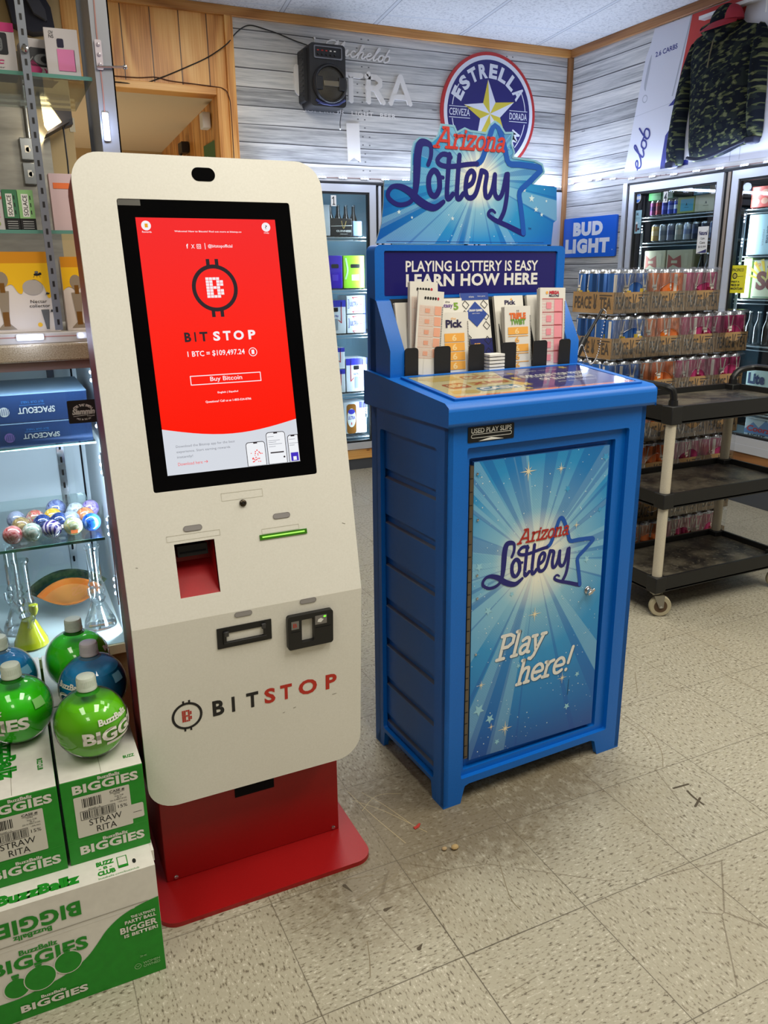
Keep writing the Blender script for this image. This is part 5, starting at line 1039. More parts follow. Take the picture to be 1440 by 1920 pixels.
# ------------------------------------------------------------------ glass display counter and the glass case on it
YC = 0.60
M_CB = make_speck_paint('counter_base', (150, 136, 96), (162, 148, 106), .6); M_CIN = mat('case_liner', (206, 214, 220), .45); M_GREY = mat('grey_frame', (150, 152, 160), .45, .3); M_SLOT = mat('standard_steel', (150, 156, 168), .3, .6); M_MIRROR = mat('polished_strip', (206, 210, 214), .08, .9)
def slotted(b, x, y, z0, z1, w=.017, step=.028):
    b.box(x - w / 2, x + w / 2, y - .004, y + .004, z0, z1, M_SLOT)
    k = z0 + .012
    while k < z1 - .012: b.flat(front(y - .004), rrect(x - .0024, x + .0024, k, k + .012), .0006, M_INK); k += step
def counter():
    x0, x1, yb, zs, zt = -1.75, -.468, 1.20, .404, 1.133
    root = thing('display_counter', 'glass-fronted display counter with a speckled top, behind the green cartons', 'display case', ((x0 + x1) / 2, .9, 0))
    b = MB(); b.box(x0, x1, YC + .03, yb, 0, zs - .028, M_CB); b.build('base_cabinet', root)
    b = MB(); b.box(x0, x1, YC, yb, zs - .026, zs, mat('deck_edge', (214, 204, 172), .5)); b.box(x0 + .02, x1 - .015, YC + .006, yb - .02, zs, zs + .002, mat('deck_white', (222, 228, 226), .4)); b.build('deck', root, .002)
    b = MB(); b.box(x0, x1, yb - .02, yb, zs, zt, M_CIN); b.build('back_panel', root)
    b = MB(); b.box(x1 - .014, x1, YC, yb, zs, zt, mat('end_liner', (190, 200, 206), .4)); b.box(x1 - .020, x1 - .0, YC - .002, YC + .012, zs, zt, M_GREY); b.build('end_panel', root)
    b = MB(); b.box(x0, x1 + .006, YC - .012, yb, zt, 1.172, M_LAM); b.build('countertop', root, .004)
    b = MB(); b.box(x0, x1 - .004, YC, YC + .02, zt - .020, zt, mat('rail_mauve', (150, 130, 132), .4, .3)); b.build('top_rail', root)
    b = MB(); b.flat(front(YC + .004), rrect(x0, x1 - .021, zs + .002, zt - .02), 0, M_PANE); b.build('front_glass', root)
    zsh = .688
    b = MB(); b.box(x0, -.505, YC + .02, 1.10, zsh - .003, zsh + .003, M_CLEAR); b.box(x0, -.505, YC + .0185, YC + .0205, zsh - .0035, zsh + .0035, M_EDGE); b.build('glass_shelf', root)
    b = MB(); b.box(-.565, -.545, 1.170, 1.178, zs + .01, zt, M_MIRROR)
    for k in range(18): b.flat(front(1.169), rrect(-.558, -.552, zs + .05 + k * .04, zs + .068 + k * .04, .002, 2), 0, M_DARK)
    b.build('shelf_standard', root); b = MB(); b.box(-.4985, -.494, 1.170, 1.180, zs, zt, M_DARK); b.build('door_gap', root)
    b = MB(); b.lathe([(.010, 0), (.010, .004), (.006, .004)], mat('door_pull', (130, 130, 132), .4), 16, (-.528, 1.178, .905), (Vector((1, 0, 0)), Vector((0, 0, 1)), Vector((0, -1, 0)))); b.build('finger_pull', root)
    area('case_light_top', (-.62, .645, 1.108), (-.62, .85, .9), .3, .02, .5, (.72, .84, 1.0)); area('case_light_side', (-.489, .66, .66), (-.9, .95, .66), .03, .48, 3.2, (.74, .85, 1.0)); area('case_light_shelf', (-.66, .66, .912), (-.64, .95, .45), .35, .03, 2.2, (.78, .87, 1.0))  # top and shelf lights are added fill; the side one is the LED strip
    # upper glass case
    X1, Y1, ZT = -.374, 1.06, 2.02
    t = thing('glass_cabinet', 'open-shelved glass cabinet with slotted uprights standing on the counter', 'glass case', ((x0 + X1) / 2, .83, 1.172))
    b = MB(); b.box(x0, X1, .612, Y1, 1.172, 1.196, mat('cabinet_foot', (196, 190, 184), .5)); b.build('bottom_board', t, .002)
    b = MB(); b.box(X1 - .006, X1, .640, Y1, 1.196, ZT, thin_glass('frosted_end', (196, 200, 208), .12, .25)); b.build('end_pane', t)
    b = MB(); b.box(X1 - .040, X1, .618, .622, 1.196, ZT, M_GREY); b.box(X1 - .003, X1, .618, .655, 1.196, ZT, M_GREY); b.build('corner_angle', t)
    b = MB(); b.box(X1 - .012, X1, Y1 - .01, Y1, 1.196, ZT, M_GREY); b.build('rear_angle', t)
    for z in (1.414, 1.732):
        b = MB(); b.box(x0, X1 - .045, .640, 1.02, z - .003, z + .003, M_CLEAR); b.box(x0, X1 - .045, .6385, .6405, z - .0038, z + .0038, M_EDGE); b.build('glass_shelf', t)
    b = MB(); slotted(b, -.551, .622, 1.200, ZT); b.lathe([(.008, 0), (.007, .006), (.003, .009)], M_CHROME, 12, (-.551, .617, 1.774), (Vector((1, 0, 0)), Vector((0, 0, 1)), Vector((0, -1, 0)))); b.build('upright', t)
    b = MB(); slotted(b, -1.10, .622, 1.200, ZT); b.build('upright', t)
    b = MB(); b.cyl((-.41, .612, 1.752), (-.352, .612, 1.756), .0025, M_CHROME, 8); b.ball((-.351, .612, 1.756), .005, M_CHROME, 10); b.build('shelf_pin', t)
counter()
def led_module(b, fr, lit, w=.058, n=3, r=.0045):
    b.plate(fr, rrect(-w / 2, w / 2, -.007, .007, .003, 3), 0, .004, M_LEDPCB if lit else mat('led_housing_off', (206, 196, 206), .35))
    for k in range(n):
        c = fr((k - (n - 1) / 2) * w / n, 0, .004); b.lathe([(r, 0), (r * .8, .0025), (1e-5, .0035)], M_LED if lit else M_LEDOFF, 10, c, (fr.U, fr.V, fr.N))
def led_strip(name, label, root_loc, frames, wire, lit=None):
    t = thing(name, label, 'light strip', root_loc)
    b = MB(); b.tube(wire, .0016, M_RED_WIRE, 5); b.build('wire', t)
    for i, fr in enumerate(frames):
        b = MB(); led_module(b, fr, lit is None or lit[i]); b.build('led_module', t)
def tilt(fr0, u, v, a): # face turned downwards by a
    c, s = math.cos(a), math.sin(a); return F(fr0(u, v, 0), fr0.U, fr0.V * c + fr0.N * s)
# strip up the end of the glass case: one module dark, one lit
vf = lambda z: F((-.403, .6165, z), (0, 0, 1), (-1, 0, 0))
led_strip('led_strip', 'upright light strip on the glass cabinet corner, one module dark', (-.403, .6165, 1.196), [vf(1.776), vf(1.634)], [(-.400, .6175, 2.0), (-.403, .6172, 1.82), (-.402, .6172, 1.70), (-.404, .6172, 1.62)], [False, True])
led_strip('led_strip', 'row of lights along the bottom front edge of the glass cabinet', (-.6, .61, 1.172), [F((x, .6115, 1.187), (1, 0, 0), (0, 0, 1)) for x in (-1.0, -.86, -.74, -.615, -.487)], [(-1.2, .6125, 1.187), (-.48, .6125, 1.187)])
led_strip('led_strip', 'upright strip of lights inside the right end of the lower display counter', (-.490, .62, .41), [F((-.4895, .625, z), (0, 0, 1), (0, 1, 0)) for z in (1.10, .99, .875, .715, .555)], [(-.4885, .63, 1.11), (-.4885, .63, .9), (-.4885, .632, .5)])
point('cabinet_led_glow', (-.41, .575, 1.634), .22, COOLW, .01); point('cabinet_led_glow', (-.62, .56, 1.192), .16, COOLW, .02)
# --- boxed goods
def box_thing(name, label, cat, x0, x1, y0, y1, z0, z1, m, draw=None, group=None, rz=0.0, top=None, bev=.0008):
    cx, cy = (x0 + x1) / 2, (y0 + y1) / 2; t = thing(name, label, cat, (cx, cy, z0), group, rz)
    g = F(Vector((cx, cy, z0)), (math.cos(rz), math.sin(rz), 0), (-math.sin(rz), math.cos(rz), 0)); w, d = (x1 - x0) / 2, (y1 - y0) / 2
    b = MB(); b.fbox(g, -w, w, -d, d, 0, z1 - z0, m)
    if top: b.fbox(g, -w - .0003, w + .0003, -d - .0003, d + .0003, z1 - z0 - .0006, z1 - z0 + .0003, top)
    b.build('carton', t, bev)
    if draw:
        fr = F(g(-w, -d), g.U, (0, 0, 1)); b = MB(); draw(b, fr, 2 * w, z1 - z0, .0008); b.build('printed_face', t)
    return t
BXW = mat('box_white', (196, 190, 190), .5); MAG = mat('box_magenta', (188, 36, 110), .45); DKP = mat('box_dark', (34, 34, 40), .3); PNK = mat('box_pink', (214, 120, 168), .4); SHINE = mat('box_silver', (150, 154, 158), .2, .7)
def d_music(b, fr, w, ht, h):
    b.flat(fr, rrect(0, w, ht * .82, ht), h, MAG); b.flat(fr, [(w * .35, ht * .82), (w * .5, ht), (w * .62, ht), (w * .5, ht * .82)], h + .0002, BXW); b.flat(fr, rrect(w * .02, w * .88, ht * .36, ht * .80, .004, 3), h, DKP); b.flat(fr, rrect(w * .06, w * .80, ht * .42, ht * .72, .008, 3), h + .0002, SHINE)
    for v in (.5, .55, .6): b.line(fr, [(w * .08, ht * v), (w * .78, ht * v)], .001, h + .0004, DKP)
    b.text(fr, 'music', w * .2, w * .8, ht * .17, ht * .29, h, MAG, .02, .15); b.text(fr, 'mobile speaker', w * .2, w * .8, ht * .08, ht * .12, h, DKP)
def d_music2(b, fr, w, ht, h):
    b.flat(fr, [(0, ht * .05), (w * .42, ht * .05), (w * .5, ht * .26), (w * .22, ht * .48), (0, ht * .25)], h, MAG); b.flat(fr, rrect(w * .15, w * .9, ht * .32, ht * .78, .004, 3), h, DKP); b.flat(fr, circ(w * .58, ht * .5, w * .30, 20, ht * .14), h + .0002, SHINE); b.flat(fr, circ(w * .62, ht * .5, w * .14, 16, ht * .09), h + .0004, DKP); b.text(fr, 'Yu', w * .55, w * .85, ht * .12, ht * .28, h, MAG, .02, .2); b.line(fr, [(0, ht * .30), (w * .25, ht * .55)], .002, h, BXW)
def d_oval(b, fr, w, ht, h):
    b.text(fr, 'OV', w * .14, w * .28, ht * .87, ht * .94, h, DKP); b.text(fr, 'NS', w * .14, w * .28, ht * .79, ht * .86, h, DKP); b.flat(fr, rrect(w * .36, w * .56, ht * .60, ht * .79, .003, 3), h, mat('vape_navy', (30, 26, 54), .3)); b.flat(fr, rrect(w * .40, w * .53, ht * .56, ht * .60), h, BXW); b.flat(fr, rrect(w * .35, w * .86, ht * .12, ht * .57), h, mat('vape_shadow', (90, 50, 80), .4)); b.flat(fr, rrect(w * .34, w * .84, ht * .125, ht * .575), h + .0002, PNK)
def d_sol(col):
    def d(b, fr, w, ht, h):
        b.flat(fr, rrect(0, w, ht * .3, ht), h, col); b.flat(fr, rrect(0, w, 0, ht * .29), h, M_INK)
        g = fr.sub(w * .44, ht * .62, PI / 2); b.flat(g, rrect(-ht * .28, ht * .28, -w * .22, w * .22), h + .0002, M_PAPER); b.text(g, 'SOLACE', -ht * .25, ht * .25, -w * .14, w * .14, h + .0004, M_INK, .01)
        for k in range(4): b.line(fr, [(w * .15, ht * (.06 + .055 * k)), (w * .85, ht * (.06 + .055 * k))], .0016, h + .0002, mat('fine_print', (170, 170, 168), .6))
        for k in range(3): b.line(fr, [(w * .78, ht * (.4 + .18 * k)), (w * .78, ht * (.5 + .18 * k))], .002, h + .0002, M_INK)
    return d
def d_wht(b, fr, w, ht, h):
    b.flat(fr, rrect(0, w, ht * .9, ht), h, mat('label_blue', (70, 110, 170), .5)); b.flat(fr, rrect(0, w, ht * .74, ht * .80), h, mat('label_red', (200, 90, 80), .5)); b.text(fr, 'IC', w * .2, w * .8, ht * .3, ht * .4, h, PNK, .02); b.flat(fr, circ(w * .6, ht * .16, w * .16, 16), h, mat('seal_green', (150, 170, 90), .5)); b.flat(fr, circ(w * .5, ht * .55, w * .25, 16), h, mat('pale_green', (170, 190, 170), .5))
def d_pinkbox(b, fr, w, ht, h):
    b.flat(fr, rrect(w * .1, w * .55, ht * .74, ht * .84), h, mat('price_orange', (240, 120, 60), .5)); b.flat(fr, rrect(w * .70, w, ht * .22, ht * .86, .003, 2), h, mat('vape_violet', (140, 120, 170), .4))
    for k in range(4): b.flat(fr, rrect(w * .74, w * .96, ht * (.36 + .12 * k), ht * (.44 + .12 * k), .002, 2), h + .0002, mat('vape_navy', (30, 26, 54), .3))
    b.flat(fr, circ(w * .86, ht * .29, w * .09, 12), h + .0002, mat('vape_navy', (30, 26, 54), .3)); b.text(fr, 'disposable', w * .5, w * .95, ht * .06, ht * .10, h, mat('fine_grey', (120, 112, 116), .6))
HON = mat('honey_yellow', (240, 186, 24), .4); HOND = mat('honey_amber', (214, 140, 20), .4)
def d_honey(b, fr, w, ht, h):
    b.flat(fr, rrect(0, w, ht * .80, ht), h, HOND)
    dr = [(0, ht * .55)] + [(p.x, p.y) for p in smooth_pts([(0, ht * .55), (w * .10, ht * .60), (w * .22, ht * .56), (w * .36, ht * .60), (w * .44, ht * .50), (w * .50, ht * .49), (w * .55, ht * .60), (w * .70, ht * .66), (w * .82, ht * .58), (w * .86, ht * .44), (w * .91, ht * .44), (w * .94, ht * .58), (w, ht * .62)], 4)[1:]] + [(w, ht * .86), (0, ht * .86)]
    b.flat(fr, dr, h + .0002, HON)
    GLS = mat('picture_glass', (150, 134, 112), .3); GLD = mat('picture_amber', (120, 80, 30), .3)
    b.flat(fr, circ(w * .22, ht * .66, w * .10, 16, ht * .10), h + .0004, GLS); b.flat(fr, [(w * .13, ht * .52), (w * .31, ht * .52), (w * .26, ht * .12), (w * .36, ht * .04), (w * .08, ht * .04), (w * .18, ht * .12)], h + .0004, GLS); b.flat(fr, rrect(w * .18, w * .27, ht * .08, ht * .26), h + .0006, GLD); b.flat(fr, rrect(w * .19, w * .26, ht * .50, ht * .62), h + .0006, GLD)
    b.flat(fr, circ(w * .66, ht * .56, w * .15, 20, ht * .095), h + .0004, mat('picture_disc', (176, 166, 156), .4)); b.text(fr, 'Nectar', w * .60, w * .84, ht * .365, ht * .405, h + .0004, M_INK); b.text(fr, 'collector', w * .58, w * .88, ht * .31, ht * .35, h + .0004, M_INK); b.flat(fr, [(w * .74, ht * .28), (w * .86, ht * .28), (w * .83, ht * .03), (w * .79, ht * .03)], h + .0004, SHINE); b.flat(fr, circ(w * .70, ht * .09, w * .035, 12), h + .0004, HON)
    for (u, v, s) in ((.74, .72, 1.), (.86, .48, .5), (.9, .26, .5)):
        b.flat(fr, circ(w * u, ht * v, w * .045 * s, 10, w * .02 * s), h + .0006, M_INK); b.flat(fr, circ(w * u + w * .05 * s, ht * v + w * .01 * s, w * .022 * s, 8), h + .0006, M_INK); b.flat(fr, circ(w * u, ht * v + w * .035 * s, w * .03 * s, 8, w * .018 * s), h + .0005, SHINE)
        for q in (-.03, 0, .03): b.line(fr, [(w * (u + q * s), ht * v), (w * (u + q * 1.6 * s), ht * v - w * .045 * s)], .0008, h + .0006, M_INK)
ZA, ZBs, ZC_ = 1.735, 1.417, 1.196
box_thing('speaker_box', 'white and magenta speaker box on the top glass shelf, left of the slotted upright', 'boxed gadget', -.690, -.566, .66, .76, ZA, ZA + .095, BXW, d_music)
box_thing('speaker_box', 'turned white and magenta speaker box half hidden behind the pink vape box', 'boxed gadget', -.552, -.486, .70, .78, ZA, ZA + .080, BXW, d_music2, rz=.12)
box_thing('vape_box', 'pale box picturing a pink square vape, at the right of the top glass shelf', 'boxed gadget', -.506, -.438, .655, .685, ZA, ZA + .094, BXW, d_oval, rz=-.06)
box_thing('vape_box', 'white box with a blue band at the left end of the middle glass shelf', 'boxed gadget', -.665, -.634, .655, .70, ZBs, ZBs + .088, BXW, d_wht)
box_thing('liquid_box', 'dark green box with a white upright name label on the middle shelf', 'boxed gadget', -.632, -.602, .655, .69, ZBs, ZBs + .085, M_INK, d_sol(mat('liquid_box_green', (62, 120, 82), .5)))
box_thing('liquid_box', 'light green box with a white upright name label beside the upright', 'boxed gadget', -.601, -.569, .655, .69, ZBs, ZBs + .085, M_INK, d_sol(mat('liquid_box_lime', (140, 190, 122), .5)))
box_thing('vape_box', 'tall pale pink box with an orange price tag, right of the middle shelf', 'boxed gadget', -.532, -.455, .66, .70, ZBs, ZBs + .122, mat('box_blush', (214, 186, 184), .5), d_pinkbox)
box_thing('honey_box', 'box with dripping yellow honey and a glass collector, left of the upright at the bottom', 'boxed gadget', -.690, -.545, .650, .70, ZC_, ZC_ + .176, mat('box_cream', (222, 210, 198), .5), d_honey)
box_thing('honey_box', 'second honey-drip box, mostly hidden by the kiosk at the bottom', 'boxed gadget', -.530, -.40, .650, .70, ZC_, ZC_ + .165, mat('box_cream', (222, 210, 198), .5), d_honey)
SPB = make_speck_paint('game_box_blue', (36, 62, 106), (42, 70, 118), .45)
def d_space(cc):
    def d(b, fr, w, ht, h):
        b.text(fr, 'SPACEOUT', w - .159, w - .076, ht * .30, ht * .52, h, M_PAPER, .02, flip=True); b.flat(fr, circ(w - .189, ht * .40, .0115, 20), h, M_PAPER if cc == 0 else mat('swirl_violet', (150, 120, 190), .4))
        for k in range(5): b.line(fr, [(w - .198 + k * .004, ht * .40 - .008), (w - .193 + k * .004, ht * .40 + .008)], .0014, h + .0002, SPB)
        b.text(fr, 'BUY OUR TABLE', w - .150, w - .100, ht * .66, ht * .74, h, mat('print_skyblue', (70, 140, 210), .5), flip=True); b.line(fr, [(w - .154, ht * .60), (w - .098, ht * .60)], .001, h, mat('print_skyblue', (70, 140, 210), .5)); b.line(fr, [(0, ht * .97), (w, ht * .985)], .002, h, mat('box_fold', (150, 180, 210), .5))
    return d
box_thing('game_box', 'lower dark blue box with upside-down white lettering inside the counter', 'boxed gadget', -.95, -.498, .70, 1.0, .924, .980, SPB, d_space(1), top=mat('box_fold', (150, 180, 210), .5))
box_thing('game_box', 'upper dark blue box with upside-down white lettering, stacked on the other', 'boxed gadget', -.95, -.502, .70, 1.0, .9815, 1.050, SPB, d_space(0), top=mat('box_fold', (150, 180, 210), .5))
b = MB(); b.box(-1.2, -.494, .68, 1.12, .9195, .9235, M_CLEAR); b.box(-1.2, -.494, .678, .680, .919, .924, M_EDGE); o = b.build('glass_shelf'); tag(o, 'upper glass shelf in the counter carrying the two dark blue boxes', 'shelf')
# round-cornered sticker on the glass
t = thing('sticker', 'black sticker with white lettering on the counter glass beside the kiosk', 'sticker', (-.506, .602, 1.0)); fr = front(.6025, -.556, .985); b = MB(); b.plate(fr, rrect(0, .072, 0, .054, .003, 3), 0, .0006, M_INK); b.arctext(fr, "IT'S THAT FRESH", .034, .013, .026, 2.35, .79, .006, .0009, M_PAPER, .02); b.text(fr, 'Slammin', .009, .060, .020, .034, .0009, mat('sticker_pale', (196, 196, 190), .5), .05, .25); b.line(fr, [(.011, .0165), (.045, .0185)], .0008, .0009, M_PAPER); b.text(fr, 'e-liquid', .042, .058, .0135, .018, .0009, M_PAPER); b.arctext(fr, 'MADE IN THE USA', .034, .046, -.040, 1.15, 1.99, .004, .0009, M_PAPER, 0); b.build('decal', t)
# blown glass balls on the shelf
def ball_mat(name, c0, c1, c2, swirl):
    t = NT(name, .06, .6); v, x, y, z = t.xyz()
    if swirl: 
        a = t.mt('ARCTAN2', z, x); f = t.mt('FRACT', t.mt('ADD', t.mt('MULTIPLY', a, 2.6), t.mt('MULTIPLY', y, 60.0))); col = t.ramp(f, [(0, c0), (.45, c0), (.55, c1), (1, c1)])
    else: n = t.n('ShaderNodeTexNoise', {'Vector': v, 'Scale': 45.0, 'Detail': 2.0, 'Distortion': 2.0}).outputs[0]; col = t.ramp(n, [(.35, c0), (.5, c1), (.65, c2)])
    t.base(col); t.b.inputs['Coat Weight'].default_value = 1.0; t.b.inputs['Transmission Weight'].default_value = .25; return t.m
BM = [ball_mat('ball_red', (190, 50, 60), (226, 150, 140), (170, 40, 50), 0), ball_mat('ball_olive', (120, 132, 110), (176, 186, 166), (206, 190, 170), 0), ball_mat('ball_spiral', (58, 40, 120), (206, 180, 190), (0, 0, 0), 1), ball_mat('ball_gold', (206, 180, 110), (150, 160, 120), (220, 210, 180), 0), ball_mat('ball_smoke', (104, 112, 136), (150, 154, 170), (130, 134, 150), 0), ball_mat('ball_cobalt', (24, 66, 150), (40, 96, 190), (20, 50, 120), 0),
 ball_mat('ball_patchwork', (200, 196, 170), (190, 70, 70), (120, 150, 110), 0), ball_mat('ball_yellow', (216, 176, 60), (196, 150, 40), (230, 206, 130), 0), ball_mat('ball_navy', (24, 36, 84), (44, 66, 120), (20, 26, 60), 0), ball_mat('ball_clear', (160, 170, 176), (196, 204, 206), (130, 136, 140), 0), ball_mat('ball_orange', (196, 120, 70), (160, 90, 60), (214, 160, 110), 0), ball_mat('ball_violet', (110, 90, 160), (170, 150, 190), (90, 70, 140), 0), ball_mat('ball_amber', (170, 130, 80), (120, 100, 70), (200, 170, 110), 0), ball_mat('ball_haze', (80, 90, 140), (140, 150, 186), (60, 64, 110), 0)]
BD = ['rose red', 'pale green and white', 'violet and white spiralled', 'gold and cream', 'smoky grey', 'cobalt blue', 'red and cream patchwork', 'yellow', 'navy blue', 'clear', 'orange-brown', 'lilac streaked', 'amber brown', 'hazy blue']
ZB_ = .691
spots = [(-.712, .665, 0), (-.668, .668, 1), (-.622, .672, 2), (-.572, .675, 3), (-.527, .690, 5, ), (-.572, .735, 4), (-.690, .735, 12), (-.655, .79, 6), (-.612, .785, 7), (-.640, .735, 8), (-.600, .735, 8), (-.535, .755, 10), (-.553, .815, 9), (-.600, .85, 13), (-.515, .825, 11), (-.70, .80, 4)]
seen = {}
POS = {(10, 8): 'right one of the two', (9, 8): 'left one of the two'}
for i, s in enumerate(spots):
    r = .0235; nm = BD[s[2]]; where = {0: 'at the front left of the shelf', 1: 'in the front row beside the rose red one', 2: 'in the middle of the front row', 3: 'in the front row with an orange tag', 4: 'at the right front end of the shelf', 5: 'with a white tag, behind the gold one', 6: 'at the left in the second row', 7: 'in the back row at the left', 8: 'in the back row beside the patchwork one', 9: 'behind the spiralled ball, left of its twin', 10: 'with a white tag, right of its navy twin', 11: 'at the right in the back rows', 12: 'in front of the polished upright', 13: 'largest at the very back', 14: 'at the right back corner', 15: 'at the far left of the back row'}[i]
    rr = r * (1.12 if i == 13 else 1.0)
    t = thing('glass_ball', '%s blown glass ball %s' % (nm, where), 'glass ornament', (s[0], s[1], ZB_), 'glass balls on the counter shelf'); b = MB(); b.ball((s[0], s[1], ZB_ + rr), rr, BM[s[2]], 24); b.build('ball', t)
    if i in (3, 5, 10, 6):
        g = F((s[0], s[1] - rr * .86, ZB_ + rr * .62), (1, 0, 0), (0, .35, 1)); b = MB(); b.flat(g, rrect(-.008, .008, -.0045, .0045), .0042, mat('price_orange', (240, 120, 60), .5) if i == 3 else M_PAPER); b.build('price_tag', t)
# water pipes and trays on the deck
ZD = .407; M_PIPE = thin_glass('pipe_glass', (251, 253, 253), .12, .03); YEL = thin_glass('pipe_yellow', (236, 226, 60), .08, .05); YS = mat('pipe_yellow_base', (222, 214, 40), .12, coat=1.0)
def pipe(x, y, label, ht, colored):
    t = thing('glass_water_pipe', label, 'water pipe', (x, y, ZD)); A = YS if colored else M_PIPE; k = ht / .235
    b = MB(); b.lathe([(.036, 0), (.042, .004), (.040, .018), (.030, .040), (.022, .060), (.0165, .072)], A, 28, (x, y, ZD)); b.build('base', t)
    b = MB(); b.lathe([(.0165, .072), (.021, .082), (.0165, .092), (.021, .102), (.0165, .112), (.021, .122), (.0165, .132), (.0165, .132 + .09 * k), (.021, .138 + .09 * k), (.021, .143 + .09 * k), (.0145, .141 + .09 * k)], M_PIPE, 28, (x, y, ZD)); b.build('neck', t)
    b = MB(); d = -1 if colored else 1; b.cyl((x + .002, y - .02, ZD + .06), (x - .014 * d, y - .052, ZD + .105), .0075, M_PIPE, 14); b.lathe([(.006, 0), (.011, .012), (.011, .026), (.008, .028)], YS if colored else M_PIPE, 16, (x - .016 * d, y - .056, ZD + .105)); b.build('bowl', t)
pipe(-.706, .690, 'glass water pipe with a yellow base on the counter deck, at the left', .235, True)
pipe(-.531, .735, 'clear glass water pipe at the right end of the counter deck', .225, False)
pipe(-.728, .80, 'clear glass water pipe behind the yellow-based one', .26, False); pipe(-.80, .72, 'clear glass water pipe at the left edge of the counter deck', .15, False)
def leaf_tray(x, y, z, s, m0, m1, label, pitch=.62):
    t = thing('leaf_tray', label, 'tray', (x, y, z)); c, sn = math.cos(pitch), math.sin(pitch); fr = F((x, y, z), (1, 0, 0), (0, c, sn))
    N = 30; out = []
    for k in range(N):
        a = 2 * PI * k / N; ca, sa = math.cos(a), math.sin(a); out.append((s * math.copysign(abs(ca) ** 1.0, ca), s * .52 * math.copysign(abs(sa) ** 1.9, sa)))
    inn = [(u * .90, v * .88) for u, v in out]; flr = [(u * .80, v * .76) for u, v in out]
    P = [fr(u, v, .018) for u, v in out] + [fr(u, v, .018) for u, v in inn] + [fr(u, v, .003) for u, v in flr] + [fr(u * .84, v * .80, 0) for u, v in out]; q = []
    for k in range(N):
        j = (k + 1) % N; q += [(k, j, N + j, N + k), (N + k, N + j, 2 * N + j, 2 * N + k), (3 * N + k, 3 * N + j, j, k)]
    b = MB(); b.add(P, q, m0); b.flat(fr, flr, .003, m1); b.flat(F(fr(0, 0, 0), -fr.U, fr.V), [(-u * .84, v * .80) for u, v in out], 0, m0); b.build('dish', t)
CAMD = make_speck_paint('tray_dark_pattern', (24, 40, 40), (104, 110, 80), .3, 70.0)
leaf_tray(-.596, .905, ZD + .058, .108, CAMD, mat('tray_dark', (40, 56, 54), .3), 'dark patterned leaf-shaped tray behind the orange one'); leaf_tray(-.592, .860, ZD + .056, .086, mat('tray_rim_orange', (214, 118, 48), .35), mat('tray_orange', (206, 128, 62), .4), 'orange leaf-shaped tray leaning inside the counter')
# ------------------------------------------------------------------ cold doors
M_GASK = mat('gasket', (14, 14, 16), .6); M_WIRE = mat('shelf_wire', (196, 200, 204), .3, .5)
def cold_door(fr, u0, u1, z0, z1, label, num=None, handle_left=False):
    root = thing('cooler_door', label, 'cooler door', fr((u0 + u1) / 2, z0, 0))
    b = MB(); w = .045; b.plate(fr, [rrect(u0, u1, z0, z1), rrect(u0 + w, u1 - w, z0 + w, z1 - w)], -.02, .012, M_ALU); b.build('frame', root, .002)
    b = MB(); b.plate(fr, [rrect(u0 + w - .004, u1 - w + .004, z0 + w - .004, z1 - w + .004), rrect(u0 + w + .012, u1 - w - .012, z0 + w + .012, z1 - w - .012)], -.022, .004, M_GASK); b.build('gasket', root)
    b = MB(); b.flat(fr, rrect(u0 + w + .008, u1 - w - .008, z0 + w + .008, z1 - w - .008), -.006, M_PANE); b.build('pane', root)
    if num:
        b = MB(); b.flat(fr, rrect(num[1] - .018, num[1] + .018, num[2] - .032, num[2] + .032), -.0045, M_PAPER); (b.stroke(fr, [(num[1] - .008, num[2] + .013), (num[1] + .001, num[2] + .022), (num[1] + .001, num[2] - .022)], .006, -.0040, M_INK, 1), b.line(fr, [(num[1] - .008, num[2] - .022), (num[1] + .010, num[2] - .022)], .005, -.0038, M_INK)) if num[0] == '1' else b.text(fr, num[0], num[1] - .012, num[1] + .012, num[2] - .024, num[2] + .024, -.0040, M_INK, .03); b.build('number_label', root)
    hu = u0 + .02 if handle_left else u1 - .02
    b = MB(); b.fbox(fr, hu - .006, hu + .006, .95, 1.2, .012, .030, M_ALU); b.build('handle', root, .003)
    return root
BF = front(YB); RF = rside(XR)
DB = [(.885, 1.632), (1.690, 2.370), (2.425, 3.070)]
cold_door(BF, *DB[0], .148, 1.850, 'cold drinks door numbered 1, between the kiosk and the blue cabinet', ('1', 1.345, 1.752))
cold_door(BF, *DB[1], .148, 1.850, 'cold drinks door on the back wall behind the blue cabinet, next to door 1'); cold_door(BF, *DB[2], .148, 1.850, 'cold drinks door on the back wall nearest the room corner')
b = MB()
for u in (1.661, 2.3975): b.fbox(BF, u - .030, u + .030, .148, 1.850, -.03, -.006, M_GASK); b.fbox(BF, u - .008, u + .010, .148, 1.850, -.006, .006, M_ALU)
b.fbox(BF, 3.070, 3.098, .148, 1.85, -.03, .012, M_ALU); b.fbox(BF, .86, .885, .148, 1.85, -.03, .012, M_ALU); b.fbox(BF, .86, 3.098, 1.848, 1.862, -.03, .010, M_GASK)
struct(b, 'trim_8')
DR = [(-2.900, -2.142), (-2.082, -1.324), (-1.264, -.506)]
cold_door(RF, *DR[0], .345, 1.835, 'cold drinks door numbered 4, behind the stack of tea cases', ('4', -2.595, 1.742)); cold_door(RF, *DR[1], .345, 1.835, 'cold drinks door cut off by the right picture edge')
cold_door(RF, *DR[2], .345, 1.835, 'cold drinks door farther along the right wall, outside the picture')
b = MB()
b.fbox(RF, -2.962, -2.925, .305, 1.850, -.03, .012, M_ALU); b.fbox(RF, -2.925, -2.898, .305, 1.850, -.03, -.004, M_GASK)
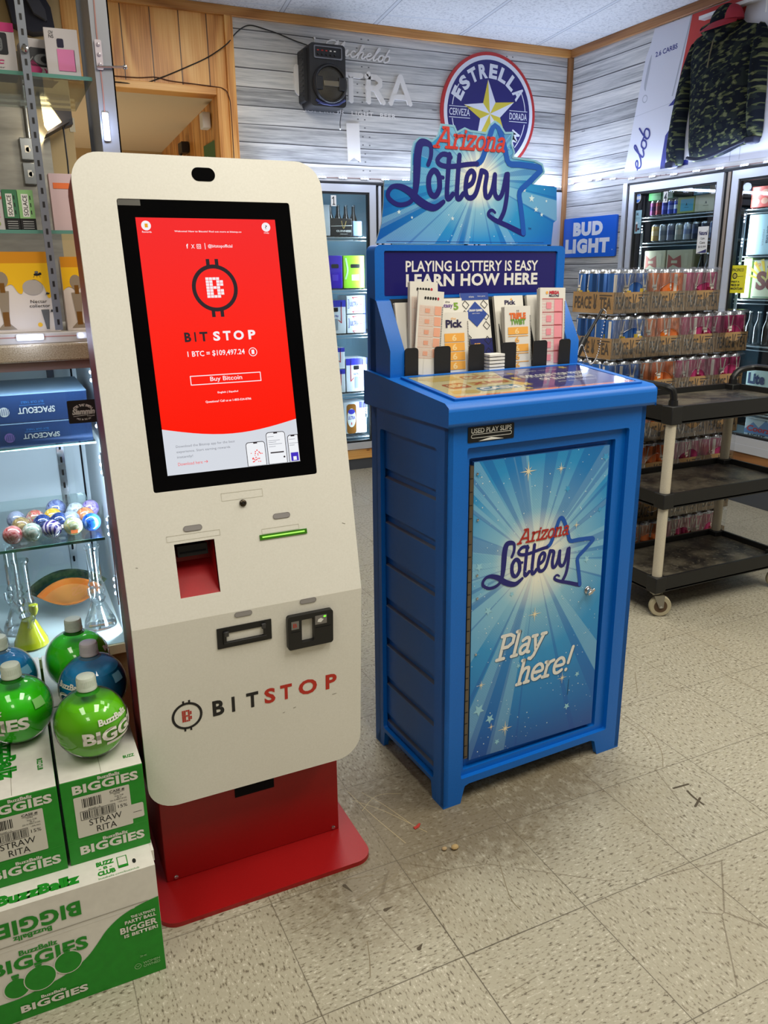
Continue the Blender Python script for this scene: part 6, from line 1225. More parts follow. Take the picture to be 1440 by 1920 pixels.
for u in (-2.112, -1.294): b.fbox(RF, u - .030, u + .030, .305, 1.84, -.03, -.004, M_GASK); b.fbox(RF, u - .006, u + .014, .305, 1.84, -.004, .006, mat('mullion_tan', (150, 134, 116), .4, .3))
b.fbox(RF, -2.962, -.47, 1.834, 1.846, -.03, .008, M_GASK); b.fbox(RF, -2.962, -.47, .300, .345, -.03, .014, M_ALU)
struct(b, 'trim_9')
def wire_shelf(fr, u0, u1, z, depth, label):
    b = MB(); b.fbox(fr, u0, u1, z - .010, z - .006, -.105, -.099, M_WIRE); b.fbox(fr, u0, u1, z - .030, z - .026, -.105, -.099, M_WIRE)
    k = u0
    while k < u1: b.fbox(fr, k - .0015, k + .0015, z - .006, z - .002, -.105 - depth, -.10, M_WIRE); k += .03
    b.fbox(fr, u0, u1, z - .009, z - .006, -.105 - depth, -.11, mat('shelf_shade', (140, 146, 150), .4)); o = b.build('cooler_shelf'); tag(o, label, 'shelf')
for i, z in enumerate((1.545, 1.215, .922, .525, .215)):
    wire_shelf(BF, .90, 1.625, z, .42, ['top', 'second', 'third', 'fourth', 'lowest'][i] + ' wire shelf behind the door beside the kiosk'); 
    if i < 4: wire_shelf(BF, 1.70, 3.06, z, .42, ['top', 'second', 'third', 'fourth'][i] + ' wire shelf behind the hidden back-wall doors')
for i, z in enumerate((1.645, 1.487, 1.220, .95)): wire_shelf(RF, -2.89, -2.145, z, .30, ['top', 'second', 'third', 'fourth'][i] + ' wire shelf behind the door with the price card')
for i, z in enumerate((1.640, 1.388, 1.152, .895, .512)): wire_shelf(RF, -2.08, -.52, z, .30, ['top', 'second', 'third', 'fourth', 'lowest'][i] + ' wire shelf behind the door at the right edge')
# light tubes inside the boxes
for (x, y, p) in ((1.60, 3.66, 7), (.93, 3.66, 9), (2.34, 3.66, 4), (3.0, 3.66, 2)): area('cooler_light', (x, y, 1.0), (x + (-.5 if x > 1.3 and x < 2 else .1), y + .35, 1.0), .03, 1.6, p, (.74, .86, 1.0))
for (y, p) in ((2.87, 2.4), (2.04, 4.5), (1.40, 3)): area('cooler_light', (XR + .08, y, 1.1), (XR + .40, y - .25 if y > 1.5 else y + .2, 1.1), .03, 1.4, p, (.82, .92, 1.0))
for i, (fr, u, z0, z1) in enumerate(((RF, -2.845, 1.0, 1.56), (RF, -2.035, .50, 1.62), (BF, 1.575, .35, .52))):
    t = thing('cooler_lamp', ['row of small lights on the left inside of cold door 4', 'row of small lights on the left inside of the door at the right edge', 'row of small lights at the right inside of cold door 1'][i], 'cooler light', fr(u, z0, -.06)); b = MB(); b.fbox(fr, u - .008, u + .008, z0, z1, -.072, -.066, M_LEDPCB); z = z0 + .03
    while z < z1:
        for k in range(3): b.lathe([(.0045, 0), (1e-5, .003)], M_LED, 8, fr(u, z + k * .018, -.066), (fr.U, fr.V, fr.N))
        z += .13
    b.build('lamp_row', t)
# --- goods behind the doors
def pack(fr, u0, u1, z0, z1, name, label, m, draw=None, hf=-.112, d=.16, cat='drink pack', group=None, top=None):
    t = thing(name, label, cat, fr((u0 + u1) / 2, z0, hf - d / 2), group); b = MB(); b.fbox(fr, u0, u1, z0, z1, hf - d, hf, m)
    if top: b.fbox(fr, u0 + .001, u1 - .001, z1 - .001, z1 + .0008, hf - d, hf - .001, top)
    b.build('carton', t, .003)
    if draw: g = F(fr(u0, z0, hf), fr.U, fr.V); b = MB(); draw(b, g, u1 - u0, z1 - z0, .0008); b.build('printed_face', t)
PW = mat('pack_white', (222, 226, 232), .4); PV = mat('pack_violet', (62, 30, 190), .4); PG = mat('pack_lime', (150, 220, 40), .4); PBL = mat('pack_blue', (52, 52, 176), .4); PRD = mat('pack_red', (196, 40, 50), .4); PYE = mat('pack_yellow', (244, 206, 40), .4); PBE = mat('pack_beige', (206, 196, 164), .5); PGR = mat('pack_green', (60, 140, 70), .5); PTE = mat('pack_teal', (70, 160, 190), .5); PDK = mat('pack_dark', (26, 26, 30), .3)
def d_stout(b, f, w, h_, h):
    b.text(f, 'GUINNESS', w * .25, w * .95, h_ * .22, h_ * .34, h, M_PAPER, .02); b.text(f, 'DRAUGHT', w * .42, w * .78, h_ * .08, h_ * .14, h, M_PAPER, 0); b.stroke(f, [(w * .5, h_ * .85), (w * .56, h_ * .50), (w * .62, h_ * .46), (w * .72, h_ * .84)], .004, h, mat('harp_gold', (190, 160, 90), .4), 4); b.line(f, [(0, h_ * .55), (w, h_ * .60)], .003, h, M_PAPER)
def d_handle(mm, tx=None):
    def d(b, f, w, h_, h):
        b.flat(f, rrect(w * .34, w * .78, h_ * .62, h_ * .74, .006, 3), h, PDK); b.flat(f, rrect(w * .38, w * .74, h_ * .24, h_ * .42), h, mm); b.stroke(f, [(w * .12, h_ * .9), (w * .2, h_ * .55), (w * .1, h_ * .3)], .012, h, mm, 4)
    return d
def d_ultra(b, f, w, h_, h):
    b.flat(f, rrect(0, w, h_ * .80, h_), h, PBL); b.line(f, [(w * .78, h_ * .95), (w * .78, h_ * .32), (w * .62, h_ * .42)], .005, h, PRD); b.line(f, [(w * .22, h_ * .95), (w * .22, h_ * .32), (w * .36, h_ * .42)], .005, h, PRD); b.flat(f, rrect(w * .36, w * .62, h_ * .66, h_ * .78, .004, 3), h + .0003, PDK); b.text(f, 'ULTRA', w * .36, w * .64, h_ * .50, h_ * .56, h, PBL, .02); b.flat(f, rrect(w * .4, w * .6, h_ * .1, h_ * .45, .006, 3), h, mat('can_print', (176, 186, 196), .3, .4))
def d_ultraside(b, f, w, h_, h):
    b.line(f, [(w * .06, h_ * .3), (w * .12, h_ * .3), (w * .12, h_ * .78), (w * .06, h_ * .78)], .003, h, PBL); b.text(f, 'ULTRA', w * .18, w * .62, h_ * .40, h_ * .66, h, PBL, .01, .1); b.flat(f, rrect(w * .86, w, 0, h_), h, PBL)
    for v in (.12, .90): b.line(f, [(w * .85, h_ * v), (w * .30, h_ * v), (w * .40, h_ * (v - .10))], .004, h, PRD)
    b.flat(f, rrect(w * .70, w * .84, h_ * .48, h_ * .54), h, PRD)
def d_bottlepack(b, f, w, h_, h):
    AM = mat('bottle_amber', (150, 96, 36), .25); b.flat(f, rrect(w * .12, w * .54, 0, h_ * .94, .02, 5), h, AM); b.flat(f, circ(w * .33, h_ * .50, w * .19, 24, h_ * .30), h + .0003, M_PAPER); b.flat(f, circ(w * .33, h_ * .70, w * .15, 16, h_ * .08), h + .0005, PBL); b.text(f, 'ULTRA', w * .17, w * .49, h_ * .45, h_ * .56, h + .0006, PBL, .03); b.flat(f, rrect(w * .31, w * .35, h_ * .28, h_ * .36), h + .0006, PRD); b.flat(f, rrect(w * .68, w, h_ * .8, h_), h, PBL); b.line(f, [(w * .9, h_ * .98), (w * .84, h_ * .4), (w * .72, h_ * .46)], .005, h, PRD)
def bottle(fr, u, z, hf, label, ht=.19, glass=None, grp=None):
    t = thing('glass_bottle', label, 'bottle', fr(u, z, hf), grp); b = MB(); A = (fr.U, -fr.N, fr.V); c = fr(u, z, hf)
    b.lathe([(.024, 0), (.027, .006), (.027, ht * .52), (.013, ht * .74), (.0105, ht * .95)], glass or mat('dark_bottle', (26, 22, 20), .12, coat=1.0), 14, c, A); b.build('body', t); b = MB(); b.lathe([(.0125, ht * .95), (.0135, ht * .955), (.012, ht)], M_CHROME, 12, c, A); b.build('crown_cap', t)
ROWP = ['leftmost', 'second from left', 'middle', 'second from right', 'rightmost']
for k in range(5): bottle(BF, 1.375 + k * .056, 1.545, -.285, 'dark bottle on the top shelf behind the door beside the kiosk, %s' % ROWP[k], .205, None, 'bottles behind door 1')
pack(BF, 1.365, 1.515, 1.547, 1.655, 'beer_pack', 'black beer pack with a gold harp on the top shelf behind door 1', PDK, d_stout)
pack(BF, 1.25, 1.360, 1.547, 1.735, 'beer_pack', 'white pack left of the black harp pack behind door 1', PW); pack(BF, 1.52, 1.585, 1.547, 1.64, 'beer_pack', 'pale grey pack right of the black harp pack behind door 1', mat('pack_grey', (120, 140, 170), .4))
pack(BF, 1.32, 1.438, 1.217, 1.425, 'beer_pack', 'violet carry pack behind door 1, left of the lime one', PV, d_handle(mat('pack_lilac', (90, 70, 210), .4))); pack(BF, 1.446, 1.598, 1.217, 1.425, 'beer_pack', 'lime green carry pack behind door 1', PG, d_handle(mat('pack_mint', (206, 240, 190), .4)))
pack(BF, 1.31, 1.455, .924, 1.142, 'beer_pack', 'white beer pack with a blue band on the third shelf behind door 1', PW, d_ultra); pack(BF, 1.463, 1.600, 1.052, 1.170, 'beer_pack', 'upper of two white packs lying sideways behind door 1', PW, d_ultraside); pack(BF, 1.463, 1.600, .924, 1.046, 'beer_pack', 'lower of two white packs lying sideways behind door 1', PW, d_ultraside)
pack(BF, 1.30, 1.440, .527, .685, 'beer_pack', 'lower white pack at the left of the fourth shelf behind door 1', PW, d_ultra); pack(BF, 1.30, 1.440, .690, .830, 'beer_pack', 'upper white pack at the left of the fourth shelf behind door 1', PW, d_ultra); pack(BF, 1.448, 1.605, .527, .755, 'beer_pack', 'white pack picturing a can, right of the fourth shelf behind door 1', PW, d_ultra)
pack(BF, 1.425, 1.595, .235, .455, 'beer_pack', 'white pack picturing an amber bottle at the bottom of door 1', PW, d_bottlepack)
for k, z in enumerate((1.217, .924)): pack(BF, 1.72 + .3 * k, 1.95 + .3 * k, z, z + .2, 'beer_pack', ['blue pack behind the door next to door 1', 'red pack behind the door next to door 1'][k], [PBL, PRD][k])
def fridge_can(fr, u, z, hf, label, c0, c1, ht=.118, r=.031, band=True):
    t = thing('drink_can', label, 'can', fr(u, z, hf), 'cans behind door 4'); b = MB(); A = (fr.U, -fr.N, fr.V); nm = '%d_%d_%d' % c0; M0 = mat('tin_' + nm, c0, .3, .4); M1 = mat('tin_%d_%d_%d' % c1, c1, .3, .4)
    b.lathe([(r * .8, 0), (r, .006), (r, ht * .35), (r, ht * .62), (r, ht - .012), (r * .82, ht)], M0, 16, fr(u, z, hf), A, ms=[M_ALUM, M0, M1 if band else M0, M0, M_ALUM]); b.build('can', t)
cl = [((120, 60, 110), (70, 40, 90)), ((150, 50, 60), (110, 40, 60)), ((50, 50, 150), (90, 90, 190)), ((40, 60, 170), (120, 130, 200)), ((44, 66, 180), (200, 206, 220))]
for k in range(5): fridge_can(RF, -2.835 + k * .052, 1.647, -.145, '%s can on the top shelf of door 4' % ['plum', 'dark red', 'indigo', 'blue and grey', 'blue and white'][k], *cl[k], ht=.092, r=.0245)
cl = [((196, 160, 100), (220, 196, 150)), ((150, 152, 160), (120, 124, 140)), ((110, 110, 130), (80, 80, 110)), ((150, 150, 140), (180, 170, 160)), ((170, 178, 200), (130, 140, 180)), ((30, 40, 70), (60, 70, 110)), ((26, 32, 60), (70, 80, 120)), ((60, 80, 130), (120, 130, 160))]
for k in range(8): fridge_can(RF, -2.80 + k * .069, 1.489, -.148, '%s can on the second shelf of door 4' % ['tan', 'silver', 'slate', 'grey and pinkish', 'silver-blue', 'black-blue', 'darkest blue', 'steel blue'][k], *cl[k], ht=.105, r=.0305)
def d_mtn(c):
    def d(b, f, w, h_, h): b.flat(f, rrect(w * .2, w * .95, h_ * .12, h_ * .85), h, c); b.text(f, 'A', w * .5, w * .6, h_ * .45, h_ * .62, h + .0003, M_INK, .04); b.line(f, [(w * .42, h_ * .35), (w * .68, h_ * .35)], .002, h + .0003, M_INK)
    return d
pack(RF, -2.60, -2.462, 1.647, 1.742, 'beer_pack', 'sky blue and olive pack on the top shelf of door 4', mat('pack_olive', (150, 160, 70), .5), d_mtn(PTE)); pack(RF, -2.458, -2.30, 1.647, 1.742, 'beer_pack', 'beige pack on the top shelf of door 4', PBE, d_mtn(mat('pack_sand', (216, 206, 176), .5)))
pack(RF, -2.475, -2.36, 1.744, 1.812, 'beer_pack', 'teal pack stacked on the sky blue one behind door 4', PTE); pack(RF, -2.355, -2.27, 1.744, 1.812, 'beer_pack', 'small beige pack stacked beside the teal one behind door 4', PBE)
for k, (a, c) in enumerate(((-2.87, -2.76), (-2.75, -2.655))): pack(RF, a, c, 1.742, 1.787, 'beer_pack', ['green pack lying on the cans behind door 4, at the left', 'green pack lying on the cans behind door 4, right of its twin'][k], PGR, d_mtn(mat('pack_pale', (206, 220, 206), .5)) if k else None, hf=-.125)
def d_bow(b, f, w, h_, h):
    BW = mat('bow_red', (170, 84, 66), .5); b.flat(f, [(w * .05, h_ * .45), (w * .28, h_ * .58), (w * .62, h_ * .46), (w * .56, h_ * .85), (w * .28, h_ * .74), (w * .06, h_ * .88)], h, BW); b.flat(f, rrect(w * .2, w * .44, h_ * .62, h_ * .70), h + .0003, PBE); b.flat(f, rrect(w * .72, w * .84, h_ * .55, h_ * .9), h, mat('pack_sand', (190, 180, 150), .5))
for k, (a, c) in enumerate(((-2.85, -2.665), (-2.652, -2.44))): pack(RF, a, c, 1.222, 1.434, 'beer_pack', ['beige pack with a red bow-tie mark, left of two behind door 4', 'beige pack with a red bow-tie mark, right of two behind door 4'][k], PBE, d_bow)
for k in range(3): bottle(RF, -2.40 + k * .055, 1.222, -.15, 'dark bottle behind door 4, beside the bow-tie packs, %s' % ['left', 'middle', 'right'][k], .19)
def d_red(b, f, w, h_, h):
    for (u, v) in ((.12, .28), (.12, .68), (.3, .3), (.3, .7)): b.flat(f, circ(w * u, h_ * v, w * .075, 14, h_ * .15), h, mat('case_pale_red', (210, 150, 130), .4))
    b.text(f.sub(w * .62, h_ * .5, -PI / 2 + .2), 'Classic', -h_ * .42, h_ * .42, -w * .07, w * .07, h, M_PAPER, .03)
def d_corona(b, f, w, h_, h): b.text(f.sub(w * .62, h_ * .5, -PI / 2), 'Corona', -h_ * .22, h_ * .22, -w * .05, w * .05, h, mat('ice_navy', (40, 50, 90), .5), .02, .1); b.text(f.sub(w * .48, h_ * .42, -PI / 2), 'PREMIER', -h_ * .2, h_ * .2, -w * .025, w * .025, h, mat('ice_pale', (140, 150, 160), .5)); b.flat(f, rrect(w * .9, w, h_ * .06, h_ * .16), h, PDK)
def d_sunny(b, f, w, h_, h):
    for k in range(6): a = 1.1 + k * .32; b.flat(f, [(w * .4, h_ * .45), (w * .4 + w * .7 * math.cos(a), h_ * .45 + h_ * .6 * math.sin(a)), (w * .4 + w * .7 * math.cos(a + .14), h_ * .45 + h_ * .6 * math.sin(a + .14))], h, PYE)
    DR_ = mat('sunny_maroon', (120, 40, 36), .5); b.text(f, 'Sol', w * .12, w * .85, h_ * .22, h_ * .72, h + .0003, DR_, .05); b.flat(f, rrect(w * .4, w * .72, h_ * .80, h_ * .87, .004, 3), h + .0003, PDK); b.line(f, [(w * .05, h_ * .04), (w * .95, h_ * .04)], .004, h, mat('sunny_green', (60, 130, 90), .5)); b.text(f, '12', w * .06, w * .22, h_ * .85, h_ * .93, h + .0003, mat('sunny_orange', (230, 140, 60), .5), .04)
def d_lite(b, f, w, h_, h): b.text(f, 'Lite', w * .06, w * .6, h_ * .66, h_ * .92, h, mat('pale_navy', (24, 40, 90), .4), .05); b.flat(f, circ(w * .4, h_ * .4, w * .15, 16, h_ * .14), h, mat('pale_tan', (170, 150, 110), .5)); b.line(f, [(w * .1, h_ * .12), (w * .7, h_ * .12)], .006, h, M_INK)
def d_coors(b, f, w, h_, h): b.flat(f, [(0, h_ * .45), (w * .2, h_ * .8), (w * .34, h_ * .60), (w * .5, h_ * .95), (w * .7, h_ * .55), (w * .7, h_ * .3), (0, h_ * .3)], h, mat('peak_peak', (90, 130, 180), .5)); b.text(f, 'Coors', w * .06, w * .62, h_ * .40, h_ * .66, h + .0003, PRD, .03, .2); b.text(f, 'LIGHT', w * .10, w * .52, h_ * .14, h_ * .30, h + .0003, M_INK, .03)
pack(RF, -2.045, -1.74, 1.642, 1.752, 'beer_pack', 'red case with white lettering on the top shelf at the right edge', mat('case_red', (200, 60, 50), .4), d_red); pack(RF, -2.04, -1.82, 1.390, 1.606, 'beer_pack', 'pale blue case with upright lettering behind the door at the right edge', mat('case_ice', (176, 206, 222), .4), d_corona)
pack(RF, -2.045, -1.985, 1.154, 1.375, 'beer_pack', 'green and white case at the left of the third shelf at the right edge', mat('case_lime', (170, 214, 120), .4)); pack(RF, -1.975, -1.74, 1.154, 1.360, 'beer_pack', 'white case with a yellow sunburst and maroon lettering at the right edge', mat('case_cream', (226, 222, 196), .4), d_sunny)
for k in range(5): bottle(RF, -1.985 + k * .06, .897, -.15, 'dark bottle on the fourth shelf at the right edge, %s' % ROWP[k], .185)
pack(RF, -1.935, -1.72, .514, .76, 'beer_pack', 'pale case with navy lettering above the lowest shelf at the right edge', mat('case_pale', (186, 206, 204), .4), d_lite); pack(RF, -1.905, -1.62, .350, .486, 'beer_pack', 'silver case with red script lettering at the bottom right edge', mat('case_silver', (190, 204, 212), .4), d_coors)
# cards stuck on the glass doors
def card(fr, u0, u1, z0, z1, label, m, draw, round_=False, hf=.0):
    t = thing('notice_card', label, 'sign', fr((u0 + u1) / 2, z0, hf)); b = MB(); b.plate(fr, circ((u0 + u1) / 2, (z0 + z1) / 2, (u1 - u0) / 2, 28, (z1 - z0) / 2) if round_ else rrect(u0, u1, z0, z1), hf - .0008, hf, m); g = F(fr(u0, z0, hf), fr.U, fr.V); draw(b, g, u1 - u0, z1 - z0, .0006); b.build('card', t)
def d_round(b, f, w, h_, h): b.flat(f, circ(w / 2, h_ / 2, w * .45, 28, h_ * .45), h, mat('sticker_blue', (40, 110, 200), .4)); b.flat(f, rrect(w * .03, w * .97, h_ * .34, h_ * .66), h + .0003, M_PAPER); b.text(f, 'NOW HIRING', w * .1, w * .9, h_ * .45, h_ * .55, h + .0005, mat('sticker_sky', (120, 160, 220), .5)); b.text(f, 'APPLY', w * .3, w * .7, h_ * .75, h_ * .82, h + .0005, M_PAPER)
def d_flav(b, f, w, h_, h): b.text(f, 'HI.', w * .34, w * .62, h_ * .78, h_ * .90, h, M_INK, .04); b.line(f, [(w * .15, h_ * .68), (w * .85, h_ * .68)], .001, h, M_INK); b.text(f, 'please drink responsibly', w * .12, w * .88, h_ * .62, h_ * .655, h, M_INK); b.flat(f, rrect(w * .32, w * .58, h_ * .08, h_ * .44, .006, 3), h, mat('notice_brown', (96, 60, 50), .5)); b.flat(f, circ(w * .45, h_ * .46, w * .12, 14), h + .0003, M_PAPER); b.flat(f, rrect(w * .58, w * .86, h_ * .14, h_ * .24), h, M_INK); [b.flat(f, circ(w * u, h_ * v, w * .03, 8), h, M_INK) for u, v in ((.16, .2), (.2, .38), (.78, .42), (.88, .3), (.14, .1))]
def d_price(b, f, w, h_, h): NV = mat('price_navy', (40, 36, 90), .5); b.text(f, 'Natural', w * .12, w * .90, h_ * .68, h_ * .84, h, NV, .04); b.text(f, '12pk', w * .28, w * .72, h_ * .50, h_ * .60, h, M_INK, .01); b.text(f, 'Cans', w * .26, w * .76, h_ * .36, h_ * .455, h, M_INK, .01); b.text(f, '$10.99', w * .16, w * .86, h_ * .20, h_ * .29, h, M_INK, .01); b.flat(f, [(w * .05, h_ * .02), (w * .95, h_ * .02), (w * .95, h_ * .16)], h, NV)
def d_pac(b, f, w, h_, h): b.text(f, 'PACIFICO', w * .16, w * .84, h_ * .78, h_ * .89, h, M_INK, .02); b.stroke(f, circ(w * .34, h_ * .62, w * .12, 18), .006, h, M_INK, 1, True); b.flat(f, circ(w * .34, h_ * .62, w * .07, 12), h, mat('anchor_tan', (190, 170, 90), .5)); b.line(f, [(w * .5, h_ * .60), (w * .85, h_ * .61)], .002, h, M_INK); [b.text(f, s, w * .16, w * e, h_ * v, h_ * (v + .085), h, M_INK, .05) for s, e, v in (('ENJOY A', .66, .36), ('PIECE OF', .68, .245), ('MAZATLAN', .88, .12))]
card(RF, -2.862, -2.806, 1.725, 1.785, 'round blue and white sticker on the glass of door 4', M_PAPER, d_round, True, -.002); card(RF, -2.858, -2.788, 1.540, 1.680, 'pale blue notice under the round sticker on door 4', mat('notice_blue', (150, 190, 200), .5), d_flav, False, -.002); card(RF, -2.305, -2.225, 1.405, 1.555, 'white price card with navy lettering on door 4', M_PAPER, d_price, False, -.002); card(RF, -2.040, -1.925, 1.185, 1.335, 'yellow card with black lettering on the door at the right edge', mat('card_yellow', (236, 226, 30), .5, emit=(236, 226, 30), es=.0), d_pac, False, -.002)
area('strip_light_back', (1.95, YB - .035, 1.90), (1.95, YB - 1.035, 2.75), 2.1, .03, 9.5, (.64, .76, 1.0)); area('strip_light_right', (XR - .035, 2.4, 1.88), (XR - 1.035, 2.4, 2.73), 1.9, .03, 9, (.64, .76, 1.0))
# ------------------------------------------------------------------ light strips along both walls
FB = front(YB - .006); FR_ = rside(XR - .006)
bx = [.98, 1.125, 1.267, 1.406, 1.556, 1.702, 1.848, 1.995, 2.142, 2.289, 2.436, 2.583, 2.730, 2.90, 3.06]; ry = [3.507, 3.311, 3.212, 3.073, 2.895, 2.710, 2.531, 2.352, 2.180, 2.011, 1.86, 1.70, 1.54]; rz = [1.900, 1.902, 1.898, 1.890, 1.874, 1.868, 1.862, 1.862, 1.857, 1.856, 1.856, 1.855, 1.855]
led_strip('led_strip', 'row of white lights over the cold doors on the back wall', (2.0, YB - .01, 1.885), [tilt(FB, x, 1.884, -.5) for x in bx], [(x, YB - .007, 1.886 + .002 * math.sin(x * 9)) for x in [.9 + .07 * k for k in range(32)]])
led_strip('led_strip', 'row of white lights over the cold doors on the right wall', (XR - .01, 2.5, 1.87), [tilt(FR_, -y, z, -.5) for y, z in zip(ry, rz)], [(XR - .007, y, z + .003) for y, z in zip(ry, rz)])
for k, x in enumerate(bx):
    if k % 2 == 0: point('wall_strip_light', (x, YB - .20, 1.92), .95, COOLW, .03)
for k, (y, z) in enumerate(zip(ry, rz)):
    if k % 2 == 0: point('wall_strip_light', (XR - .20, y, z + .03), 1.0, COOLW, .03)
# ------------------------------------------------------------------ things on the walls
M_LET = mat('letter_grey', (228, 224, 220), .5)
t = thing('wall_lettering', 'pale raised lettering and ribbon on the back wall behind the speaker', 'sign', (1.5, YB - .003, 1.98)); fr = front(YB, 0, 0)
b = MB()
def script(b, fr, strokes, kx, ky, sh, w, h, m, th=0.0):
    for k, st in enumerate(strokes): b.stroke(fr, [(x * kx + y * ky * sh, y * ky) for x, y in st], w, h + k * 4e-4 * (1 if th else .2), m, 5, th=th)
S_M = [(.0,.0),(.1,.35),(.26,.98),(.30,.95),(.30,.12),(.34,.10),(.62,.96),(.67,.95),(.63,.15),(.72,.04),(.85,.2)]; S_I = [(.85,.2),(.97,.5),(.95,.12),(1.02,.02),(1.15,.2)]; S_C = [(1.42,.42),(1.32,.5),(1.2,.3),(1.28,.04),(1.42,.05),(1.55,.2)]; S_H = [(1.55,.2),(1.8,.86),(1.78,1.0),(1.7,.9),(1.64,.0)]; S_H2 = [(1.65,.2),(1.74,.44),(1.85,.5),(1.90,.38),(1.88,.08),(1.98,.02),(2.1,.2)]; S_E = [(2.1,.2),(2.3,.3),(2.36,.44),(2.26,.5),(2.15,.3),(2.22,.03),(2.35,.02),(2.5,.2)]; S_L = [(2.5,.2),(2.74,.82),(2.75,1.0),(2.66,.9),(2.58,.12),(2.68,.02),(2.8,.2)]; S_O = [(3.02,.5),(2.88,.42),(2.86,.12),(2.98,.02),(3.1,.16),(3.08,.42),(2.98,.5),(3.18,.42)]; S_B = [(3.34,1.0),(3.25,.6),(3.2,.14),(3.33,.0),(3.48,.16),(3.46,.44),(3.32,.5),(3.24,.40)]
script(b, F(fr(1.335, 2.572), (1, 0, -.045), (.045, 0, 1)), [S_M, S_I, S_C, S_H, S_H2, S_E, S_L, S_O, S_B], .112, .072, .35, .0088, .009, M_LET, .009); b.stroke(fr, [(1.318, 2.598), (1.325, 2.632), (1.36, 2.646), (1.385, 2.642)], .0075, .009, M_LET, 4, th=.009)
b.build('script_word', t)
b = MB(); g = F(fr(0, 0, 0), fr.U, fr.V); LW = .030
def bl(p, curved=False):
    global b
    b.stroke(fr, p, LW, .014, M_LET, 5 if curved else 1, False, th=.014)
bl([(1.124, 2.482), (1.124, 2.385), (1.132, 2.352), (1.160, 2.338), (1.190, 2.344), (1.205, 2.375), (1.205, 2.482)], True); b.build('block_letter', t); b = MB(); bl([(1.270, 2.482), (1.270, 2.338), (1.36, 2.338)])
b.build('block_letter', t); b = MB(); bl([(1.405, 2.468), (1.540, 2.468)]); bl([(1.472, 2.468), (1.472, 2.326)]); b.build('block_letter', t); b = MB(); bl([(1.590, 2.482), (1.590, 2.328)]); bl([(1.576, 2.468), (1.640, 2.468), (1.668, 2.450), (1.668, 2.425), (1.640, 2.406), (1.580, 2.406)]); bl([(1.635, 2.406), (1.690, 2.330)]); b.build('block_letter', t); b = MB(); bl([(1.742, 2.330), (1.806, 2.482), (1.812, 2.482), (1.878, 2.335)]); bl([(1.770, 2.370), (1.855, 2.370)])
b.build('block_letter', t)
for s_, u0, u1 in (('SUPERIOR', 1.16, 1.432), ('LIGHT', 1.478, 1.625), ('BEER', 1.672, 1.782)): b = MB(); b.text(fr, s_, u0, u1, 2.246, 2.272, .0016, M_LET, .01, 0, 1.15); b.build('tagline_word', t)
b = MB(); b.plate(fr, [(1.440, 2.200), (1.523, 2.203), (1.530, 1.982), (1.488, 2.008), (1.447, 1.980)], 0, .012, M_LET); b.build('ribbon', t)
# speaker
t = thing('loudspeaker', 'black portable loudspeaker hung high on the back wall over the lettering', 'speaker', (1.275, YB - .08, 2.24)); SPK = mat('speaker_body', (30, 30, 34), .45); GR_ = mat('speaker_grille', (70, 66, 58), .4, .5)
sx0, sx1, sz0, sz1 = 1.135, 1.378, 2.255, 2.585; sf = front(YB - .155)
b = MB(); b.plate(sf, rrect(sx0 + .02, sx1, sz0, sz1, .022, 4), -.15, 0, SPK); b.plate(sf, rrect(sx0, sx0 + .03, sz0 + .03, sz1 - .02, .01, 3), -.15, -.05, SPK)
for k in range(9): b.fbox(sf, sx0 - .004, sx0 + .004, sz0 + .05 + k * .028, sz0 + .064 + k * .028, -.12, -.06, SPK)
b.build('cabinet', t, .006)
b = MB(); b.plate(sf, [rrect(sx0 + .045, sx1 - .022, 2.505, 2.572, .008, 3), rrect(sx0 + .052, sx1 - .029, 2.512, 2.565, .006, 3)], 0, .007, mat('panel_rim', (110, 112, 120), .35)); b.flat(sf, rrect(sx0 + .052, sx1 - .029, 2.512, 2.565), .002, PDK)
for k in range(5): b.lathe([(.006, .002), (.005, .010), (1e-5, .011)], SPK, 10, sf(sx0 + .072 + k * .026, 2.528, 0), (sf.U, sf.V, sf.N)); b.flat(sf, rrect(sx0 + .066 + k * .026, sx0 + .078 + k * .026, 2.545, 2.551), .003, mat('print_red', (186, 40, 24)) if k < 3 else M_PAPER)
b.build('control_panel', t)
cx_, cz_ = 1.274, 2.375
b = MB(); b.lathe([(.104, 0), (.108, .012), (.100, .024), (.092, .022), (.088, .010)], SPK, 40, sf(cx_, cz_, 0), (sf.U, sf.V, sf.N)); b.lathe([(.090, .010), (.06, .018), (1e-5, .022)], GR_, 36, sf(cx_, cz_, 0), (sf.U, sf.V, sf.N))
for i in range(-8, 9):
    for j in range(-8, 9):
        u, v = (i + .5 * (j % 2)) * .0105, j * .0095
        if u * u + v * v < .083 ** 2 and abs(v) > .017: hgt = .0225 - .012 * (math.hypot(u, v) / .09) ** 1.3; b.flat(sf, circ(cx_ + u, cz_ + v, .0028, 6), hgt + .0012, PDK)
b.build('grille', t); b = MB(); b.fbox(sf, cx_ - .046, cx_ + .050, cz_ - .015, cz_ + .015, .016, .028, mat('badge_plate', (120, 112, 96), .35, .5)); 
for sg in (-1, 1): b.fbox(sf, cx_ + sg * .072 - .022, cx_ + sg * .072 + .022, cz_ - .035, cz_ + .035, .008, .026, SPK)
b.build('badge', t, .004)
b = MB(); NB = mat('trim_indigo', (66, 72, 120), .35, .3); b.tube([sf(sx0 + .05, 2.288, .004), sf(sx0 + .09, 2.270, .008), sf(1.274, 2.266, .010), sf(sx1 - .05, 2.272, .008), sf(sx1 - .01, 2.296, .004)], .007, NB, 8); b.tube([sf(sx0 + .06, 2.268, .006), sf(sx1 - .03, 2.284, .006)], .003, NB, 6); b.build('lower_trim', t)
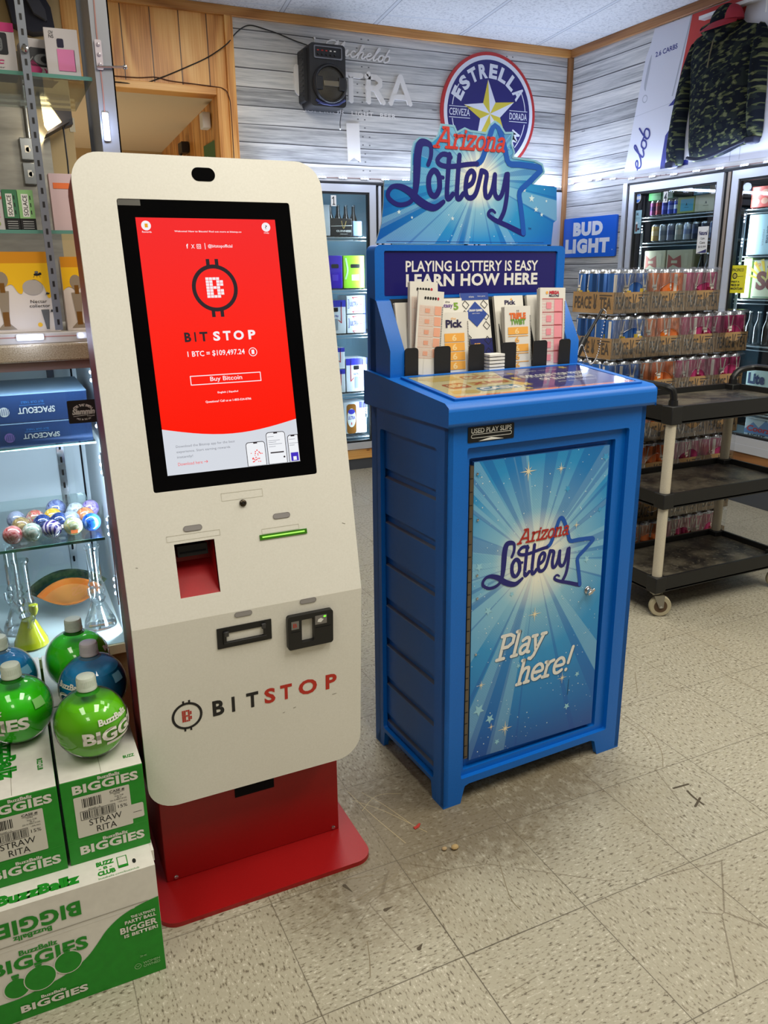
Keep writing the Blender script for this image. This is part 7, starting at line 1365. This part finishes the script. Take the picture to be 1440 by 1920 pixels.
b = MB(); b.tube(smooth_pts([(1.40, YB - .10, 2.37), (1.402, YB - .06, 2.32), (1.392, YB - .05, 2.26), (1.384, YB - .04, 2.20), (1.386, YB - .035, 2.165)], 4), .0022, M_BLACK, 6); b.ball((1.386, YB - .035, 2.160), .006, M_PAPER, 10); b.build('tail_cord', t)
b = MB(); b.cyl((1.245, YB, 2.645), (1.245, YB - .012, 2.645), .006, M_PAPER, 10); b.tube([(1.245, YB - .01, 2.642), (1.243, YB - .012, 2.61), (1.246, YB - .03, 2.585)], .0015, M_PAPER, 5); b.build('hanging_hook', t)
def cord(name, label, pts, r=.0032, m=None):
    b = MB(); b.tube(smooth_pts(pts, 6), r, m or M_BLACK, 6); o = b.build(name); tag(o, label, 'cable')
cord('power_cord', 'black cord looping from the loudspeaker over the doorway corner', [(1.225, YB - .04, 2.588), (1.12, YB - .02, 2.616), (1.03, YB - .012, 2.643), (.95, YB - .010, 2.660), (.862, YB - .010, 2.672), (.81, YB - .010, 2.655), (.76, YB - .012, 2.615), (.705, YB - .034, 2.556), (.60, YB - .012, 2.487), (.47, YB - .010, 2.424), (.33, YB - .010, 2.362), (.215, YB - .010, 2.322), (.09, YB - .025, 2.318), (-.05, YB - .025, 2.320)])
cord('thin_cord', 'thin brown cord along the doorway head and down its right post', [(.02, YB - .010, 2.350), (.20, YB - .010, 2.352), (.30, YB - .010, 2.362), (.38, YB - .010, 2.350), (.53, YB - .010, 2.344), (.62, YB - .010, 2.340), (.672, YB - .026, 2.330), (.700, YB - .034, 2.292), (.709, YB - .034, 2.16), (.709, YB - .034, 1.5), (.712, YB - .034, .4)], .0024, mat('cord_brown', (70, 34, 24), .5))
# round beer sign
t = thing('round_sign', 'round navy sign with a gold and white star, high on the back wall', 'sign', (2.466, YB - .01, 1.957)); C0, Z0, R_ = 2.466, 2.317, .366; NVY = mat('sign_navy', (36, 34, 104), .4); RDS = mat('sign_red', (180, 44, 44), .4); GLD_ = mat('sign_gold', (206, 188, 60), .4); WHS = mat('sign_white', (218, 220, 228), .45)
b = MB(); fr = front(YB - .004); b.plate(fr, circ(C0, Z0, R_, 64), -.004, .012, RDS); b.flat(fr, circ(C0, Z0, R_ * .945, 64), .0124, WHS); b.flat(fr, circ(C0, Z0, R_ * .875, 64), .0128, NVY); h = .0133
b.build('disc', t); b = MB()
b.arctext(fr, 'ESTRELLA', C0, Z0 - .02, R_ * .63, 2.80, .46, .086, h, WHS, .05); b.arctext(fr, 'DAMM', C0, Z0 + .0, R_ * .56, -1.10, -.45, .07, h, WHS, .03)
sp = star(C0 + .005, Z0 + .0, .205, 5, .40, PI / 2 + .10)
for i in range(10): p, q = sp[i], sp[(i + 1) % 10]; b.flat(fr, [(C0 + .005, Z0), p, q], h, GLD_ if i % 2 == 0 else WHS)
for (s, u0, u1) in (('CERVEZA', C0 - .305, C0 - .150), ('DORADA', C0 + .160, C0 + .300)):
    b.text(fr, s, u0, u1, Z0 - .024, Z0 + .018, h, WHS, .01); [b.line(fr, [(u0 - .002, Z0 + v), (u1 + .002, Z0 + v)], .004, h, WHS) for v in (.030, -.036)]
for a0, a1 in ((2.55, 3.00), (3.30, 3.80), (.12, .55), (-.18, -.75)): b.stroke(fr, [(C0 + R_ * .78 * math.cos(a0 + (a1 - a0) * k / 8), Z0 + R_ * .78 * math.sin(a0 + (a1 - a0) * k / 8)) for k in range(9)], .006, h, WHS, 1)
b.build('artwork', t)
# blue beer sign
t = thing('blue_sign', 'blue rectangular sign with bold white lettering near the room corner', 'sign', (XR - .012, 3.27, 1.40)); fr = rside(XR - .002); BS = mat('sign_blue', (16, 92, 206), .3, coat=.3)
b = MB(); b.plate(fr, rrect(-3.552, -2.996, 1.405, 1.668, .01, 3), -.0, .014, BS); b.build('panel', t, .003); b = MB(); b.text(fr, 'BUD', -3.445, -3.130, 1.545, 1.638, .0146, WHS, .07, 0, 1.14); b.text(fr, 'LIGHT', -3.525, -3.055, 1.430, 1.528, .0146, WHS, .07, 0, 1.16); b.text(fr, '.', -3.028, -3.020, 1.445, 1.452, .0146, WHS); b.build('lettering', t)
# paper banner, hoodie and cap
t = thing('beer_banner', 'large white and red paper banner pinned on the right wall behind the hoodie', 'banner', (XR - .004, 2.3, 1.90)); fr = rside(XR - .003); BWH = mat('banner_white', (206, 206, 214), .6); BRD = mat('banner_red', (186, 52, 44), .6); BNV = mat('banner_blue', (34, 40, 120), .5); BGR = mat('banner_grey', (168, 170, 178), .6)
b = MB(); b.plate(fr, [(-2.977, 1.896), (-1.30, 1.875), (-1.30, 2.70), (-2.495, 2.700), (-2.79, 2.700), (-2.815, 2.62), (-2.85, 2.55)], -.001, .002, BWH); b.flat(fr, [(-2.495, 2.700), (-2.10, 2.700), (-2.20, 2.30), (-2.565, 2.32)], .0024, BRD); b.line(fr, [(-2.50, 2.70), (-2.60, 2.30)], .010, .0026, BGR)
b.text(fr.sub(-2.766, 2.542, .06), '2.6 CARBS', 0, .176, -.002, .026, .0026, BNV, .02); b.stroke(fr, [(-2.80, 2.56), (-2.815, 2.50), (-2.835, 2.40), (-2.83, 2.37)], lambda q: .02 * math.sin(PI * min(1, q * 1.0)) + .003, .0026, BGR, 4); b.stroke(fr, circ(-2.83, 2.325, .020, 14), .006, .0026, BGR, 1, True)
b.flat(fr, [(-2.60, 2.26), (-2.50, 2.30), (-2.44, 2.24)], .0024, BGR); b.line(fr, [(-2.925, 2.235), (-2.60, 2.265)], .002, .0026, BGR)
gg = F(fr(-2.832, 1.912, 0), fr.U, fr.V).sub(0, 0, 1.24)
off = lambda st, d: [(x - d, y) for x, y in st]
for k, (st, d) in enumerate(((S_E, 2.1), (S_L, 2.1), (S_O, 2.1), (S_B, 2.1))): b.stroke(gg, [(x * .168 + y * .02, y * .105) for x, y in off(st, d)], .0115, .0028 + k * .0004, BNV, 5)
b.flat(fr, rrect(-2.650, -2.425, 1.905, 1.935), .0026, BNV); b.flat(fr, [(-2.650, 1.935), (-2.610, 1.935), (-2.590, 2.06), (-2.56, 2.10), (-2.50, 2.115), (-2.50, 2.15), (-2.58, 2.14), (-2.63, 2.09)], .0026, BNV); b.flat(fr, [(-2.625, 2.25), (-2.54, 2.31), (-2.45, 2.29), (-2.50, 2.25)], .0026, BNV)
b.text(fr.sub(-2.035, 2.275, .06), 'CARBS', -.07, .07, 0, .030, .0026, BNV, .02); b.line(fr, [(-2.12, 1.89), (-2.12, 2.02)], .006, .0026, BGR); b.line(fr, [(-2.055, 1.89), (-2.055, 2.0)], .004, .0026, BGR); b.build('paper', t)
b = MB(); b.fbox(rside(XR), -2.40, -1.93, 2.645, 2.662, 0, .05, M_WHITE); b.tube([(XR - .05, 1.95, 2.65), (XR - .05, 1.945, 2.60), (XR - .045, 1.95, 2.57)], .004, M_WHITE, 6); o = b.build('hanging_rail'); tag(o, 'white rail at the ceiling that the camouflage hoodie hangs from', 'rail')
M_CAMO = make_camo(); t = thing('hoodie', 'dark camouflage pullover hanging high on the right wall', 'pullover', (XR - .07, 2.2, 1.93)); M_CUFF = mat('dark_cuff', (20, 24, 44), .9)
def cloth(outline, x0, x1, bulge, m, name, parent, fold=0.0):
    """a stuffed garment panel between a back and a swollen front, from an outline in (y, z)"""
    N = len(outline); cy = sum(p[0] for p in outline) / N; cz = sum(p[1] for p in outline) / N; rings = [1.0, .93, .78, .55, .28]; P = []
    for k, s in enumerate(rings):
        for (y, z) in outline:
            yy, zz = cy + (y - cy) * s, cz + (z - cz) * s; P.append((x0 - (bulge * (1 - s ** 3.2)) - fold * math.sin(yy * 60 + zz * 14) * (1 - s * s), yy, zz))
    P.append((x0 - bulge, cy, cz)); q = []
    for k in range(len(rings) - 1):
        for i in range(N): j = (i + 1) % N; q.append((k * N + i, (k + 1) * N + i, (k + 1) * N + j, k * N + j))
    for i in range(N): q.append(((len(rings) - 1) * N + i, len(P) - 1, (len(rings) - 1) * N + (i + 1) % N))
    B0 = len(P); P += [(x1, y, z) for (y, z) in outline]; q += [(i, (i + 1) % N, B0 + (i + 1) % N, B0 + i) for i in range(N)]; b = MB(); b.add(P, q, m); return b.build(name, parent, ang=60)
def dens(o, n=3): return [(p.x, p.y) for p in smooth_pts(o, n, True)]
cloth(dens([(2.345, 2.572), (2.44, 2.545), (2.462, 2.46), (2.445, 2.32), (2.425, 2.15), (2.395, 1.935), (2.29, 1.915), (2.17, 1.925), (2.06, 1.955), (1.955, 1.985), (1.965, 2.15), (1.985, 2.32), (1.955, 2.46), (1.985, 2.525), (2.09, 2.560), (2.14, 2.585)]), XR - .03, XR - .012, .075, M_CAMO, 'torso', t, .006)
cloth(dens([(2.43, 2.535), (2.470, 2.47), (2.51, 2.30), (2.545, 2.10), (2.562, 1.955), (2.545, 1.925), (2.485, 1.905), (2.455, 1.925), (2.46, 2.08), (2.445, 2.25), (2.41, 2.40)]), XR - .045, XR - .012, .05, M_CAMO, 'sleeve', t, .005)
cloth(dens([(1.99, 2.525), (1.945, 2.48), (1.925, 2.30), (1.915, 2.12), (1.915, 1.985), (1.965, 1.965), (1.99, 2.10), (2.0, 2.30)]), XR - .045, XR - .012, .05, M_CAMO, 'sleeve', t, .005)
cloth(dens([(2.350, 2.580), (2.29, 2.52), (2.22, 2.495), (2.16, 2.52), (2.13, 2.585), (2.2, 2.60), (2.28, 2.60)]), XR - .085, XR - .02, .022, M_CAMO, 'collar', t)
b = MB(); b.tube([(XR - .108, 2.222, 2.50), (XR - .111, 2.235, 2.43), (XR - .110, 2.245, 2.37)], .0045, mat('zip_olive', (96, 92, 66), .5), 6); b.build('zip', t)
b = MB(); b.tube(smooth_pts([(XR - .05, 2.392, 1.935), (XR - .08, 2.29, 1.916), (XR - .08, 2.17, 1.926), (XR - .07, 2.06, 1.955), (XR - .045, 1.957, 1.985)], 4), .010, M_CUFF, 8); b.build('hem', t)
for (y, z) in ((2.512, 1.912), (1.94, 1.972)): b = MB(); b.fbox(rside(XR - .03), -y - .036, -y + .030, z - .018, z + .018, -.012, .045, M_CUFF); b.build('cuff', t, .012, 3)
t = thing('cap', 'red cap with a camouflage crown hung on the neck of the camouflage pullover', 'cap', (XR - .1, 2.19, 2.56)); CR = mat('cap_red', (156, 30, 48), .7)
b = MB(); c = Vector((XR - .065, 2.195, 2.585)); prof = [(.092 * math.cos(a), .085 * math.sin(a)) for a in [PI / 2 * k / 9 for k in range(10)]]; prof[-1] = (1e-5, .085); b.lathe(prof, M_CAMO, 26, c, (Vector((.62, 0, 0)), Vector((0, 1, 0)), Vector((0, 0, 1))), None); b.build('crown', t)
b = MB(); b.lathe([(.093 * math.cos(a), .080 * math.sin(a)) for a in [PI / 2 * k / 8 for k in range(8)]], CR, 20, c + Vector((.004, -.032, -.004)), (Vector((.60, 0, 0)), Vector((0, .85, 0)), Vector((0, 0, 1)))); b.build('side_panel', t)
b = MB(); P = []; q = []
for k in range(15):
    a = -PI * .5 + PI * k / 14; P += [(c.x - .050 * math.cos(a), c.y + .09 * math.sin(a), c.z + .003), (c.x - .115 * math.cos(a) - .004, c.y + .104 * math.sin(a) + .02, c.z - .036 * math.cos(a) - .012), (c.x - .115 * math.cos(a) - .004, c.y + .104 * math.sin(a) + .02, c.z - .036 * math.cos(a) - .017)]
for k in range(14): q += [(3 * k, 3 * k + 1, 3 * k + 4, 3 * k + 3), (3 * k + 1, 3 * k + 2, 3 * k + 5, 3 * k + 4)]
b.add(P, q, CR); b.build('brim', t)
# ------------------------------------------------------------------ behind the glass cabinet: the counter's back wall
fr = front(YB)
b = MB(); b.plate(fr, rrect(-1.6, -.285, 1.0, 2.215), .0012, .004, M_SHEET); b.plate(fr, rrect(-1.6, -.285, 2.19, 2.215), .004, .006, M_SHEET); o = b.build('metal_sheet'); tag(o, 'brushed metal sheet on the wall seen through the glass cabinet', 'wall panel')
t = thing('outlet_box', 'metal conduit with two switch boxes on the metal sheet', 'electrical box', (-.405, YB - .02, 1.78)); b = MB(); b.cyl((-.388, YB - .028, 2.01), (-.388, YB - .028, 2.42), .012, SHINE, 12); b.fbox(fr, -.412, -.36, 2.165, 2.180, 0, .045, SHINE); b.build('conduit', t)
for z in (1.905, 1.785):
    b = MB(); b.fbox(fr, -.440, -.375, z, z + .108, .004, .05, SHINE); b.build('box', t, .004); b = MB(); b.fbox(fr, -.418, -.398, z + .035, z + .07, .05, .053, M_PAPER); b.lathe([(.012, .05), (.012, .053), (1e-5, .053)], M_PAPER, 14, fr(-.402, z + .05, 0), (fr.U, fr.V, fr.N)); b.build('socket', t)
t = thing('work_lamp', 'dark-backed lamp glowing warm behind the glass cabinet', 'lamp', (-.24, YB - .12, 2.0)); LH = mat('lamp_housing', (40, 38, 46), .5); b = MB()
g = front(YB - .16); b.plate(g, [(-.335, 2.215), (-.180, 2.210), (-.175, 2.075), (-.215, 2.060), (-.295, 2.19)], -.10, 0, LH); b.plate(g, [(-.318, 2.010), (-.305, 2.030), (-.205, 2.092), (-.195, 2.080)], -.12, .04, LH); b.build('housing', t); b = MB(); b.flat(g, [(-.320, 2.19), (-.292, 2.19), (-.218, 2.085), (-.300, 2.035), (-.315, 2.06)], -.02, mat('lamp_glow', (255, 230, 180), .5, emit=(255, 226, 170), es=2.6)); b.build('reflector', t); b = MB(); b.tube([(-.225, YB - .15, 2.06), (-.222, YB - .14, 1.9), (-.225, YB - .14, 1.75)], .004, M_BLACK, 6); b.build('cord', t)
point('work_lamp_glow', (-.30, YB - .22, 2.06), 1.2, (1, .82, .5), .02)
b = MB(); g = front(YB - .10); b.plate(g, [(-.42, 2.66), (-.36, 2.75), (-.27, 2.72), (-.215, 2.62), (-.205, 2.52), (-.31, 2.50), (-.40, 2.53)], -.10, 0, mat('bag_cloth', (44, 46, 60), .9)); b.plate(g, [(-.35, 2.69), (-.30, 2.70), (-.245, 2.60), (-.24, 2.55), (-.30, 2.58)], 0, .03, mat('bag_panel', (70, 72, 84), .9)); o = b.build('hanging_bag', None, .012); tag(o, 'dark bag hanging high behind the glass cabinet', 'bag')
b = MB(); b.plate(fr, rrect(-.178, -.150, 2.06, 2.13), 0, .003, mat('tag_paper', (206, 196, 170), .6)); o = b.build('paper_note'); tag(o, 'small cream paper note on the wall beside the lamp', 'note')
# passage wall things
pf = rside(.655); t = thing('timer_box', 'small black box with dangling wires on the passage wall', 'electrical box', (.64, 4.45, 2.0)); b = MB(); b.fbox(pf, -4.56, -4.44, 2.10, 2.17, 0, .05, M_BLACK); b.build('case', t, .004)
b = MB()
for k in range(4): b.tube(smooth_pts([(.62, 4.52 + .02 * k, 2.10), (.60, 4.50 + .05 * k, 2.06), (.63, 4.55 - .04 * k, 2.02), (.62, 4.50 + .03 * k, 1.96)], 5), .004, M_BLACK, 5)
b.build('wires', t)
b = MB(); b.fbox(pf, -4.66, -4.56, 1.93, 1.98, 0, .05, M_BLACK); o = b.build('wall_plug', None, .004); tag(o, 'black plug under the wired box on the passage wall', 'plug')
b = MB(); b.fbox(pf, -3.90, -3.82, 2.16, 2.25, 0, .05, M_WHITE); o = b.build('wall_sensor', None, .006); tag(o, 'small white box high on the passage wall', 'sensor')
t = thing('green_sign', 'green sign with a white triangle on the passage wall', 'sign', (.65, 3.85, 1.95)); b = MB(); b.plate(pf, rrect(-4.02, -3.70, 1.88, 2.085), 0, .006, mat('sign_green', (58, 110, 66), .5)); b.flat(pf, [(-4.0, 1.89), (-3.84, 1.89), (-3.93, 2.02)], .0066, M_PAPER); b.build('panel', t)
# litter on the floor
for (x, y, r, c, lab) in ((.118, -.018, .007, (170, 146, 110), 'tan crumb on the floor between kiosk and cabinet, smaller of two'), (.142, -.026, .010, (176, 150, 104), 'tan crumb on the floor between kiosk and cabinet, larger of two')):
    b = MB(); b.ball((x, y, r * .6), r, mat('crumb_%d' % int(r * 1000), c, .9), 8, (1, .8, .6)); o = b.build('crumb'); tag(o, lab, 'crumb')
b = MB(); b.plate(F((.100, .083, .001), (1, .35, 0), (-.35, 1, 0)), [(-.013, -.003), (.0, -.004), (.012, .002), (.010, .006), (-.004, .004), (-.011, .006)], 0, .0015, mat('scrap_red', (170, 50, 40), .7)); o = b.build('paper_scrap'); tag(o, 'tiny red paper scrap on the floor in front of the cabinet foot', 'scrap')
